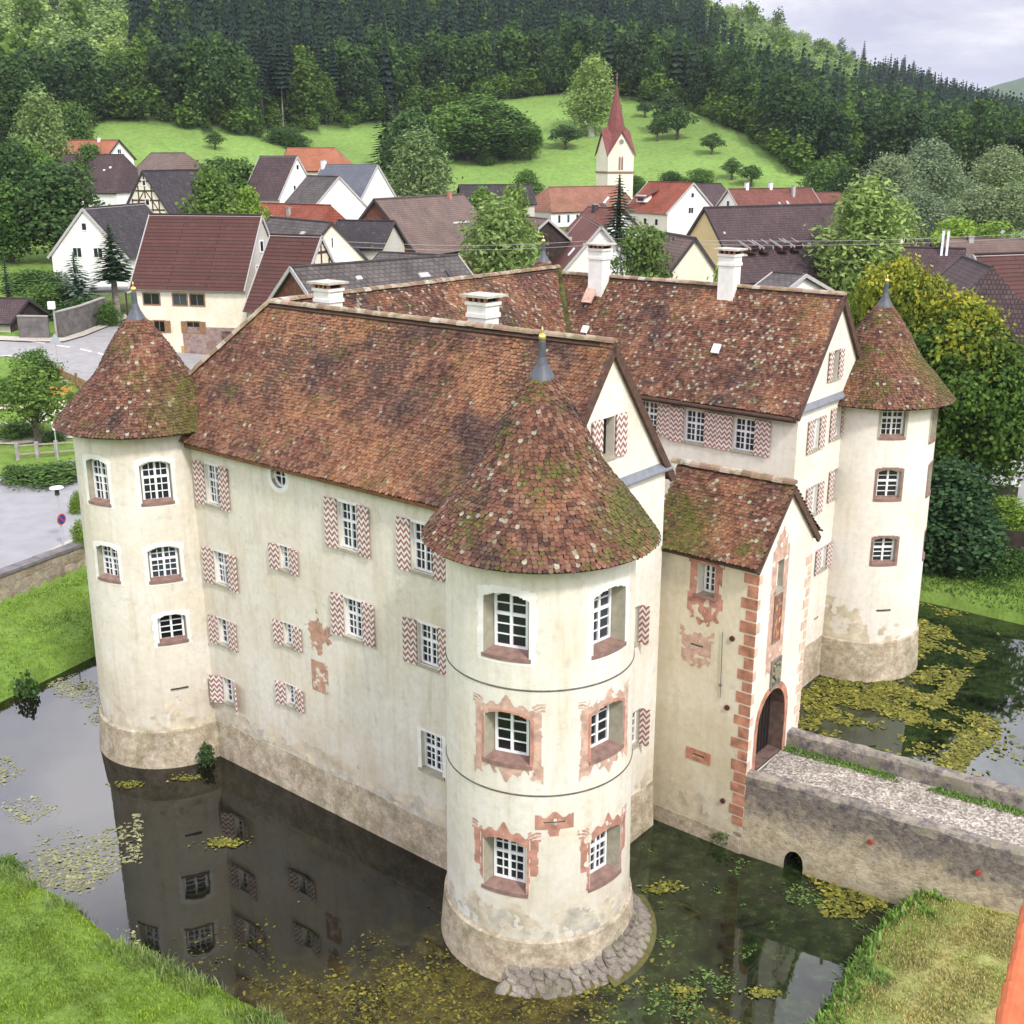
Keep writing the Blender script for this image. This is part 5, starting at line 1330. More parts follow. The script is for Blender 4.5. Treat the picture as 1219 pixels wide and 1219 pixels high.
mb = MB(); mb.prism([TP(-1.06, -1.06, z1_), TP(1.06, -1.06, z1_), TP(1.06, 1.06, z1_), TP(-1.06, 1.06, z1_)], Z3 * .35); mb.build('cornice', M['sill'], tw)
zt_ = zy(96); zm2 = zy(150)
mb = MB()
# four steep gable roofs running into an eight-sided spire
sp = [(.62 * hw_ * math.cos(PI / 8 + k * PI / 4 + th_), .62 * hw_ * math.sin(PI / 8 + k * PI / 4 + th_)) for k in range(8)]
ring0 = [np.array([c0[0] + x, c0[1] + y, zm2]) for x, y in sp]; ring1 = [np.array([c0[0] + x * .30, c0[1] + y * .30, zm2 + (zt_ - zm2) * .66]) for x, y in sp]; tip = np.array([c0[0], c0[1], zt_])
mb.add(ring0 + ring1 + [tip] + [np.array([c0[0] + x * 1.12, c0[1] + y * 1.12, zg_ - .3]) for x, y in sp], [(k, (k + 1) % 8, 8 + (k + 1) % 8, 8 + k) for k in range(8)] + [(17 + k, 17 + (k + 1) % 8, (k + 1) % 8, k) for k in range(8)] + [(8 + k, 8 + (k + 1) % 8, 16) for k in range(8)] + [tuple(range(8))[::-1]])
for (n_, t_) in ((-ey, ex), (ey, -ex), (ex, ey), (-ex, -ey)):
    cc_ = np.array([c0[0], c0[1], 0]); o_ = 1.1
    apx = cc_ + n_ * hw_ * 1.12 + Z3 * (zg_ + .35); inn = cc_ + Z3 * (zm2 + 1.2)
    for sg in (-1, 1):
        ev = cc_ + n_ * hw_ * 1.12 + t_ * sg * hw_ * 1.12 + Z3 * (ze2 - .5)
        val = cc_ + n_ * hw_ * .0 + t_ * sg * hw_ * 0 + Z3 * (zg_ + 1.4)
        mb.add([ev, apx, inn, ev - Z3 * .3, apx - Z3 * .3, inn - Z3 * .3], [(0, 1, 2), (5, 4, 3), (0, 3, 4, 1), (1, 4, 5, 2), (2, 5, 3, 0)])
M['spire'] = flat('red_spire_tiles', (.185, .058, .05), .75, .22, 2.)
mb.build('spire', M['spire'], T)
mb = MB(); mb.tube([tip - Z3 * .3, tip + Z3 * 1.5], .07, 6); mb.ico(tip + Z3 * .4, .22); mb.obox(tip + Z3 * 1.1, ex * .7, ey * .08, Z3 * .08); mb.build('cross', M['sill'], T)
for (n_, t_) in ((-ey, ex), (ex, ey)):
    cc_ = np.array([c0[0], c0[1], 0]) + n_ * (hw_ + .01)
    for off in (-.28, .28):
        mb = MB(); pz = zy(194); mb.prism([cc_ + t_ * (off + x) + Z3 * z for x, z in ((-.2, pz - 1.3), (.2, pz - 1.3), (.2, pz + .9), (0, pz + 1.35), (-.2, pz + .9))], n_ * .05); mb.build('window', M['sill'], tw)
    mb = MB(); mb.tube([cc_ + Z3 * zy(169) - n_ * .03, cc_ + Z3 * zy(169) + n_ * .08], .62, 20); ck = mb.build('clock', M['frame'], tw)
    mb = MB(); mb.tube([cc_ + Z3 * zy(169) + n_ * .08, cc_ + Z3 * zy(169) + n_ * .11], .5, 20); mb.build('dial', flat('clock_dial', (.25, .2, .15), .6, .1), ck)
# --- middle of the village
house('house', 'brown-roofed farmhouse with dark boarded upper wall left of the red skylight roof', 'house', (610, 256), 150, 653, 140, 9., 3.6, 'r_brown', 'w_white', trim='trim', gableB='boards_dark')
house('house', 'terracotta-red roof with two white skylights in front of the church', 'house', (694, 257), 150, 716, 128, 11., 6.4, 'r_redbrown', 'w_white', skyl=[(.42, -.35, .9, .9, 'frame'), (.8, -.6, .8, 1.1, 'frame'), (.3, .4, .8, .8, 'frame'), (.75, .5, .8, 1.1, 'frame')], trim='trim')
house('house', 'small red-roofed house with white gable close to the dark spruce', 'house', (700, 246), 178, 742, 170, 8., 3.4, 'r_redbrown', 'w_white', gableB='w_white', chim=[(.3, .6, .9, .7, 'trim_dark')])
T, P, I = house('house', 'white house with bright orange-red roof and small dormer right of the spire', 'house', (772, 216), 196, 826, 186, 10.5, 4.6, 'r_red', 'w_yellow', gableB='w_white', win=[('F', .25, 6.0, .8, 1., ''), ('F', .5, 6.0, .8, 1., ''), ('F', .75, 6.0, .8, 1., ''), ('B', 0, 1.9, .6, .7, ''), ('B', .2, 4.2, 1., .9, ''), ('B', -1., 7., .7, .9, ''), ('F', .2, 8.3, .8, 1., ''), ('F', .55, 8.3, .8, 1., '')], end_over=.2, trim='trim')
g = MB(); c0 = P(I['L'] * .3, I['hw'] * .66, I['zr'] - 2.55); g.obox(c0, I['e'] * 2.2, I['f'] * 1.4, Z3 * 1.1, 0); g.obox(c0 + Z3 * .75 - I['f'] * .5, I['e'] * 2.8, I['f'] * 3.0 + Z3 * -1.2, Z3 * .2, 1); g.obox(c0 + I['f'] * .71, I['e'] * 1.6, I['f'] * .05, Z3 * .75, 2); g.build('dormer', [M['w_white'], M['r_red'], M['glass']], I['roof'])
house('house', 'small dark-roofed house half hidden behind the orange-red house', 'house', (828, 219), 203, 858, 208, 9., 4.4, 'r_purple', 'w_white')
house('house', 'long pinkish-brown roof with white gable at its left end, below the meadow', 'house', (866, 225), 186, 966, 194, 10.5, 5., 'r_redbrown', 'w_white', gableA='w_white', win=[('A', 0, 2.2, .7, .8, '')], chim=[(.22, .0, .9, .5, 'frame'), (.5, .0, .9, .5, 'frame'), (.72, 1.2, 1.5, .45, 'trim')], skyl=[(.35, .75, .9, .7, 'trim'), (.5, .45, .4, .4, 'trim'), (.6, .45, .4, .8, 'trim'), (.6, .8, .5, .4, 'trim'), (.85, .75, .7, .7, 'frame')], trim='trim')
house('shed', 'low red-brown shed at the end of the pinkish roof', 'shed', (956, 229), 198, 1000, 198, 7., 2.2, 'r_redbrown', 'boards_dark')
T, P, I = house('farmhouse', 'huge dark purple-brown roof with a row of slanted dormers above ochre walls', 'house', (838, 247), 118, 996, 128, 12., 7.0, 'r_purple', 'w_ochre', gableB='boards', win=[('F', .1, 7.6, .8, 1.1, 'b'), ('F', .2, 7.6, .9, 1.1, 'b'), ('F', .40, 7.6, .9, 1.2, 'b'), ('F', .53, 7.6, .9, 1.2, 'b')], trim='trim_dark', end_over=.2, skyl=[(.05, .35, .25, .25, 'trim'), (.62, .55, .35, .3, 'trim'), (.8, .55, .35, .3, 'trim'), (.12, .65, .5, .25, 'trim')])
for k in range(4):
    s_ = .16 + .095 * k + (.035 if k > 1 else 0)
    g = MB(); c0 = P(I['L'] * s_, I['hw'] * .62, I['zr'] - 3.9); g.obox(c0, I['e'] * 1.15, I['f'] * 1.3, Z3 * .8, 0); q0 = c0 + Z3 * .5 - I['f'] * .55
    g.obox(q0, I['e'] * 1.2, I['f'] * 2.6 - Z3 * .9, Z3 * .12, 1); g.obox(q0 - I['e'] * .64, I['e'] * .09, I['f'] * 2.7 - Z3 * .95, Z3 * .2, 2); g.obox(q0 + I['e'] * .64, I['e'] * .09, I['f'] * 2.7 - Z3 * .95, Z3 * .2, 2)
    g.obox(c0 + I['f'] * .66 + Z3 * .02, I['e'] * .8, I['f'] * .04, Z3 * .6, 3); g.build('dormer', [M['r_redbrown'], M['r_purple'], M['trim'], M['glass']], I['roof'])
house('house', 'cream steep gable with dull brown roof between the cedar and the dark farmhouse', 'house', (786, 276), 108, 828, 100, 8.5, 5.4, 'r_brown', 'w_yellow', gableB='w_yellow', trim='trim_dark', end_over=.15)
house('shed', 'flat-pitched grey felt shed roof just behind the castle chimney', 'shed', (920, 324), 88, 960, 86, 8.5, 1.5, 'r_shed', 'w_white', trim='trim')
# --- right hand edge
house('house', 'dark slate roof with pale chimney behind the birch on the right', 'house', (1058, 284), 128, 1108, 124, 10., 4.2, 'r_purple', 'w_grey', chim=[(.40, 1.0, 1.6, .7, 'w_yellow')])
house('house', 'maroon-brown roof running behind two thin white flues', 'house', (1076, 294), 112, 1150, 110, 9., 4.2, 'r_purple', 'w_cream', chim=[(.62, .6, 2.2, .22, 'frame'), (.70, .6, 2.2, .22, 'frame')])
house('barn', 'old patched grey and red barn roof at the right edge, farthest back', 'barn', (1122, 283), 130, 1235, 128, 9.5, 3.2, 'r_brown', 'w_grey', chim=[(.3, .5, .5, .5, 'trim')])
house('house', 'steep dark purple hip roof beside the broad maroon roof on the right', 'house', (1146, 305), 84, 1188, 74, 12., 6.2, 'r_purple', 'w_cream', hip=(0, 1.5), skyl=[(.3, -.3, .3, .25, 'trim')], trim='trim_dark')
house('house', 'broad maroon tiled roof with cream gable at the right edge', 'house', (1158, 303), 82, 1240, 84, 11., 5.6, 'r_maroon', 'w_yellow', trim='trim')
# --- left edge: shed, boundary wall
house('shed', 'small grey open shed with tiled roof at the left road corner', 'shed', (-20, 354), 108, 34, 107, 6.5, 1.9, 'r_purple', 'w_grey', gableB='boards_dark', trim='trim_dark')
# ================================================================== TREES
def leaf_quads(rng, P, N, size, asp=.7, jit=.8):
    """one rhombic leaf spray per point, roughly facing N"""
    n = N + rng.normal(0, jit, N.shape); n /= np.linalg.norm(n, axis=1)[:, None] + 1e-9
    a = np.cross(n, rng.normal(0, 1, N.shape)); a /= np.linalg.norm(a, axis=1)[:, None] + 1e-9
    b = np.cross(n, a); s_ = (size * rng.uniform(.6, 1.35, len(P)))[:, None]
    v = np.stack([P + a * s_, P + b * s_ * asp, P - a * s_ * .9, P - b * s_ * asp], 1)
    return v.reshape(-1, 3)
def quads_of(v): return np.arange(len(v)).reshape(-1, 4)
def lobed(rng, lobes, n, size, asp=.75, shell=.55, jit=.7, squash=1., up=.25):
    L = np.array(lobes, float); w_ = L[:, 3] ** 2; k = rng.choice(len(L), n, p=w_ / w_.sum())
    d = rng.normal(0, 1, (n, 3)); d[:, 2] += up; d /= np.linalg.norm(d, axis=1)[:, None]
    rad = L[k, 3] * (shell + (1 - shell) * rng.random(n) ** .5) * (1 + .18 * rng.normal(0, 1, n))
    P = L[k, :3] + d * rad[:, None] * np.array([1, 1, squash])
    return leaf_quads(rng, P, d, size, asp, jit)
def crown_lobes(rng, h0, h1, w, n, rl=(.2, .34), top=.85, base=.55):
    """lobe centres in an egg-shaped crown between h0 and h1 with width w"""
    out = [(0, 0, h0 + (h1 - h0) * .45, w * .28), (0, 0, h0 + (h1 - h0) * .68, w * .24)]
    for i in range(n):
        t = (i + .5) / n; z = h0 + (h1 - h0) * (.12 + .8 * t); f = math.sin(PI * (.18 + .74 * t)) ** .8 * (base + (top - base) * (1 - abs(t - .45)))
        a = i * 2.4 + rng.uniform(-.5, .5); r = rng.uniform(*rl) * w; R = max((w / 2 * f - r * .55) * rng.uniform(.72, 1.16), .02)
        out.append((R * math.cos(a), R * math.sin(a), z + rng.uniform(-.09, .09) * (h1 - h0), r * (1 - .35 * t)))
    return out
def trunk_mesh(name, h, r, rng, limbs=(), m=None, lean=.02):
    mb = MB(); pts = [np.array([lean * h * math.sin(i), lean * h * math.cos(i * 1.7), h * i / 5.]) for i in range(6)]; pts[0] *= 0; pts[0][2] = -.6
    mb.tube(pts, [r * (1.25 - .18 * i) for i in range(6)], 8)
    for (x, y, z, q) in limbs:
        z0 = max(h * .35, z - (abs(x) + abs(y)) * .9 - .1 * h); z0 = min(z0, h * .9)
        mb.tube([[0, 0, z0], [x * .5, y * .5, (z0 + z) / 2 + .02 * h], [x, y, z]], [r * .45, r * .3, r * .12], 5)
    me = mesh_from(mb, name); me.materials.append(m); return me
M['bark'] = flat('bark', (.10, .08, .06), .95, .3, 5.); M['bark_birch'] = flat('birch_bark', (.55, .53, .48), .9, .3, 4.); M['bark_grey'] = flat('spruce_bark', (.24, .20, .17), .95, .3, 3.)
M['f_dark'] = foliage('leaves_dark', (.028, .062, .018), (.06, .125, .032), (.10, .18, .045))
M['f_mid'] = foliage('leaves_mid', (.05, .11, .025), (.105, .20, .045), (.16, .265, .06))
M['f_light'] = foliage('leaves_light', (.10, .18, .03), (.19, .31, .05), (.27, .39, .07))
M['f_birch'] = foliage('leaves_birch', (.13, .20, .06), (.22, .32, .10), (.31, .40, .15), vary=.2)
M['f_willow'] = foliage('leaves_willow', (.12, .17, .08), (.21, .28, .14), (.30, .36, .20), vary=.15)
M['f_maple'] = foliage('leaves_maple', (.075, .135, .016), (.23, .28, .028), (.46, .42, .04), vary=.12)
def maple_mat(lo=.62, hi=1.12):
    m, t = mat('leaves_maple_turning'); i = t.island(); z = t.sep(t.obj())[2]
    g = t.ramp(t.math('ADD', t.math('MULTIPLY', z, .1), t.math('MULTIPLY', t.math('SUBTRACT', t.noise(t.obj(), .8, 3.), .5), .9)), [(lo, 0.), (hi, 1.)])
    c = t.mix(g, t.ramp(i, [(0, (.035, .075, .014)), (.7, (.08, .15, .024)), (1, (.13, .20, .03))]), t.ramp(i, [(0, (.11, .16, .018)), (.6, (.26, .28, .028)), (1, (.48, .40, .035))]))
    t.set(c, .75); t.b.inputs['Specular IOR Level'].default_value = .15
    tr = t.n('ShaderNodeBsdfTranslucent'); t.l(c, tr.inputs[0]); mx = t.n('ShaderNodeMixShader'); mx.inputs[0].default_value = .25
    t.l(t.b.outputs[0], mx.inputs[1]); t.l(tr.outputs[0], mx.inputs[2]); t.l(mx.outputs[0], t.out.inputs[0]); return m
M['f_maple'] = maple_mat(.66, 1.2); M['f_maple_green'] = maple_mat(.80, 1.4)
M['f_spruce'] = foliage('needles_dark', (.010, .026, .012), (.022, .05, .022), (.035, .07, .03), trans=.08, vary=.3)
M['f_blue'] = foliage('needles_blue', (.04, .075, .055), (.08, .13, .095), (.12, .17, .13), trans=.08, vary=.1)
M['f_cedar'] = foliage('needles_cedar', (.06, .12, .025), (.14, .22, .045), (.21, .29, .065), trans=.12)
M['f_yew'] = foliage('yew_leaves', (.018, .045, .018), (.045, .095, .035), (.08, .15, .055), vary=.1)
M['f_orch'] = foliage('leaves_orchard', (.04, .085, .024), (.08, .15, .042), (.12, .20, .06), vary=.3)
PROTO = {}
def proto(key, crown_v, crown_m, trunk):
    me = np_mesh('crown', crown_v, quads_of(crown_v)); me.materials.append(crown_m); PROTO[key] = (me, trunk)
def mk_round(key, seed, n, size, m, h=10., w=7., nl=16, bark='bark', h0=.18, rl_=(.2, .34), **k):
    rng = np.random.default_rng(seed); lb = crown_lobes(rng, h * h0, h, w, nl, rl_)
    v = lobed(rng, lb, n, size, **k); proto(key, v, M[m], trunk_mesh('trunk', h * .72, .028 * h, rng, lb[2:9], M[bark]))
def mk_conifer(key, seed, m, h=10., w=4., lev=36, per=17, bare=.06, size=.30, bark='bark'):
    rng = np.random.default_rng(seed); Ps = []; Ns = []
    vs = []
    for i in range(lev):
        t = i / (lev - 1); z = h * (bare + (1 - bare) * t); R = w / 2 * (1 - t) ** .72 * rng.uniform(.82, 1.08) + .06
        kk = max(4, int(per * (1 - t * .6)))
        for q in range(kk):
            a = 2 * PI * (q + rng.uniform(-.4, .4)) / kk + i * .7; r_ = R * rng.uniform(.7, 1.12); d = np.array([math.cos(a), math.sin(a), 0]); s_ = np.array([-d[1], d[0], 0])
            for f0, f1 in ((.12, .6), (.5, 1.)):
                p0 = d * r_ * f0 + Z3 * (z + r_ * (.10 - .30 * f0)); p1 = d * r_ * f1 + Z3 * (z + r_ * (.10 - .30 * f1) - .05 * rng.random()); wd = size * (1.15 - .5 * f1) * (1 - .45 * t)
                tl = rng.uniform(-.35, .35)
                vs += [p0, (p0 + p1) / 2 + (s_ + Z3 * tl) * wd, p1, (p0 + p1) / 2 - (s_ + Z3 * tl) * wd - Z3 * wd * .35]
    vs += [Z3 * h * 1.03, [.07, 0, h * .95], Z3 * h * .9, [-.07, 0, h * .95]]
    v = np.array(vs, float); proto(key, v, M[m], trunk_mesh('trunk', h * .95, .018 * h, rng, (), M[bark], .0))
mk_round('young', 84, 2600, .2, 'f_light', w=8., nl=13, h0=.3, rl_=(.12, .24), shell=.4)
for s_ in range(2): mk_round('orchard%d' % s_, 80 + s_, 2200, .24, 'f_orch', w=8.5, nl=11, h0=.3, rl_=(.12, .26), shell=.4)
for s_ in range(3):
    mk_round('broad_dark%d' % s_, 20 + s_, 8000, .19, 'f_dark', nl=20, shell=.62); mk_round('broad_mid%d' % s_, 30 + s_, 8000, .19, 'f_mid', nl=20, shell=.62); mk_round('broad_light%d' % s_, 40 + s_, 7000, .19, 'f_light', nl=17, shell=.62)
mk_round('birch0', 51, 9000, .19, 'f_birch', w=5.4, nl=20, bark='bark_birch', asp=.4, squash=1.5, up=-.2, h0=.12); mk_round('birch1', 52, 9000, .19, 'f_birch', w=5.4, nl=20, bark='bark_birch', asp=.4, squash=1.5, up=-.2, h0=.12)
mk_round('willow0', 55, 9000, .20, 'f_willow', w=9., nl=15, asp=.5); mk_round('willow1', 56, 9000, .20, 'f_willow', w=9., nl=15, asp=.5)
mk_round('maple0', 60, 42000, .115, 'f_maple', w=10., nl=70, rl_=(.10, .19), shell=.68, jit=.55, asp=.8, h0=.1); mk_round('maple1', 61, 42000, .115, 'f_maple_green', w=10., nl=70, rl_=(.10, .19), shell=.68, jit=.55, asp=.8, h0=.1)
mk_round('bush_dark', 65, 5000, .28, 'f_dark', w=12., nl=12, h0=-.1); mk_round('bush_mid', 66, 5000, .28, 'f_mid', w=12., nl=12, h0=-.1); mk_round('bush_light', 67, 5000, .28, 'f_light', w=12., nl=12, h0=-.1)
mk_round('weeds', 68, 420, .75, 'f_orch', w=16., nl=9, h0=-.1, shell=.3, rl_=(.14, .3))
mk_conifer('spruce0', 70, 'f_spruce'); mk_conifer('spruce1', 71, 'f_spruce', w=3.6); mk_conifer('spruce_blue', 72, 'f_blue', w=6., per=15, lev=26, size=.42)
mk_conifer('spruce_bare', 73, 'f_spruce', w=2.9, bare=.42, lev=28, bark='bark_grey')
mk_conifer('cypress', 74, 'f_spruce', w=3.6, lev=30, per=13, size=.34)
def mk_cedar(key, seed):
    rng = np.random.default_rng(seed); P = []; h = 10.
    for i in range(15):
        z = h * (.25 + .72 * i / 14); a = i * 2.3; R = 5.4 * (1 - (i / 14) ** 1.6 * .7) * rng.uniform(.55, .8); P.append((R * math.cos(a), R * math.sin(a), z, 2.1 * (1 - i / 26)))
        P.append((R * .4 * math.cos(a + 2), R * .4 * math.sin(a + 2), z, 1.9))
    v = lobed(rng, P, 8000, .20, .5, squash=.42, jit=.5, up=.6); proto(key, v, M['f_cedar'], trunk_mesh('trunk', h * .8, .35, rng, P[:10], M['bark']))
mk_cedar('cedar', 75)
mk_round('yew', 76, 16000, .15, 'f_yew', w=5.5, nl=34, shell=.7, h0=-.02, jit=.6)
def tree(key, px, ytop, ybase, wpx, Y, label, cat='tree', name='tree', group=None, rot=None, ground=None, h=None, base=False):
    """a tree whose top shows at ytop (pixel row) when it stands at distance Y; wpx = its width in pixels"""
    if base: Y = on_ground(px, ybase)[1]
    top = at_y(px, ytop, Y); me, tk = PROTO[key]
    zg = zf1(top[0], top[1]) if ground is None else ground
    hh = top[2] - zg if h is None else h
    if hh < .5: hh = .5
    d = Y * CT - (zg + hh / 2 - HC) * ST
    co = np.array([v.co[:2] for v in me.vertices][::37]); w0 = 2 * np.percentile(np.hypot(co[:, 0], co[:, 1]), 84)
    wm = wpx / F * d
    t = thing(name, label, cat, (top[0], top[1], zg - .05), group)
    t.scale = (wm / w0, wm / w0, hh / 10.4); t.rotation_euler.z = random.uniform(0, 6.28) if rot is None else rot
    c = bpy.data.objects.new('crown', me); COL.objects.link(c); c.parent = t
    if name != 'shrub' and tk:
        k = bpy.data.objects.new('trunk', tk); COL.objects.link(k); k.parent = t
    return t
# --- trees one can pick out in the village
tree('maple0', 1075, 302, 430, 140, 66, 'yellow-green maple directly behind the conical roof of the right tower')
tree('maple1', 1152, 348, 600, 176, 62, 'big mostly green maple at the right edge beside the right tower')
tree('yew', 1140, 545, 722, 100, 55, 'dense dark green conifer bush between the right tower and the far moat bank', ground=.3)
tree('bush_mid', 1112, 596, 700, 52, 56, 'leafy green bush pressed against the edge of the right tower', 'shrub', 'shrub', ground=.5)
tree('bush_light', 1200, 592, 645, 66, 58, 'pale green bush under the parked trailer at the right edge', 'shrub', 'shrub')
tree('bush_dark', 1172, 628, 690, 40, 55, 'dark low bush over the far moat bank at the right', 'shrub', 'shrub')
tree('birch0', 1036, 206, 345, 92, 118, 'tall pale green birch right of the purple farmhouse roof', name='birch_tree')
tree('birch1', 1072, 236, 330, 58, 128, 'shorter pale birch close to the right of the tall one', name='birch_tree')
for k, (px, yt, w_, Y, lb) in enumerate(((1062, 182, 62, 205, 'grey-green willow, leftmost of the row below the wooded slope'), (1108, 172, 70, 222, 'grey-green willow, tallest crown of the row on the right'), (1098, 226, 70, 180, 'rounded grey-green willow in front of the tall willows'), (1168, 226, 64, 185, 'pale grey willow above the patched barn roof'), (1206, 216, 60, 182, 'pale grey willow at the right edge above the barn roofs'), (1196, 178, 60, 236, 'grey willow at the right edge, higher on the slope'), (1135, 205, 52, 230, 'small grey willow between two larger willows'))):
    tree('willow%d' % (k % 2), px, yt, 290, w_, Y, lb, name='willow_tree')
for px, yt, w_, Y, lb in ((1142, 262, 74, 165, 'low light green bush row below the willows, left part'), (1186, 266, 70, 160, 'low light green bush row below the willows, right part')):
    tree('bush_light', px, yt, 285, w_, Y, lb, 'shrub', 'shrub')
tree('spruce0', 738, 203, 275, 52, 150, 'slender dark spruce in front of the church tower', name='spruce_tree')
tree('cedar', 766, 268, 330, 92, 98, 'spreading layered cedar behind the tallest castle chimney', name='cedar_tree')
tree('birch1', 594, 232, 330, 92, 108, 'feathery light green tree between the brown barn and castle ridge')
tree('broad_light0', 612, 226, 300, 45, 135, 'yellowish green tree top behind the feathery light green tree')
tree('broad_mid1', 573, 222, 260, 40, 165, 'mid green tree under the long slate roof by the meadow')
tree('birch0', 42, 102, 215, 52, 200, 'tall pale birch with white trunk at the far left', name='birch_tree')
tree('broad_mid0', 84, 120, 185, 36, 225, 'small green tree right of the tall left birch')
tree('broad_mid2', 58, 186, 300, 84, 142, 'large bronze-green tree left of the white gabled house')
tree('broad_dark0', 12, 165, 290, 56, 160, 'dark tree cut by the left edge above the lawn')
tree('broad_dark1', 2, 215, 330, 64, 140, 'dark spreading tree at the left edge beside the bronze-green tree')
tree('broad_mid1', 30, 168, 300, 50, 175, 'green tree behind the bronze-green tree at the left')
tree('broad_mid0', 104, 168, 190, 36, 195, 'round bush-like tree in front of the orange roof at far left')
tree('cypress', 2, 292, 365, 14, 110, 'narrow dark cypress at the left edge behind the road shed', name='cypress_tree')
tree('spruce_blue', 86, 297, 368, 44, 112, 'blue-green spruce in front of the white gable', name='spruce_tree')
t_ = tree('spruce_bare', 128, 262, 352, 34, 113, 'lopped conifer with bare lower stem against the white gable', name='spruce_tree')
tree('broad_light1', 250, 203, 262, 62, 132, 'bright green rounded tree behind the ridge of the maroon farmhouse')
tree('broad_light2', 292, 220, 250, 44, 135, 'low pale weeping tree right of the bright green rounded tree')
tree('broad_mid0', 262, 185, 225, 52, 190, 'green hedge tree below the left meadow, left of the pair'); tree('broad_mid1', 284, 187, 225, 48, 186, 'green hedge tree below the left meadow, right of the pair')
tree('orchard1', 255, 156, 178, 20, 256, 'single small tree standing on the open left meadow', base=True)
tree('bush_dark', 352, 160, 176, 30, 262, 'dark bush at the right end of the left meadow', 'shrub', 'shrub', base=True)
tree('bush_mid', 336, 150, 172, 40, 282, 'mid green bush at the wood edge over the left meadow', 'shrub', 'shrub')
tree('birch1', 498, 152, 240, 66, 205, 'pale feathery tree standing just right of the tall white house')
tree('broad_mid2', 488, 122, 215, 62, 240, 'leafy mid green tree behind the pale feathery tree')
tree('spruce1', 460, 100, 205, 34, 262, 'dark spruce left of the leafy mid green tree', name='spruce_tree')
for px, yt, w_, Y, ky, lb in ((535, 122, 62, 290, 'broad_mid0', 'left tree of the dense clump on the middle meadow'), (570, 112, 76, 296, 'broad_mid1', 'tallest rounded tree of the dense clump on the middle meadow'), (604, 128, 64, 292, 'broad_dark1', 'dark right-hand tree of the dense clump on the middle meadow'), (556, 140, 70, 280, 'broad_dark0', 'dark front tree of the dense clump on the middle meadow'), (632, 142, 24, 300, 'broad_mid2', 'slim little tree right of the dense meadow clump')):
    tree(ky, px, yt, 190 if yt != 112 else 178, w_, Y, lb, base=True)
tree('bush_mid', 578, 178, 196, 22, 258, 'small round bush below the dense meadow clump', 'shrub', 'shrub', base=True)
tree('orchard0', 674, 148, 178, 34, 300, 'dark round tree alone on the meadow left of the spire', base=True)
tree('broad_mid0', 628, 200, 222, 30, 226, 'little tree rising behind the slate roof left of the church')
tree('birch0', 706, 64, 162, 48, 335, 'tall pale poplar-like tree beside the tip of the church spire', base=True)
for px, yt, w_, Y, ky, lb in ((768, 120, 18, 345, 'orchard0', 'small dark tree right of the spire tip at the wood edge'), (795, 108, 34, 330, 'orchard1', 'taller orchard tree right of the spire'), (808, 128, 36, 315, 'orchard0', 'orchard tree leaning over the upper meadow right of the spire'), (783, 138, 20, 318, 'orchard1', 'thin orchard tree below the taller ones right of the spire'), (848, 158, 26, 290, 'orchard0', 'loose orchard tree in the middle of the right meadow'), (872, 188, 22, 262, 'orchard1', 'low orchard tree near the foot of the right meadow, left one'), (895, 196, 26, 255, 'orchard0', 'low orchard tree near the foot of the right meadow, right one'), (800, 204, 28, 245, 'bush_dark', 'dark bush on the meadow edge right of the church tower'), (835, 200, 30, 250, 'bush_mid', 'green bush on the meadow edge behind the pinkish roof'), (756, 208, 22, 240, 'broad_mid0', 'small green tree squeezed between church tower and orange-red house')):
    tree(ky, px, yt, yt + {18: 20, 34: 50, 36: 38, 20: 30, 26: 26, 22: 26, 28: 16, 30: 18}[w_], w_, Y, lb, base=True)
tree('broad_mid1', 985, 190, 235, 44, 215, 'green tree behind the low red-brown shed'); tree('broad_dark2', 1010, 200, 240, 40, 208, 'darker tree left of the tall birch')
tree('bush_light', 860, 318, 335, 46, 92, 'bright bush in front of the ochre farmhouse walls', 'shrub', 'shrub')
# --- garden by the lower road
g_ = on_ground(34, 532); tree('young', 33, 432, 532, 66, g_[1], 'young light green tree in the garden by the lower road')
g_ = on_ground(44, 452); tree('bush_mid', 40, 414, 455, 46, g_[1], 'tall mixed shrub at the far edge of the roadside garden', 'shrub', 'shrub')
g_ = on_ground(56, 452); tree('bush_dark', 55, 428, 455, 20, g_[1], 'dark reddish shrub beside the tall mixed shrub', 'shrub', 'shrub')
g_ = on_ground(85, 490); tree('bush_mid', 84, 464, 490, 14, g_[1], 'clipped green bush next to the orange garden bench', 'shrub', 'shrub')
g_ = on_ground(10, 480); tree('bush_mid', 6, 448, 485, 34, g_[1], 'green shrub at the left border of the garden', 'shrub', 'shrub')
for px, y0, y1, w_, lb in ((60, 552, 572, 84, 'long low green hedge along the lower road'), (16, 553, 575, 34, 'low green hedge piece at the left of the lower road'), (90, 585, 612, 18, 'yellowish shrub growing beside the left tower wall, upper'), (93, 620, 655, 20, 'yellowish shrub growing beside the left tower wall, lower'), (20, 500, 520, 50, 'low flower shrubs in the garden bed, left'), (62, 512, 524, 30, 'low flower shrubs in the garden bed, right')):
    g_ = on_ground(px, y1); tree('bush_mid' if 'hedge' in lb or 'flower' in lb else 'bush_light', px, y0, y1, w_, g_[1], lb, 'shrub', 'shrub')
for px, y0, y1, w_, lb, ky in ((60, 335, 375, 60, 'green garden shrubs on the bank above the roadside wall, left', 'bush_mid'), (100, 355, 385, 46, 'dark shrub hanging over the roadside wall', 'bush_dark'), (40, 320, 345, 70, 'green hedge across the sloping lawn at the left', 'bush_mid'), (128, 358, 388, 26, 'low green shrub at the end of the roadside wall', 'bush_mid')):
    g_ = on_ground(px, y1); tree(ky, px, y0, y1, w_, g_[1], lb, 'shrub', 'shrub')
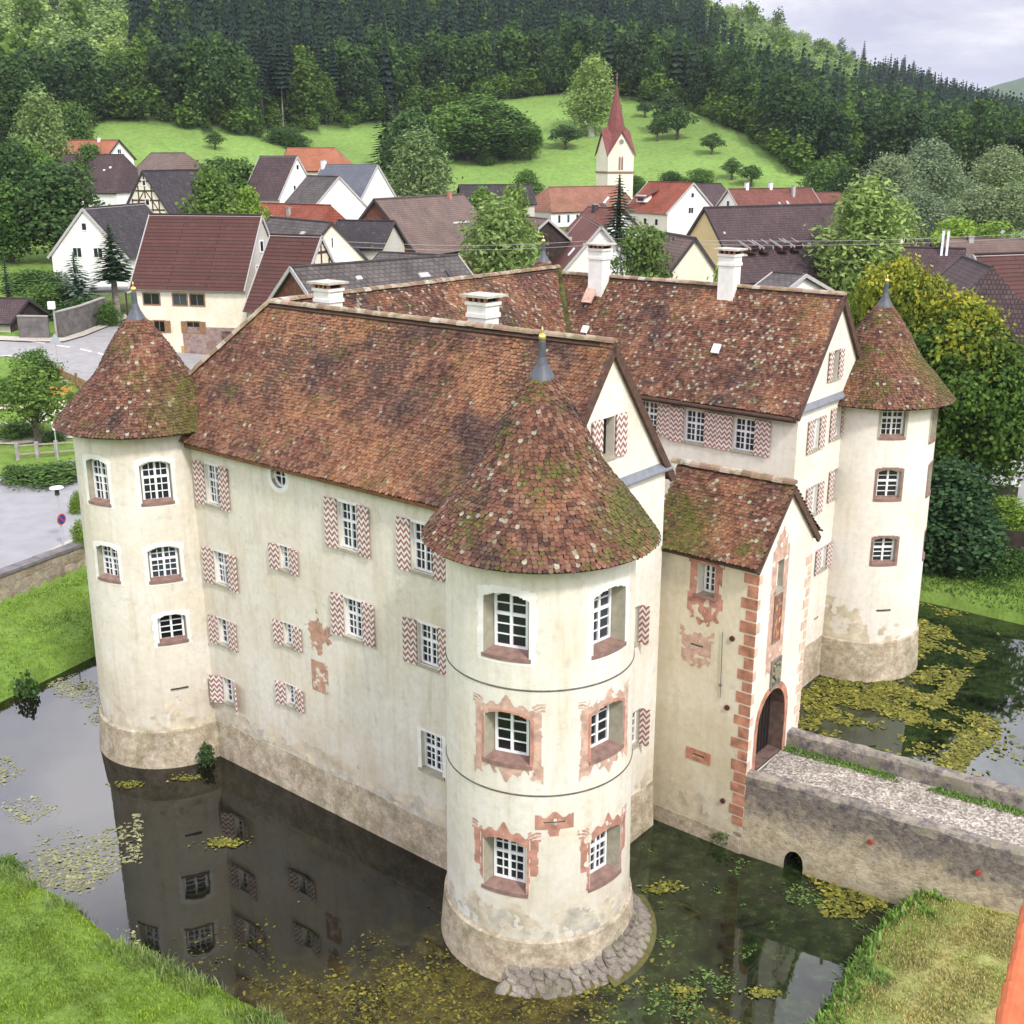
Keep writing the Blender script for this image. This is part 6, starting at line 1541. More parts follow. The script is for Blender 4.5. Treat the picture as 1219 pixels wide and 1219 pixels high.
for px, y0, y1, w_, lb in ((1176, 640, 712, 60, 'dark bush hanging over the far moat bank right of the dense conifer bush'), (1215, 655, 700, 40, 'dark bush at the right edge over the far moat bank')):
    tree('bush_dark', px, y0, y1, w_, 53.5, lb, 'shrub', 'shrub', ground=.4)
# plants at the waterline
tree('weeds', 244, 882, 895, 20, 36.8, 'weedy plants growing at the foot of the left tower where it meets the wing', 'shrub', 'shrub', ground=0.)
tree('weeds', 132, 872, 885, 14, 38.2, 'small brown weeds at the waterline on the outer side of the left tower', 'shrub', 'shrub', ground=0.)
tree('weeds', 862, 988, 1003, 34, 31.9, 'green weeds clinging to the stone foot of the gatehouse', 'shrub', 'shrub', ground=.2)

# --- the forest: single trees along its front, the rest as one mass
def lod(kind, rng, n):
    """low-detail forest tree of unit size: quads, height 1"""
    if kind == 'c':
        vs = []
        lev = 13
        for i in range(lev):
            t = i / (lev - 1); z = .12 + .84 * t; R = .17 * (1 - t) ** .8 + .012
            kk = max(3, int(n / lev * (1.25 - .6 * t)))
            for q in range(kk):
                a = 2 * PI * q / kk + i * .9 + rng.uniform(-.2, .2); d = np.array([math.cos(a), math.sin(a), 0]); s_ = np.array([-d[1], d[0], 0]); r_ = R * rng.uniform(.75, 1.15); wd = .062 * (1.1 - .7 * t)
                p0 = Z3 * (z + .05); p1 = d * r_ + Z3 * (z - r_ * .40); vs += [p0, (p0 + p1) / 2 + s_ * wd, p1, (p0 + p1) / 2 - s_ * wd]
        return np.array(vs)
    lb = crown_lobes(rng, .12, 1., .62, 13); return lobed(rng, lb, n, .024 if n > 1000 else .040, .8, jit=.6, shell=.65)
LOD = {k: [lod(k, np.random.default_rng(90 + i), 130 if k == 'c' else 360) for i in range(4)] for k in 'cd'}
HID = {k: [lod(k, np.random.default_rng(190 + i), 420 if k == 'c' else 2200) for i in range(4)] for k in 'cd'}
trees = []
rgf = np.random.default_rng(5)
rr_f = 190.
while rr_f < 1500:
    sp = 6.2 if rr_f < 420 else (7.6 if rr_f < 700 else (10.5 if rr_f < 1000 else 14.))
    da = sp / rr_f; aa = np.arange(-.49, .49, da) + rgf.uniform(0, da)
    for a in aa:
        r_ = rr_f + rgf.uniform(-.45, .45) * sp; b = a + rgf.uniform(-.4, .4) * da; trees.append((r_ * math.sin(b), r_ * math.cos(b)))
    rr_f += sp * .92
T_ = np.array(trees); q = q_of(T_[:, 0], T_[:, 1]); r_ = np.hypot(T_[:, 0], T_[:, 1]); rf, _z = meadow_edge(q); rk = np.interp(q, QK, RK)
edge = r_ - rf
low_start = np.interp(q, [900, 960, 1020, 1100, 1219], [0, 0, 18, 24, 34])
rf_eff = rf + low_start
keep = (r_ > rf_eff + 2 + 5 * fnoise(T_[:, 0], T_[:, 1], .05, 3)) & (r_ < rk + 40) & (q > -60) & (q < 1290)
T_, q, r_, rf, rk = T_[keep], q[keep], r_[keep], rf_eff[keep], rk[keep]
z = zfun(T_[:, 0], T_[:, 1]); e_base = (z - 21) / r_ * 1422
n1 = fnoise(T_[:, 0], T_[:, 1], .017, 2); n2 = fnoise(T_[:, 0], T_[:, 1], .03, 7); u_ = rgf.random(len(T_))
dep = r_ - rf
kind = []
for i in range(len(T_)):
    Q, D, E_ = q[i], dep[i], e_base[i]
    if Q < 172 + 18 * n2[i]:
        k = 'y' if (D > 24 + 8 * n1[i] and D < 190) else ('d' if D <= 60 else 'c')
    elif Q < 405: k = 'd' if D < 26 + 10 * n2[i] and Q < 300 else ('b' if D < 34 else 'c')
    elif Q < 830: k = 'd' if (D < 22 + 16 * n1[i] and u_[i] < .8) else ('d' if n1[i] > .25 and D < 150 and u_[i] < .8 else ('m' if n2[i] > .55 and u_[i] < .6 else 'c'))
    else:
        t_r = D / max(rk[i] - rf[i], 1)
        k = 'd' if (t_r < .28 + .14 * n1[i] and u_[i] < .85) else ('y' if t_r > np.interp(Q, [830, 880, 1000, 1050], [.5, .28, .36, .85]) + .05 * n2[i] and Q < 1060 and u_[i] < .95 else ('d' if n1[i] > .45 and u_[i] < .5 else 'c'))
    if u_[i] > .955 or (k == 'd' and u_[i] > .80 and n2[i] > -.1): k = 'm'
    kind.append(k)
kind = np.array(kind)
# low scrub along the wood's lower edge
sq = np.arange(60, 1000, 2.6); sqj = sq + rgf.uniform(-1.5, 1.5, len(sq)); srf, _z = meadow_edge(sqj); srf = srf + np.interp(sqj, [900, 960, 1020], [0, 0, 18]) + rgf.uniform(-2, 9, len(sq)); sa = np.arctan((sqj - CC) / 1422.)
sk = rgf.random(len(sq)) < .55 + .3 * np.sin(sq * .09); S2 = np.stack([srf * np.sin(sa), srf * np.cos(sa)], 1)[sk]
T_ = np.concatenate([T_, S2]); kind = np.concatenate([kind, np.array(['u'] * len(S2))]); r_ = np.concatenate([r_, srf[sk]]); dep = np.concatenate([dep, np.full(len(S2), 99.)]); z = np.concatenate([z, zfun(S2[:, 0], S2[:, 1]) - .5])
hgt = {'c': 19.5, 'b': 21., 'd': 14.5, 'm': 15., 'y': 8.5, 'u': 5.2}; wid = {'c': 18., 'b': 17., 'd': 18., 'm': 17., 'y': 13., 'u': 9.}   # wid: horizontal scale of the unit tree
show = np.array([hgt[k] for k in kind]) / r_ * np.where(dep < 24, 2.5, 1) * (kind != 'u')
order = np.argsort(-show)
FM = {'c': foliage('forest_needles', (.008, .020, .014), (.018, .042, .026), (.032, .064, .036), trans=.08, vary=.35), 'b': None, 'd': foliage('forest_leaves', (.022, .052, .018), (.05, .105, .031), (.085, .15, .042), vary=.4), 'm': foliage('forest_leaves_bright', (.05, .10, .02), (.10, .18, .03), (.15, .24, .04), vary=.25), 'y': foliage('young_wood_leaves', (.15, .23, .07), (.26, .38, .12), (.37, .49, .17), vary=.25)}
FM['b'] = FM['c']
FP = {}
for k in 'cbdmy':
    for i in range(4):
        v = HID['c' if k in 'cb' else 'd'][i].copy()
        if k == 'b': v[:, 2] = .36 + v[:, 2] * .64
        mb = MB(); mb.tube([[0, 0, -.05], [0, 0, .5], [0, 0, .9]], [.012, .009, .003], 6)
        tv = np.array(mb.v); tf = [f for f in mb.f]
        vs = np.concatenate([v, tv]); faces = quads_of(v).tolist() + [[j + len(v) for j in f] for f in tf]
        me = bpy.data.meshes.new('forest_tree'); me.from_pydata(vs.tolist(), [], faces); me.materials.append(FM[k]); me.materials.append(M['bark_grey' if k in 'cb' else 'bark']); me.polygons.foreach_set('material_index', [0] * (len(v) // 4) + [1] * len(tf)); me.update(); FP[k, i] = me
NSOLO = 170
LB = {'c': ('spruce_tree', 'dark spruce standing among the front trees of the hillside forest', 'dark spruces along the forest front'), 'b': ('spruce_tree', 'tall forest spruce showing a bare pale trunk at the wood edge', 'bare-trunked spruces at the wood edge'),
      'd': ('forest_tree', 'dark leafy tree in the front row of the hillside forest', 'dark leafy trees along the forest front'), 'm': ('forest_tree', 'brighter green leafy tree standing out in the dark forest front', 'brighter leafy trees in the forest front'), 'y': ('forest_tree', 'light green young tree on the cleared upper slope', 'light young trees on the slope')}
def frame_of(i):
    k = kind[i]; s_ = rgf.uniform(.78, 1.18) if k != 'u' else rgf.uniform(.45, 1.6); return k, hgt[k] * s_ * ((1.12 if q[min(i, len(q) - 1)] > 172 else .92) if k == 'd' and dep[i] < 34 else 1), wid[k] * s_ * rgf.uniform(.85, 1.15), rgf.uniform(0, 6.28)
acc = []; tint = []
for rank, i in enumerate(order):
    k, h_, w_, a_ = frame_of(i)
    if rank < NSOLO:
        o = bpy.data.objects.new(LB[k][0], FP[k, rank % 4]); COL.objects.link(o); o.location = (T_[i, 0], T_[i, 1], z[i]); o.scale = (w_, w_, h_); o.rotation_euler.z = a_
        tag(o, LB[k][1], 'tree', LB[k][2])
    else:
        v = (LOD['c' if k in 'cb' else 'd'][i % 4]); ca, sa = math.cos(a_), math.sin(a_)
        p = np.stack([(v[:, 0] * ca - v[:, 1] * sa) * w_ + T_[i, 0], (v[:, 0] * sa + v[:, 1] * ca) * w_ + T_[i, 1], v[:, 2] * h_ + z[i]], 1)
        acc.append((k, p, rgf.random()))
allv = np.concatenate([p for _, p, _ in acc]); mk_ = {'c': 0, 'b': 0, 'd': 1, 'm': 2, 'y': 3, 'u': 2}
mi = np.concatenate([np.full(len(p) // 4, mk_[k]) for k, p, _ in acc]); tn = np.concatenate([np.full(len(p), t) for _, p, t in acc]).astype(np.float32)
me = np_mesh('forest', allv, quads_of(allv), mi)
at = me.attributes.new('tint', 'FLOAT', 'POINT'); at.data.foreach_set('value', tn)
FT = [foliage('forest_mass_needles', (.008, .020, .014), (.018, .042, .026), (.032, .064, .036), trans=.08, vary=.4, tint=True), foliage('forest_mass_leaves', (.022, .052, .018), (.05, .105, .031), (.085, .15, .042), vary=.4, tint=True), foliage('forest_mass_bright', (.05, .10, .02), (.10, .18, .03), (.15, .24, .04), vary=.25, tint=True), foliage('forest_mass_young', (.15, .23, .07), (.26, .38, .12), (.37, .49, .17), vary=.25, tint=True)]
fo = link_mesh('forest', me, FT); tag(fo, 'dark mixed forest covering the hillside behind the village', 'forest', kind='stuff')
#print('FOREST', len(T_), len(allv)//4)
# ================================================================== ROADS, GARDEN, BANKS, WEED
def drape(pxs, off, m, name, label, cat, res=.6, ext=None, kind='structure'):
    """a paved sheet following the ground inside a polygon measured on the ground"""
    P = np.array([on_ground(*p)[:2] for p in pxs]) if ext is None else np.array(ext)
    lo_, hi_ = P.min(0), P.max(0); nx, ny = int((hi_[0] - lo_[0]) / res) + 2, int((hi_[1] - lo_[1]) / res) + 2
    xs = np.linspace(lo_[0], hi_[0], nx); ys = np.linspace(lo_[1], hi_[1], ny)
    bm = bmesh.new(); vs = [bm.verts.new((x, y, 0)) for x, y in P]; bm.faces.new(vs)
    for x in xs[1:-1]: bmesh.ops.bisect_plane(bm, geom=bm.verts[:] + bm.edges[:] + bm.faces[:], plane_co=(x, 0, 0), plane_no=(1, 0, 0))
    for y in ys[1:-1]: bmesh.ops.bisect_plane(bm, geom=bm.verts[:] + bm.edges[:] + bm.faces[:], plane_co=(0, y, 0), plane_no=(0, 1, 0))
    for v in bm.verts: v.co.z = zf1(v.co.x, v.co.y) + off
    bmesh.ops.recalc_face_normals(bm, faces=bm.faces)
    me = bpy.data.meshes.new(name); bm.to_mesh(me); bm.free()
    if len(me.polygons) and me.polygons[0].normal.z < 0: me.flip_normals()
    o = link_mesh(name, me, m); tag(o, label, cat, kind=kind); return o
M['asphalt'] = flat('worn_asphalt', (.30, .29, .285), .9, .1, 1.2); M['asphalt_low'] = flat('lower_asphalt', (.285, .28, .285), .9, .09, .9); M['paving'] = flat('pale_paving', (.44, .40, .34), .9, .15, 2.); M['white_paint'] = flat('road_paint', (.80, .80, .78), .7, .1)
M['gravel_path'] = gravel('garden_gravel', [(.46, .40, .30), (.56, .50, .39), (.62, .56, .45), (.68, .62, .52)], 6.)
drape([(-60, 402), (0, 407), (40, 409), (76, 409), (100, 402), (152, 381), (190, 368), (240, 372), (300, 420), (250, 470), (160, 480), (108, 461), (75, 448), (45, 432), (0, 424), (-60, 428)], .06, M['asphalt'], 'road', 'grey village road curving past the white house', 'road')
drape([(-70, 585), (0, 577), (40, 566), (96, 546), (170, 520), (220, 560), (160, 610), (96, 640), (40, 668), (0, 684), (-70, 720)], .06, M['asphalt_low'], 'road', 'lower grey road between garden and retaining wall', 'road')
drape([(-70, 719), (0, 683), (40, 667), (96, 639), (160, 609), (168, 620), (110, 650), (60, 680), (0, 708), (-70, 742)], .09, M['paving'], 'pavement', 'pale pavement along the top of the retaining wall', 'pavement')
drape([(-60, 396), (0, 402), (42, 404), (76, 404), (98, 397), (150, 376), (152, 381), (100, 402), (76, 409), (40, 409), (0, 407), (-60, 402)], .16, M['paving'], 'pavement', 'narrow raised pavement below the roadside wall', 'pavement')
dash = []
for k, (a, b) in enumerate((((38, 408.5), (54, 410)), ((68, 412.5), (83, 414.5)), ((96, 417), (109, 420)), ((117, 421.5), (126, 424.5)), ((-6, 425.5), (14, 424.5)))):
    p, q = on_ground(*a), on_ground(*b); d = unit((q - p)[:2]); nrm = np.array([-d[1], d[0]]) * .11
    drape(None, .075, M['white_paint'], 'road_marking', 'white painted dashes on the village road', 'road marking', ext=[p[:2] - nrm, q[:2] - nrm, q[:2] + nrm, p[:2] + nrm])
# garden paths
drape([(-30, 483), (22, 483), (40, 482), (40, 486), (20, 489), (-30, 489)], .07, M['gravel_path'], 'path', 'pale gravel path across the garden, upper', 'path')
drape([(54, 482), (79, 478), (80, 486), (66, 496), (48, 506), (28, 512), (-30, 512), (-30, 506), (30, 503), (44, 499)], .07, M['gravel_path'], 'path', 'pale gravel path curving below the bench', 'path')
drape([(-30, 520), (30, 520), (90, 516), (92, 522), (20, 530), (-30, 530)], .07, M['gravel_path'], 'path', 'pale gravel strip behind the garden rail', 'path')
# retaining wall along the pavement
a = np.array([*(RW_A - RW_D * 22), 0]); D3 = np.array([*RW_D, 0]); N3 = np.array([*RW_N, 0])
rwt = thing('retaining_wall', 'long rubble retaining wall between lower road and moat lawn at the left', 'wall', a + D3 * 22 + Z3 * .5)
s = MB(); L_ = 44.; s.obox(a + D3 * L_ / 2 + N3 * .1 + Z3 * 1.2, D3 * L_, N3 * .5, Z3 * 2.9)
s.build('wall_body', stone('retaining_rubble', [(.24, .18, .12), (.40, .33, .25), (.32, .26, .20)], 1.55, .7, moss=.2), rwt)
s = MB(); x = 0; rg_ = random.Random(9)
while x < L_:
    l = rg_.uniform(.8, 1.4); s.obox(a + D3 * (x + l / 2) + N3 * .1 + Z3 * (2.72 + rg_.uniform(-.012, .012)), D3 * (l - .03), N3 * .66, Z3 * .15); x += l
s.build('coping', flat('coping_slabs', (.17, .155, .155), .9, .25, 2.), rwt)
q = at_plane(57, 705, RW_N, float(RW_A @ RW_N) - .15)
s = MB(); s.tube([q - N3 * .02 - Z3 * .0, q + N3 * .04], .26, 14); s.build('drain_hole', M['dark'], rwt)
# roadside wall and posts at the upper road
for pts, hgt_, label, m in (([(24, 404), (60, 404)], 2.0, 'dark grey roadside wall beside the small shed', 'boards_dark'), ([(70, 403), (98, 395), (126, 384)], 2.3, 'grey concrete garden wall along the road bend', 'concrete')):
    t = thing('garden_wall', label, 'wall', on_ground(*pts[0])); s = MB()
    for p, q in zip(pts, pts[1:]):
        p, q = on_ground(*p), on_ground(*q); d = unit(np.array([q[0] - p[0], q[1] - p[1], 0])); nrm = np.array([-d[1], d[0], 0])
        s.hexa([p - nrm * .15 - Z3 * .4, p + nrm * .15 - Z3 * .4, q + nrm * .15 - Z3 * .4, q - nrm * .15 - Z3 * .4, p - nrm * .15 + Z3 * hgt_, p + nrm * .15 + Z3 * hgt_, q + nrm * .15 + Z3 * hgt_, q - nrm * .15 + Z3 * hgt_])
    s.build('wall_body', flat('dark_wall', (.14, .125, .12), .9, .3, 1.5), t)
    s = MB()
    for p, q in zip(pts, pts[1:]):
        p, q = on_ground(*p), on_ground(*q); d = unit(np.array([q[0] - p[0], q[1] - p[1], 0])); nrm = np.array([-d[1], d[0], 0]); s.obox((p + q) / 2 + Z3 * (hgt_ + .06), q - p, nrm * .42, Z3 * .1)
    s.build('coping', M['concrete'], t)
p = on_ground(68, 405); t = thing('utility_pole', 'short pale pole with white lamp box at the road bend', 'pole', p); s = MB(); s.tube([p - Z3 * .3, p + Z3 * 2.9], .09, 8); s.build('pole', M['concrete'], t); s = MB(); s.obox(p + Z3 * 3.1 + np.array([-.1, -.1, 0]), [.55, 0, 0], [0, .4, 0], [0, 0, .65]); s.build('meter_box', M['frame'], t)
p = on_ground(137, 375); t = thing('carport', 'open timber carport with flat grey roof before the white house', 'carport', p); s = MB(); s.obox(p + np.array([-1.2, 1.5, 2.3]), [5.2, .5, 0], [0, 4., 0], [0, 0, .18]); s.build('roof', M['concrete'], t)
for dx, dy in ((-3.5, -.2), (1.2, .2), (-3.5, 3.2), (1.2, 3.2)): s = MB(); s.tube([p + np.array([dx, dy, -.3]), p + np.array([dx, dy, 2.25])], .08, 6); s.build('post', M['wood_dark'], t)
# lamp post with round sign by the wall
p = on_ground(76, 652); t = thing('street_lamp', 'slim grey street lamp with flat white head beside the retaining wall', 'street lamp', p)
zt = at_y(68, 580, p[1]); hh = zt[2] - p[2]
s = MB(); s.tube([p - Z3 * .2, p + Z3 * hh * .98], [.05, .035], 8); s.build('pole', flat('lamp_metal', (.42, .44, .45), .5, .1), t)
s = MB(); s.lathe(p, [(.02, p[2] + hh - .42), (.12, p[2] + hh - .4), (.1, p[2] + hh - .12), (.03, p[2] + hh - .1)], 12); s.build('lamp', M['trim_dark'], t)
s = MB(); s.lathe(p, [(.02, p[2] + hh - .06), (.34, p[2] + hh - .04), (.32, p[2] + hh), (.02, p[2] + hh + .03)], 20); s.build('shade', M['frame'], t)
zs = at_y(72, 618, p[1])[2]; t2 = thing('traffic_sign', 'round no-parking disc fixed to the slim street lamp', 'sign', (p[0], p[1], zs))
dn = unit(np.array([.93, -.38, 0])); pc = np.array([p[0], p[1], zs]) + dn * .06
s = MB(); s.tube([pc, pc + dn * .03], .28, 24); s.build('disc', flat('sign_red', (.45, .05, .05), .5, .05), t2); s = MB(); s.tube([pc + dn * .03, pc + dn * .036], .22, 24); s.build('sign_face', flat('sign_blue', (.03, .06, .22), .5, .05), t2)
s = MB(); tt_ = np.cross(dn, Z3); s.obox(pc + dn * .037, (tt_ + Z3) * .3, (tt_ - Z3) * .045, dn * .004); s.build('red_bar', flat('sign_bar', (.45, .05, .05), .5, .05), t2)
p = on_ground(71, 562); t = thing('street_lamp', 'thin pale lamp post between hedge and lower road', 'street lamp', p); zt = at_y(68, 512, p[1]); s = MB(); s.tube([p, [p[0], p[1], zt[2]]], .035, 8); s.build('pole', flat('pale_metal', (.40, .40, .39), .5, .1), t); s = MB(); s.tube([[p[0], p[1], zt[2]], [p[0], p[1], zt[2] + .5]], [.1, .16], 10); s.build('lamp', M['frame'], t)
# triangular road sign on the upper road edge
p = on_ground(70, 440); t = thing('traffic_sign', 'grey back of a triangular road sign at the garden corner', 'sign', p); s = MB(); s.tube([p, p + Z3 * 2.4], .035, 6); s.build('post', M['trim'], t)
s = MB(); c0 = p + Z3 * 2.1; s.prism([c0 + np.array([-.5, -.05, 0]), c0 + np.array([.5, -.05, 0]), c0 + np.array([0, -.05, .85])], [0, .03, 0]); s.build('sign_face', flat('sign_back', (.38, .40, .44), .5, .05), t)
# garden fence, bench, rail, stones
t = None
fp = [on_ground(*q) for q in ((61, 449), (76, 455), (92, 462), (112, 472))]
t = thing('wooden_fence', 'low tan board fence at the garden edge near the village road', 'fence', fp[0])
for p, q in zip(fp, fp[1:]):
    s = MB(); s.obox((p + q) / 2 + Z3 * .55, q - p, unit(np.cross(q - p, Z3)) * .06, Z3 * .75); s.build('board_panel', M['boards_tan'], t)
for p in fp: s = MB(); s.tube([p, p + Z3 * 1.15], .09, 6); s.build('post', M['wood_mid'], t)
p = on_ground(70, 477); t = thing('garden_bench', 'orange wooden bench on the pale gravel', 'bench', p); s = MB(); e_ = np.array([1., .1, 0]); s.obox(p + Z3 * .45, e_ * 1.9, [0, .45, 0], [0, 0, .07]); s.build('seat', flat('orange_wood', (.52, .25, .06), .7, .15), t)
s = MB(); s.obox(p + Z3 * .78 + np.array([0, .26, 0]), e_ * 1.9, [0, .06, 0], [0, 0, .42]); s.build('backrest', flat('orange_back', (.50, .24, .06), .7, .15), t)
for dx in (-.8, .8): s = MB(); s.obox(p + e_ * dx + Z3 * .2, [.08, 0, 0], [0, .4, 0], [0, 0, .42]); s.build('leg', M['wood_mid'], t)
a_, b_ = on_ground(22, 548), on_ground(92, 543); t = thing('garden_rail', 'pale wooden rail in front of the flower beds', 'fence', a_)
for hz in (.35, .9): s = MB(); s.obox((a_ + b_) / 2 + Z3 * hz, b_ - a_, [0, .08, 0], [0, 0, .09]); s.build('rail', flat('pale_rail', (.34, .29, .22), .8, .2), t)
for f_ in (0, .33, .66, 1.): p = a_ + (b_ - a_) * f_; s = MB(); s.obox(p + Z3 * .5, [.2, 0, 0], [0, .2, 0], [0, 0, 1.15]); s.build('post', M['concrete'], t)
for k, (px, py, sc_, lb) in enumerate(((51, 569, .75, 'grey boulder at the right end of the roadside hedge'), (6, 575, .7, 'grey boulder at the left end of the roadside hedge'), (82, 457, .5, 'pale flat stone by the tan board fence'), (104, 465, .4, 'pale small stone by the tan board fence'), (48, 495, .5, 'white stone block beside the curving gravel path'))):
    p = on_ground(px, py); s = MB(); s.ico(p + Z3 * .1, sc_, (1.3, .7, .5), .2, sub=2); tag(s.build('boulder', flat('boulder_stone', (.50, .48, .45), .9, .2, 2.)), lb, 'boulder')
# parked trailer on the gravel yard at the right
drape([(1130, 560), (1219, 545), (1290, 545), (1290, 610), (1219, 606), (1185, 602), (1140, 590)], .06, M['asphalt'], 'yard', 'grey gravel yard behind the far moat bank', 'yard')
p = on_ground(1182, 604); t = thing('parked_trailer', 'dark trailer with white roof parked on the grey yard at the right edge', 'trailer', p); e_ = unit(np.array([1., -.25, 0])); f_ = np.array([e_[1], -e_[0], 0])
s = MB(); s.obox(p + Z3 * .95, e_ * 2.2, f_ * 1.2, Z3 * 1.0); s.build('body', M['trim_dark'], t); s = MB(); s.obox(p + Z3 * 1.5, e_ * 2.4, f_ * 1.3, Z3 * .1); s.build('roof', M['frame'], t)
for dx in (-.6, .6):
    for sd in (-1, 1): s = MB(); c0 = p + e_ * dx + f_ * sd * .6 + Z3 * .3; s.tube([c0 - f_ * .09, c0 + f_ * .09], .3, 14); s.build('wheel', M['dark'], t)
fp = [on_ground(*q) for q in ((1178, 662), (1198, 664), (1240, 668))]; t = thing('board_fence', 'dark wooden fence at the back of the far moat bank', 'fence', fp[0])
for p, q in zip(fp, fp[1:]): s = MB(); s.obox((p + q) / 2 + Z3 * .7, q - p, unit(np.cross(q - p, Z3)) * .06, Z3 * 1.5); s.build('board_panel', M['boards_dark'], t)
# overhead wires across the village
for k, (pts, lb) in enumerate((([(380, 286, 95), (740, 284, 104), (1260, 276, 112)], 'upper thin grey wire strung across the village'), ([(380, 292, 95), (740, 289, 104), (1260, 281, 112)], 'lower thin grey wire strung across the village'))):
    P_ = [at_y(*p) for p in pts]; s = MB(); cur = []
    for p, q in zip(P_, P_[1:]): cur += [p + (q - p) * f_ - Z3 * .5 * math.sin(PI * f_) for f_ in np.linspace(0, .95, 12)]
    s.tube(cur, .016, 5, cap=False); tag(s.build('overhead_wire', M['trim']), lb, 'wire')
# roof hip of the building below the viewpoint, at the lower right corner
hp0, hp1 = at_y(1229, 1078, 10.), at_y(1197, 1232, 8.4); d = unit(hp1 - hp0); d[2] = 0; d = unit(d)
t = thing('neighbouring_house', 'orange clay verge tiles of a roof cut by the lower right corner', 'house', (hp0[0] + 1, hp0[1], 1.5)); z_ = (hp0[2] + hp1[2]) / 2
out = np.array([-d[1], d[0], 0]); out = out if out[0] > 0 else -out
P0 = np.array([hp0[0], hp0[1], z_]) - d * 3; P1 = np.array([hp1[0], hp1[1], z_]) + d * 3
M['orange_tile'] = flat('new_orange_tile', (.50, .13, .05), .75, .2, 5.)
s = MB(); s.prism([P0 + out * .1 - Z3 * .2, P1 + out * .1 - Z3 * .2, P1 + out * 3.5 - Z3 * .2, P0 + out * 3.5 - Z3 * .2], -Z3 * (z_ - 1.4)); s.build('wall', M['w_cream'], t)
s = MB(); s.prism([P0 + out * .0, P1 + out * .0, P1 + out * 4 - Z3 * 2.2, P0 + out * 4 - Z3 * 2.2], -Z3 * .15); ro = s.build('roof', M['orange_tile'], t)
ridge('verge_tiles', P0 + Z3 * .02, P1 + Z3 * .02, ro, .105, .34, M['orange_tile'], taper=.76)

# ------------------------------------------------ grass on the near banks
rg = np.random.default_rng(21)
def blades(name, pts, hs, mats, label, lean=.35, wide=.022, per=1):
    N = len(pts); a = rg.uniform(0, 2 * PI, N); d = np.stack([np.cos(a), np.sin(a), np.zeros(N)], 1); t = np.stack([-d[:, 1], d[:, 0], d[:, 2]], 1); hs = hs[:, None]; w_ = wide * rg.uniform(.7, 1.3, N)[:, None]
    l = rg.uniform(.1, 1., N)[:, None] * lean; up = np.array([0, 0, 1.])
    v = np.stack([pts - t * w_, pts + t * w_, pts + t * w_ * .8 + d * hs * l * .4 + up * hs * .62, pts - t * w_ * .8 + d * hs * l * .4 + up * hs * .62, pts + d * hs * l + up * hs * (1 - .3 * l)], 1).reshape(-1, 3)
    o = (np.arange(N) * 5)[:, None]
    f4 = o + np.array([0, 1, 2, 3]); f3 = np.concatenate([o + np.array([3, 2, 4]), o + 4], 1)
    me = bpy.data.meshes.new(name); me.from_pydata(v.tolist(), [], f4.tolist() + f3[:, :3].tolist()); me.update()
    at = me.attributes.new('tint', 'FLOAT', 'POINT'); at.data.foreach_set('value', np.repeat(np.clip(.5 + .35 * fnoise(pts[:, 0], pts[:, 1], 1.1, 5) + rg.normal(0, .12, N), 0, 1), 5).astype(np.float32))
    o_ = link_mesh(name, me, mats); return tag(o_, label, 'grass', kind='stuff')
def scatter(n, box, test):
    x = rg.uniform(box[0], box[1], n); y = rg.uniform(box[2], box[3], n); sd = moat_sd(x, y); k = test(x, y, sd); x, y = x[k], y[k]
    return np.stack([x, y, zfun(x, y) - .02], 1), sd[k]
M['g_lush'] = foliage('grass_lush', (.13, .22, .03), (.21, .33, .05), (.29, .40, .075), trans=.3, vary=.5, tint=True)
M['g_lawn'] = foliage('grass_bank', (.07, .14, .03), (.12, .21, .045), (.17, .27, .06), trans=.3, vary=.35, tint=True)
M['g_long'] = foliage('grass_long', (.11, .17, .05), (.19, .27, .085), (.28, .34, .13), trans=.3, vary=.25, tint=True)
M['g_dry'] = foliage('grass_dry', (.22, .25, .06), (.46, .40, .17), (.58, .51, .26), trans=.3, vary=.25, tint=True)
M['g_edge'] = foliage('bank_herbs', (.09, .18, .035), (.18, .31, .07), (.27, .41, .13), trans=.3, vary=.3, tint=True)
def inview(x, y, m=1.3): return np.abs(x) < y * .47 * m + .5
p, sd = scatter(150000, (-17, -1, 18, 33), lambda x, y, sd: (sd > .45) & (sd < 9) & inview(x, y) & ((x * V[0] + y * V[1]) < 20)); blades('lawn_grass', p, rg.uniform(.05, .13, len(p)), M['g_lush'], 'short bright green grass on the near left bank', .6, .016)
p, sd = scatter(42000, (-18, -1, 18, 34), lambda x, y, sd: (sd > -.15) & (sd < 1.3) & inview(x, y) & ((x * V[0] + y * V[1]) < 20) & (fnoise(x, y, .9, 3) + .5 * fnoise(x, y, 2.7, 1) > -.35 + .4 * sd)); blades('long_grass', p, rg.uniform(.16, .46, len(p)), M['g_long'], 'long pale grass fringing the near left water edge', .8, .018)
p, sd = scatter(110000, (5, 16, 15, 31), lambda x, y, sd: (sd > .5) & (sd < 9) & inview(x, y) & ((x * U[0] + y * U[1]) < 12) & ((y - B0[1]) * BN[1] + (x - B0[0]) * BN[0] < -1.6)); blades('dry_grass', p, rg.uniform(.05, .13, len(p)), M['g_dry'], 'dry yellowish grass on the right bank below the bridge', .6, .016)
p, sd = scatter(26000, (5, 16, 15, 31), lambda x, y, sd: (sd > -.1) & (sd < 1.5) & inview(x, y) & ((x * U[0] + y * U[1]) < 12) & ((y - B0[1]) * BN[1] + (x - B0[0]) * BN[0] < -1.55) & (fnoise(x, y, 1.3, 8) > -.7 + .5 * sd)); blades('bank_herbs', p, rg.uniform(.10, .34, len(p)), M['g_edge'], 'green leafy herbs along the right water edge', .9, .035)
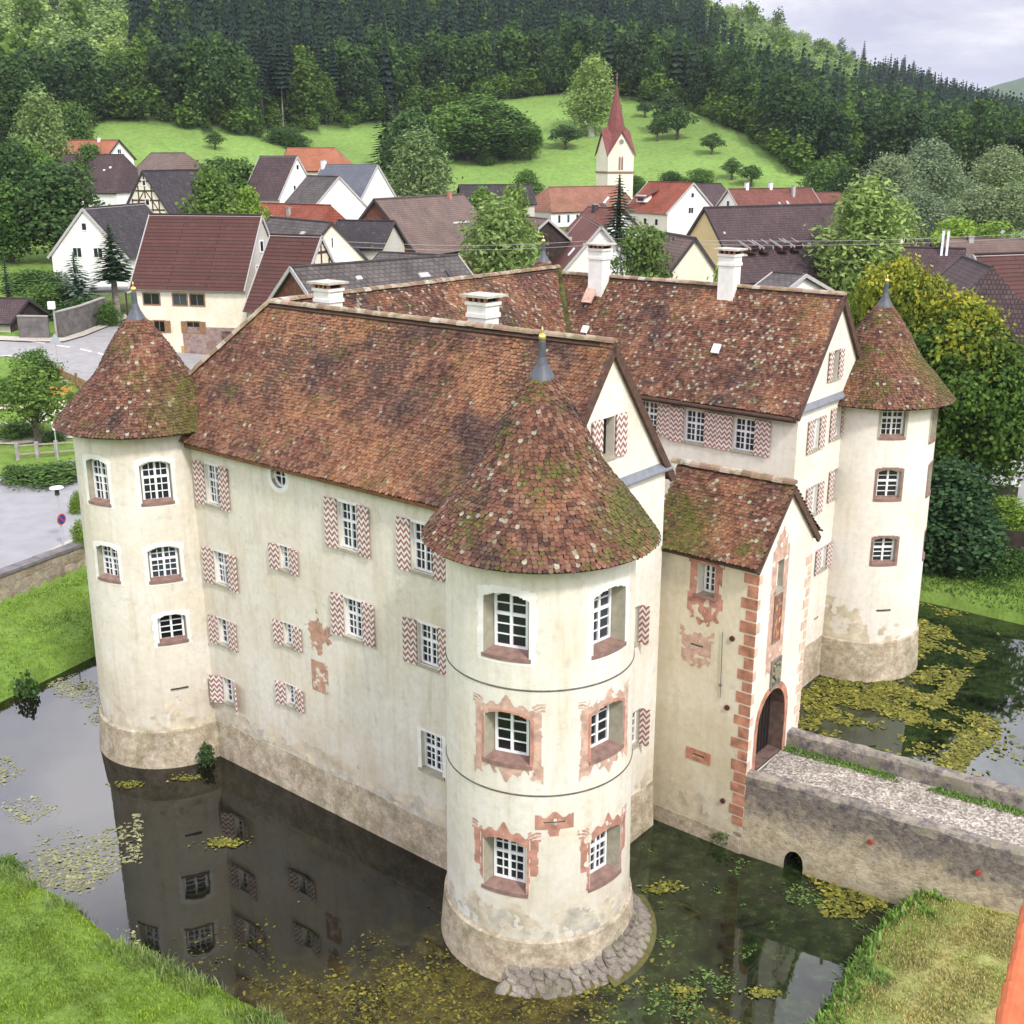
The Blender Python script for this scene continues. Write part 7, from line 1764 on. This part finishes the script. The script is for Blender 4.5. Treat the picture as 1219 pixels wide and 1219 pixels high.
p, sd = scatter(60000, (-30, -14, 36, 62), lambda x, y, sd: (sd > .2) & (sd < 8) & inview(x, y) & ((x - RW_A[0]) * RW_N[0] + (y - RW_A[1]) * RW_N[1] < -.3)); blades('lawn_grass', p, rg.uniform(.05, .14, len(p)), M['g_lush'], 'green lawn strip between retaining wall and moat', .6, .022)
p, sd = scatter(90000, (14, 34, 44, 66), lambda x, y, sd: (sd > .3) & (sd < 9) & inview(x, y)); blades('lawn_grass', p, rg.uniform(.06, .18, len(p)), M['g_lawn'], 'green grass on the far right moat bank', .6, .024)
def tufts(n): 
    d = rg.uniform(.1, 14.5, n); w_ = 1.22 - rg.random(n) ** 2 * .35; p = np.array([bpt(a, b, 2.6) for a, b in zip(d, w_)]); k = fnoise(d, w_, .8, 2) > -.5; return p[k]
p = tufts(5000); blades('bridge_grass', p, rg.uniform(.04, .13, len(p)), M['g_edge'], 'mossy grass strip along the far parapet of the bridge', .8, .02)
tree('weeds', 30, 797, 812, 26, 42.3, 'small green bush on the lawn edge at the left waterline', 'shrub', 'shrub'); tree('bush_mid', 6, 1018, 1040, 34, 30.2, 'dark green clump at the left photo edge on the near bank', 'shrub', 'shrub')
tree('bush_light', 890, 1045, 1068, 30, 28.4, 'small weeds against the bridge wall above the right bank', 'shrub', 'shrub') if False else None

# ------------------------------------------------ floating weed
def weed_poly(rng, x, y, r, z0):
    k = rng.integers(5, 9); a = np.sort(rng.uniform(0, 2 * PI, k)); rr = r * rng.uniform(.55, 1.2, k); st = rng.uniform(.5, 1.); an = rng.uniform(0, PI)
    px = rr * np.cos(a); py = rr * np.sin(a) * st
    return [(x + px[i] * math.cos(an) - py[i] * math.sin(an), y + px[i] * math.sin(an) + py[i] * math.cos(an), z0) for i in range(k)]
def floatweed(name, label, n, box, dens, rad, m, zr=(.006, .05), clump=1):
    vs = []; fs = []; tn = []
    x = rg.uniform(box[0], box[1], n); y = rg.uniform(box[2], box[3], n); sd = moat_sd(x, y); d = dens(x, y); ok = (sd < -.15) & (rg.random(n) < d) & inview(x, y, 1.15)
    for X_, Y_ in zip(x[ok], y[ok]):
        for c in range(clump):
            a, b = X_ + rg.normal(0, rad[1]) * (clump > 1), Y_ + rg.normal(0, rad[1]) * (clump > 1); z0 = rg.uniform(*zr); pl = weed_poly(rg, a, b, rg.uniform(*rad), z0)
            tl = rg.normal(0, .16, 2); pl = [(p[0], p[1], max(.004, p[2] + (p[0] - a) * tl[0] + (p[1] - b) * tl[1])) for p in pl]
            o = len(vs); vs += pl; fs.append(list(range(o, o + len(pl))))
    me = bpy.data.meshes.new(name); me.from_pydata(vs, [], fs); me.update()
    tag(link_mesh(name, me, m), label, 'water weed', kind='stuff')
M['weed_y'] = foliage('weed_yellow_green', (.085, .09, .018), (.19, .185, .034), (.32, .29, .055), trans=.1, vary=.0)
M['weed_o'] = foliage('weed_olive', (.05, .05, .012), (.12, .105, .02), (.22, .19, .03), trans=.1, vary=.0)
M['weed_pale'] = foliage('weed_pale', (.20, .20, .10), (.28, .28, .14), (.36, .35, .19), trans=.1, vary=.0)
M['weed_g'] = foliage('weed_green', (.05, .09, .02), (.11, .18, .045), (.2, .28, .09), trans=.1, vary=.0)
cl = lambda v: np.clip(v, 0, 1)
# thick yellow-green mats beyond the bridge
floatweed('pondweed', 'thick yellow-green pondweed mats beyond the bridge', 120000, (9, 30, 28, 56), lambda x, y: cl((fnoise(x, y, .8, 2) + .7 * fnoise(x, y, 2.2, 5) + .35) * 1.3) * (sstep(.0, 2., np.hypot(x - 12.4, y - 36.3) - 1.1)) * np.where(x - .33 * y < 5.0 + .8 * np.sin(y), 1, .12 * (fnoise(x, y, .7, 9) > .25)), (.045, .15), M['weed_y'])
floatweed('pondweed', 'olive weed beds in front of the near tower', 90000, (-12, 9, 22, 38), lambda x, y: cl((fnoise(x, y, .55, 4) + .6 * fnoise(x, y, 1.7, 1) + .38) * 1.2) * .75 * sstep(31.5, 25.5, y + .42 * np.abs(x + .5)) * (x * V[0] + y * V[1] < 22.2), (.02, .075), M['weed_o'], (.003, .012))
floatweed('pondweed', 'yellow weed tips scattered before the near tower', 22000, (-11, 6, 22, 34), lambda x, y: cl((fnoise(x, y, .9, 6) + .7 * fnoise(x, y, 2.9, 2) - .35) * 1.5) * sstep(30, 24.5, y + .42 * np.abs(x + 1.)), (.025, .09), M['weed_y'], (.006, .05))
floatweed('pondweed', 'pale weed film drifting on the left moat', 60000, (-24, -9, 25, 46), lambda x, y: cl((fnoise(x, y, .55, 9) + .6 * fnoise(x, y, 1.5, 3) - .08) * 1.3) * (x < -.30 * (y - 26) - 10.1), (.03, .10), M['weed_pale'], (.003, .01))
floatweed('pondweed', 'green leafy weed by the bridge and right bank', 24000, (2, 13, 23, 33), lambda x, y: cl((fnoise(x, y, .9, 3) + .6 * fnoise(x, y, 2.4, 8) - .3) * 1.2), (.02, .075), M['weed_g'], (.004, .03))
for px, py, r0 in ((222, 927, .3), (265, 1003, .45), (150, 935, .32), (910, 1182, .26), (795, 1055, .3), (268, 1005, .3), (815, 1180, .2), (780, 1060, .25)):
    c0 = at_z(px, py, 0); vs = []; fs = []
    for q in range(90):
        a, b = rg.normal(0, r0 * .9), rg.normal(0, r0 * .4); pl = weed_poly(rg, c0[0] + a, c0[1] + b, rg.uniform(.03, .09), rg.uniform(.01, .05)); o = len(vs); vs += pl; fs.append(list(range(o, o + len(pl))))
    me = bpy.data.meshes.new('pondweed_clump'); me.from_pydata(vs, [], fs); me.update(); tag(link_mesh('pondweed_clump', me, M['weed_y']), 'yellow floating clump of pondweed on dark water', 'water weed', kind='stuff')
# ================================================================== LIGHT, SKY, CAMERA
sun_el, sun_az = math.radians(48), math.radians(150)      # azimuth clockwise from +Y (the viewing direction)
sl_ = bpy.data.lights.new('sun', 'SUN'); sl_.energy = SUN_E; sl_.angle = math.radians(SUN_A); sl_.color = (1, .975, .935)
so = bpy.data.objects.new('sun', sl_); COL.objects.link(so)
dirv = Vector((math.sin(sun_az) * math.cos(sun_el), math.cos(sun_az) * math.cos(sun_el), math.sin(sun_el)))
so.rotation_euler = dirv.to_track_quat('Z', 'Y').to_euler(); so.location = (20, -30, 60)
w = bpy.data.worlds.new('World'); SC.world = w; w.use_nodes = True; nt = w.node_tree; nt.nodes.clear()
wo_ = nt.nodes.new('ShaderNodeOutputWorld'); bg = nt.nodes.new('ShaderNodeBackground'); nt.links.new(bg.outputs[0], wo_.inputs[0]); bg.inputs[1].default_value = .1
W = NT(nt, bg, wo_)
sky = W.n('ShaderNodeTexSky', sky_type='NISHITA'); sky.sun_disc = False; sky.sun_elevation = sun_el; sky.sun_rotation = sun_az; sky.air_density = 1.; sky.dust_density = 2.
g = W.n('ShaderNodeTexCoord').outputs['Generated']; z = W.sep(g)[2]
# cloud deck: direction projected on a high plane
zz = W.math('ADD', W.math('MAXIMUM', z, 0.), .30)
pr = W.n('ShaderNodeVectorMath', operation='DIVIDE'); W.l(g, pr.inputs[0]); cb = W.n('ShaderNodeCombineXYZ'); [W.l(zz, cb.inputs[i]) for i in range(3)]; W.l(cb.outputs[0], pr.inputs[1])
n1 = W.noise(pr.outputs[0], 1.35, 7., .58, .3); n2 = W.noise(pr.outputs[0], 3.4, 6., .6, .2)
cl = W.ramp(n2, [(.32, (4.9, 4.9, 6.3)), (.47, (6.2, 6.2, 7.2)), (.62, (8.4, 8.2, 8.6))])
cover = W.ramp(n1, [(.30, .55), (.5, .97)])
grad = W.ramp(z, [(0., 1.), (.12, 1.1), (.36, 2.8), (.5, 5.3), (.68, 2.0), (1., 1.0)])  # bright band added above the visible sky, so the moat mirrors more light
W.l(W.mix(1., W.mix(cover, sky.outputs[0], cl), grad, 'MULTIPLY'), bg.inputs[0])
# the valley's air
hm = bpy.data.materials.new('valley_air'); hm.use_nodes = True; hn = hm.node_tree; hn.nodes.clear(); ho = hn.nodes.new('ShaderNodeOutputMaterial'); hv = hn.nodes.new('ShaderNodeVolumePrincipled')
hv.inputs['Color'].default_value = (.80, .86, .95, 1); hv.inputs['Density'].default_value = HAZE; hv.inputs['Anisotropy'].default_value = .0; hn.links.new(hv.outputs[0], ho.inputs['Volume'])
s = MB(); s.hexa([(-4700, -4700, -4), (4700, -4700, -4), (4700, 4700, -4), (-4700, 4700, -4), (-4700, -4700, 300), (4700, -4700, 300), (4700, 4700, 300), (-4700, 4700, 300)])
if HAZE > 0: tag(s.build('haze', hm), 'thin pale haze in the valley air', 'haze', kind='stuff')
cam = bpy.data.cameras.new('camera'); cam.sensor_width = 36; cam.lens = 36 * F / 1219.0; cam.clip_end = 9000; cam.clip_start = .1
co_ = bpy.data.objects.new('camera', cam); COL.objects.link(co_); co_.location = (0, 0, HC); co_.rotation_euler = (PI / 2 - TH, 0, 0); SC.camera = co_
SC.view_settings.view_transform = 'Standard'; SC.view_settings.look = 'None'; SC.view_settings.exposure = EXPO; SC.view_settings.gamma = 1
SC.render.engine = 'CYCLES'; SC.cycles.max_bounces = 6; SC.cycles.transparent_max_bounces = 8; SC.cycles.use_denoising = True
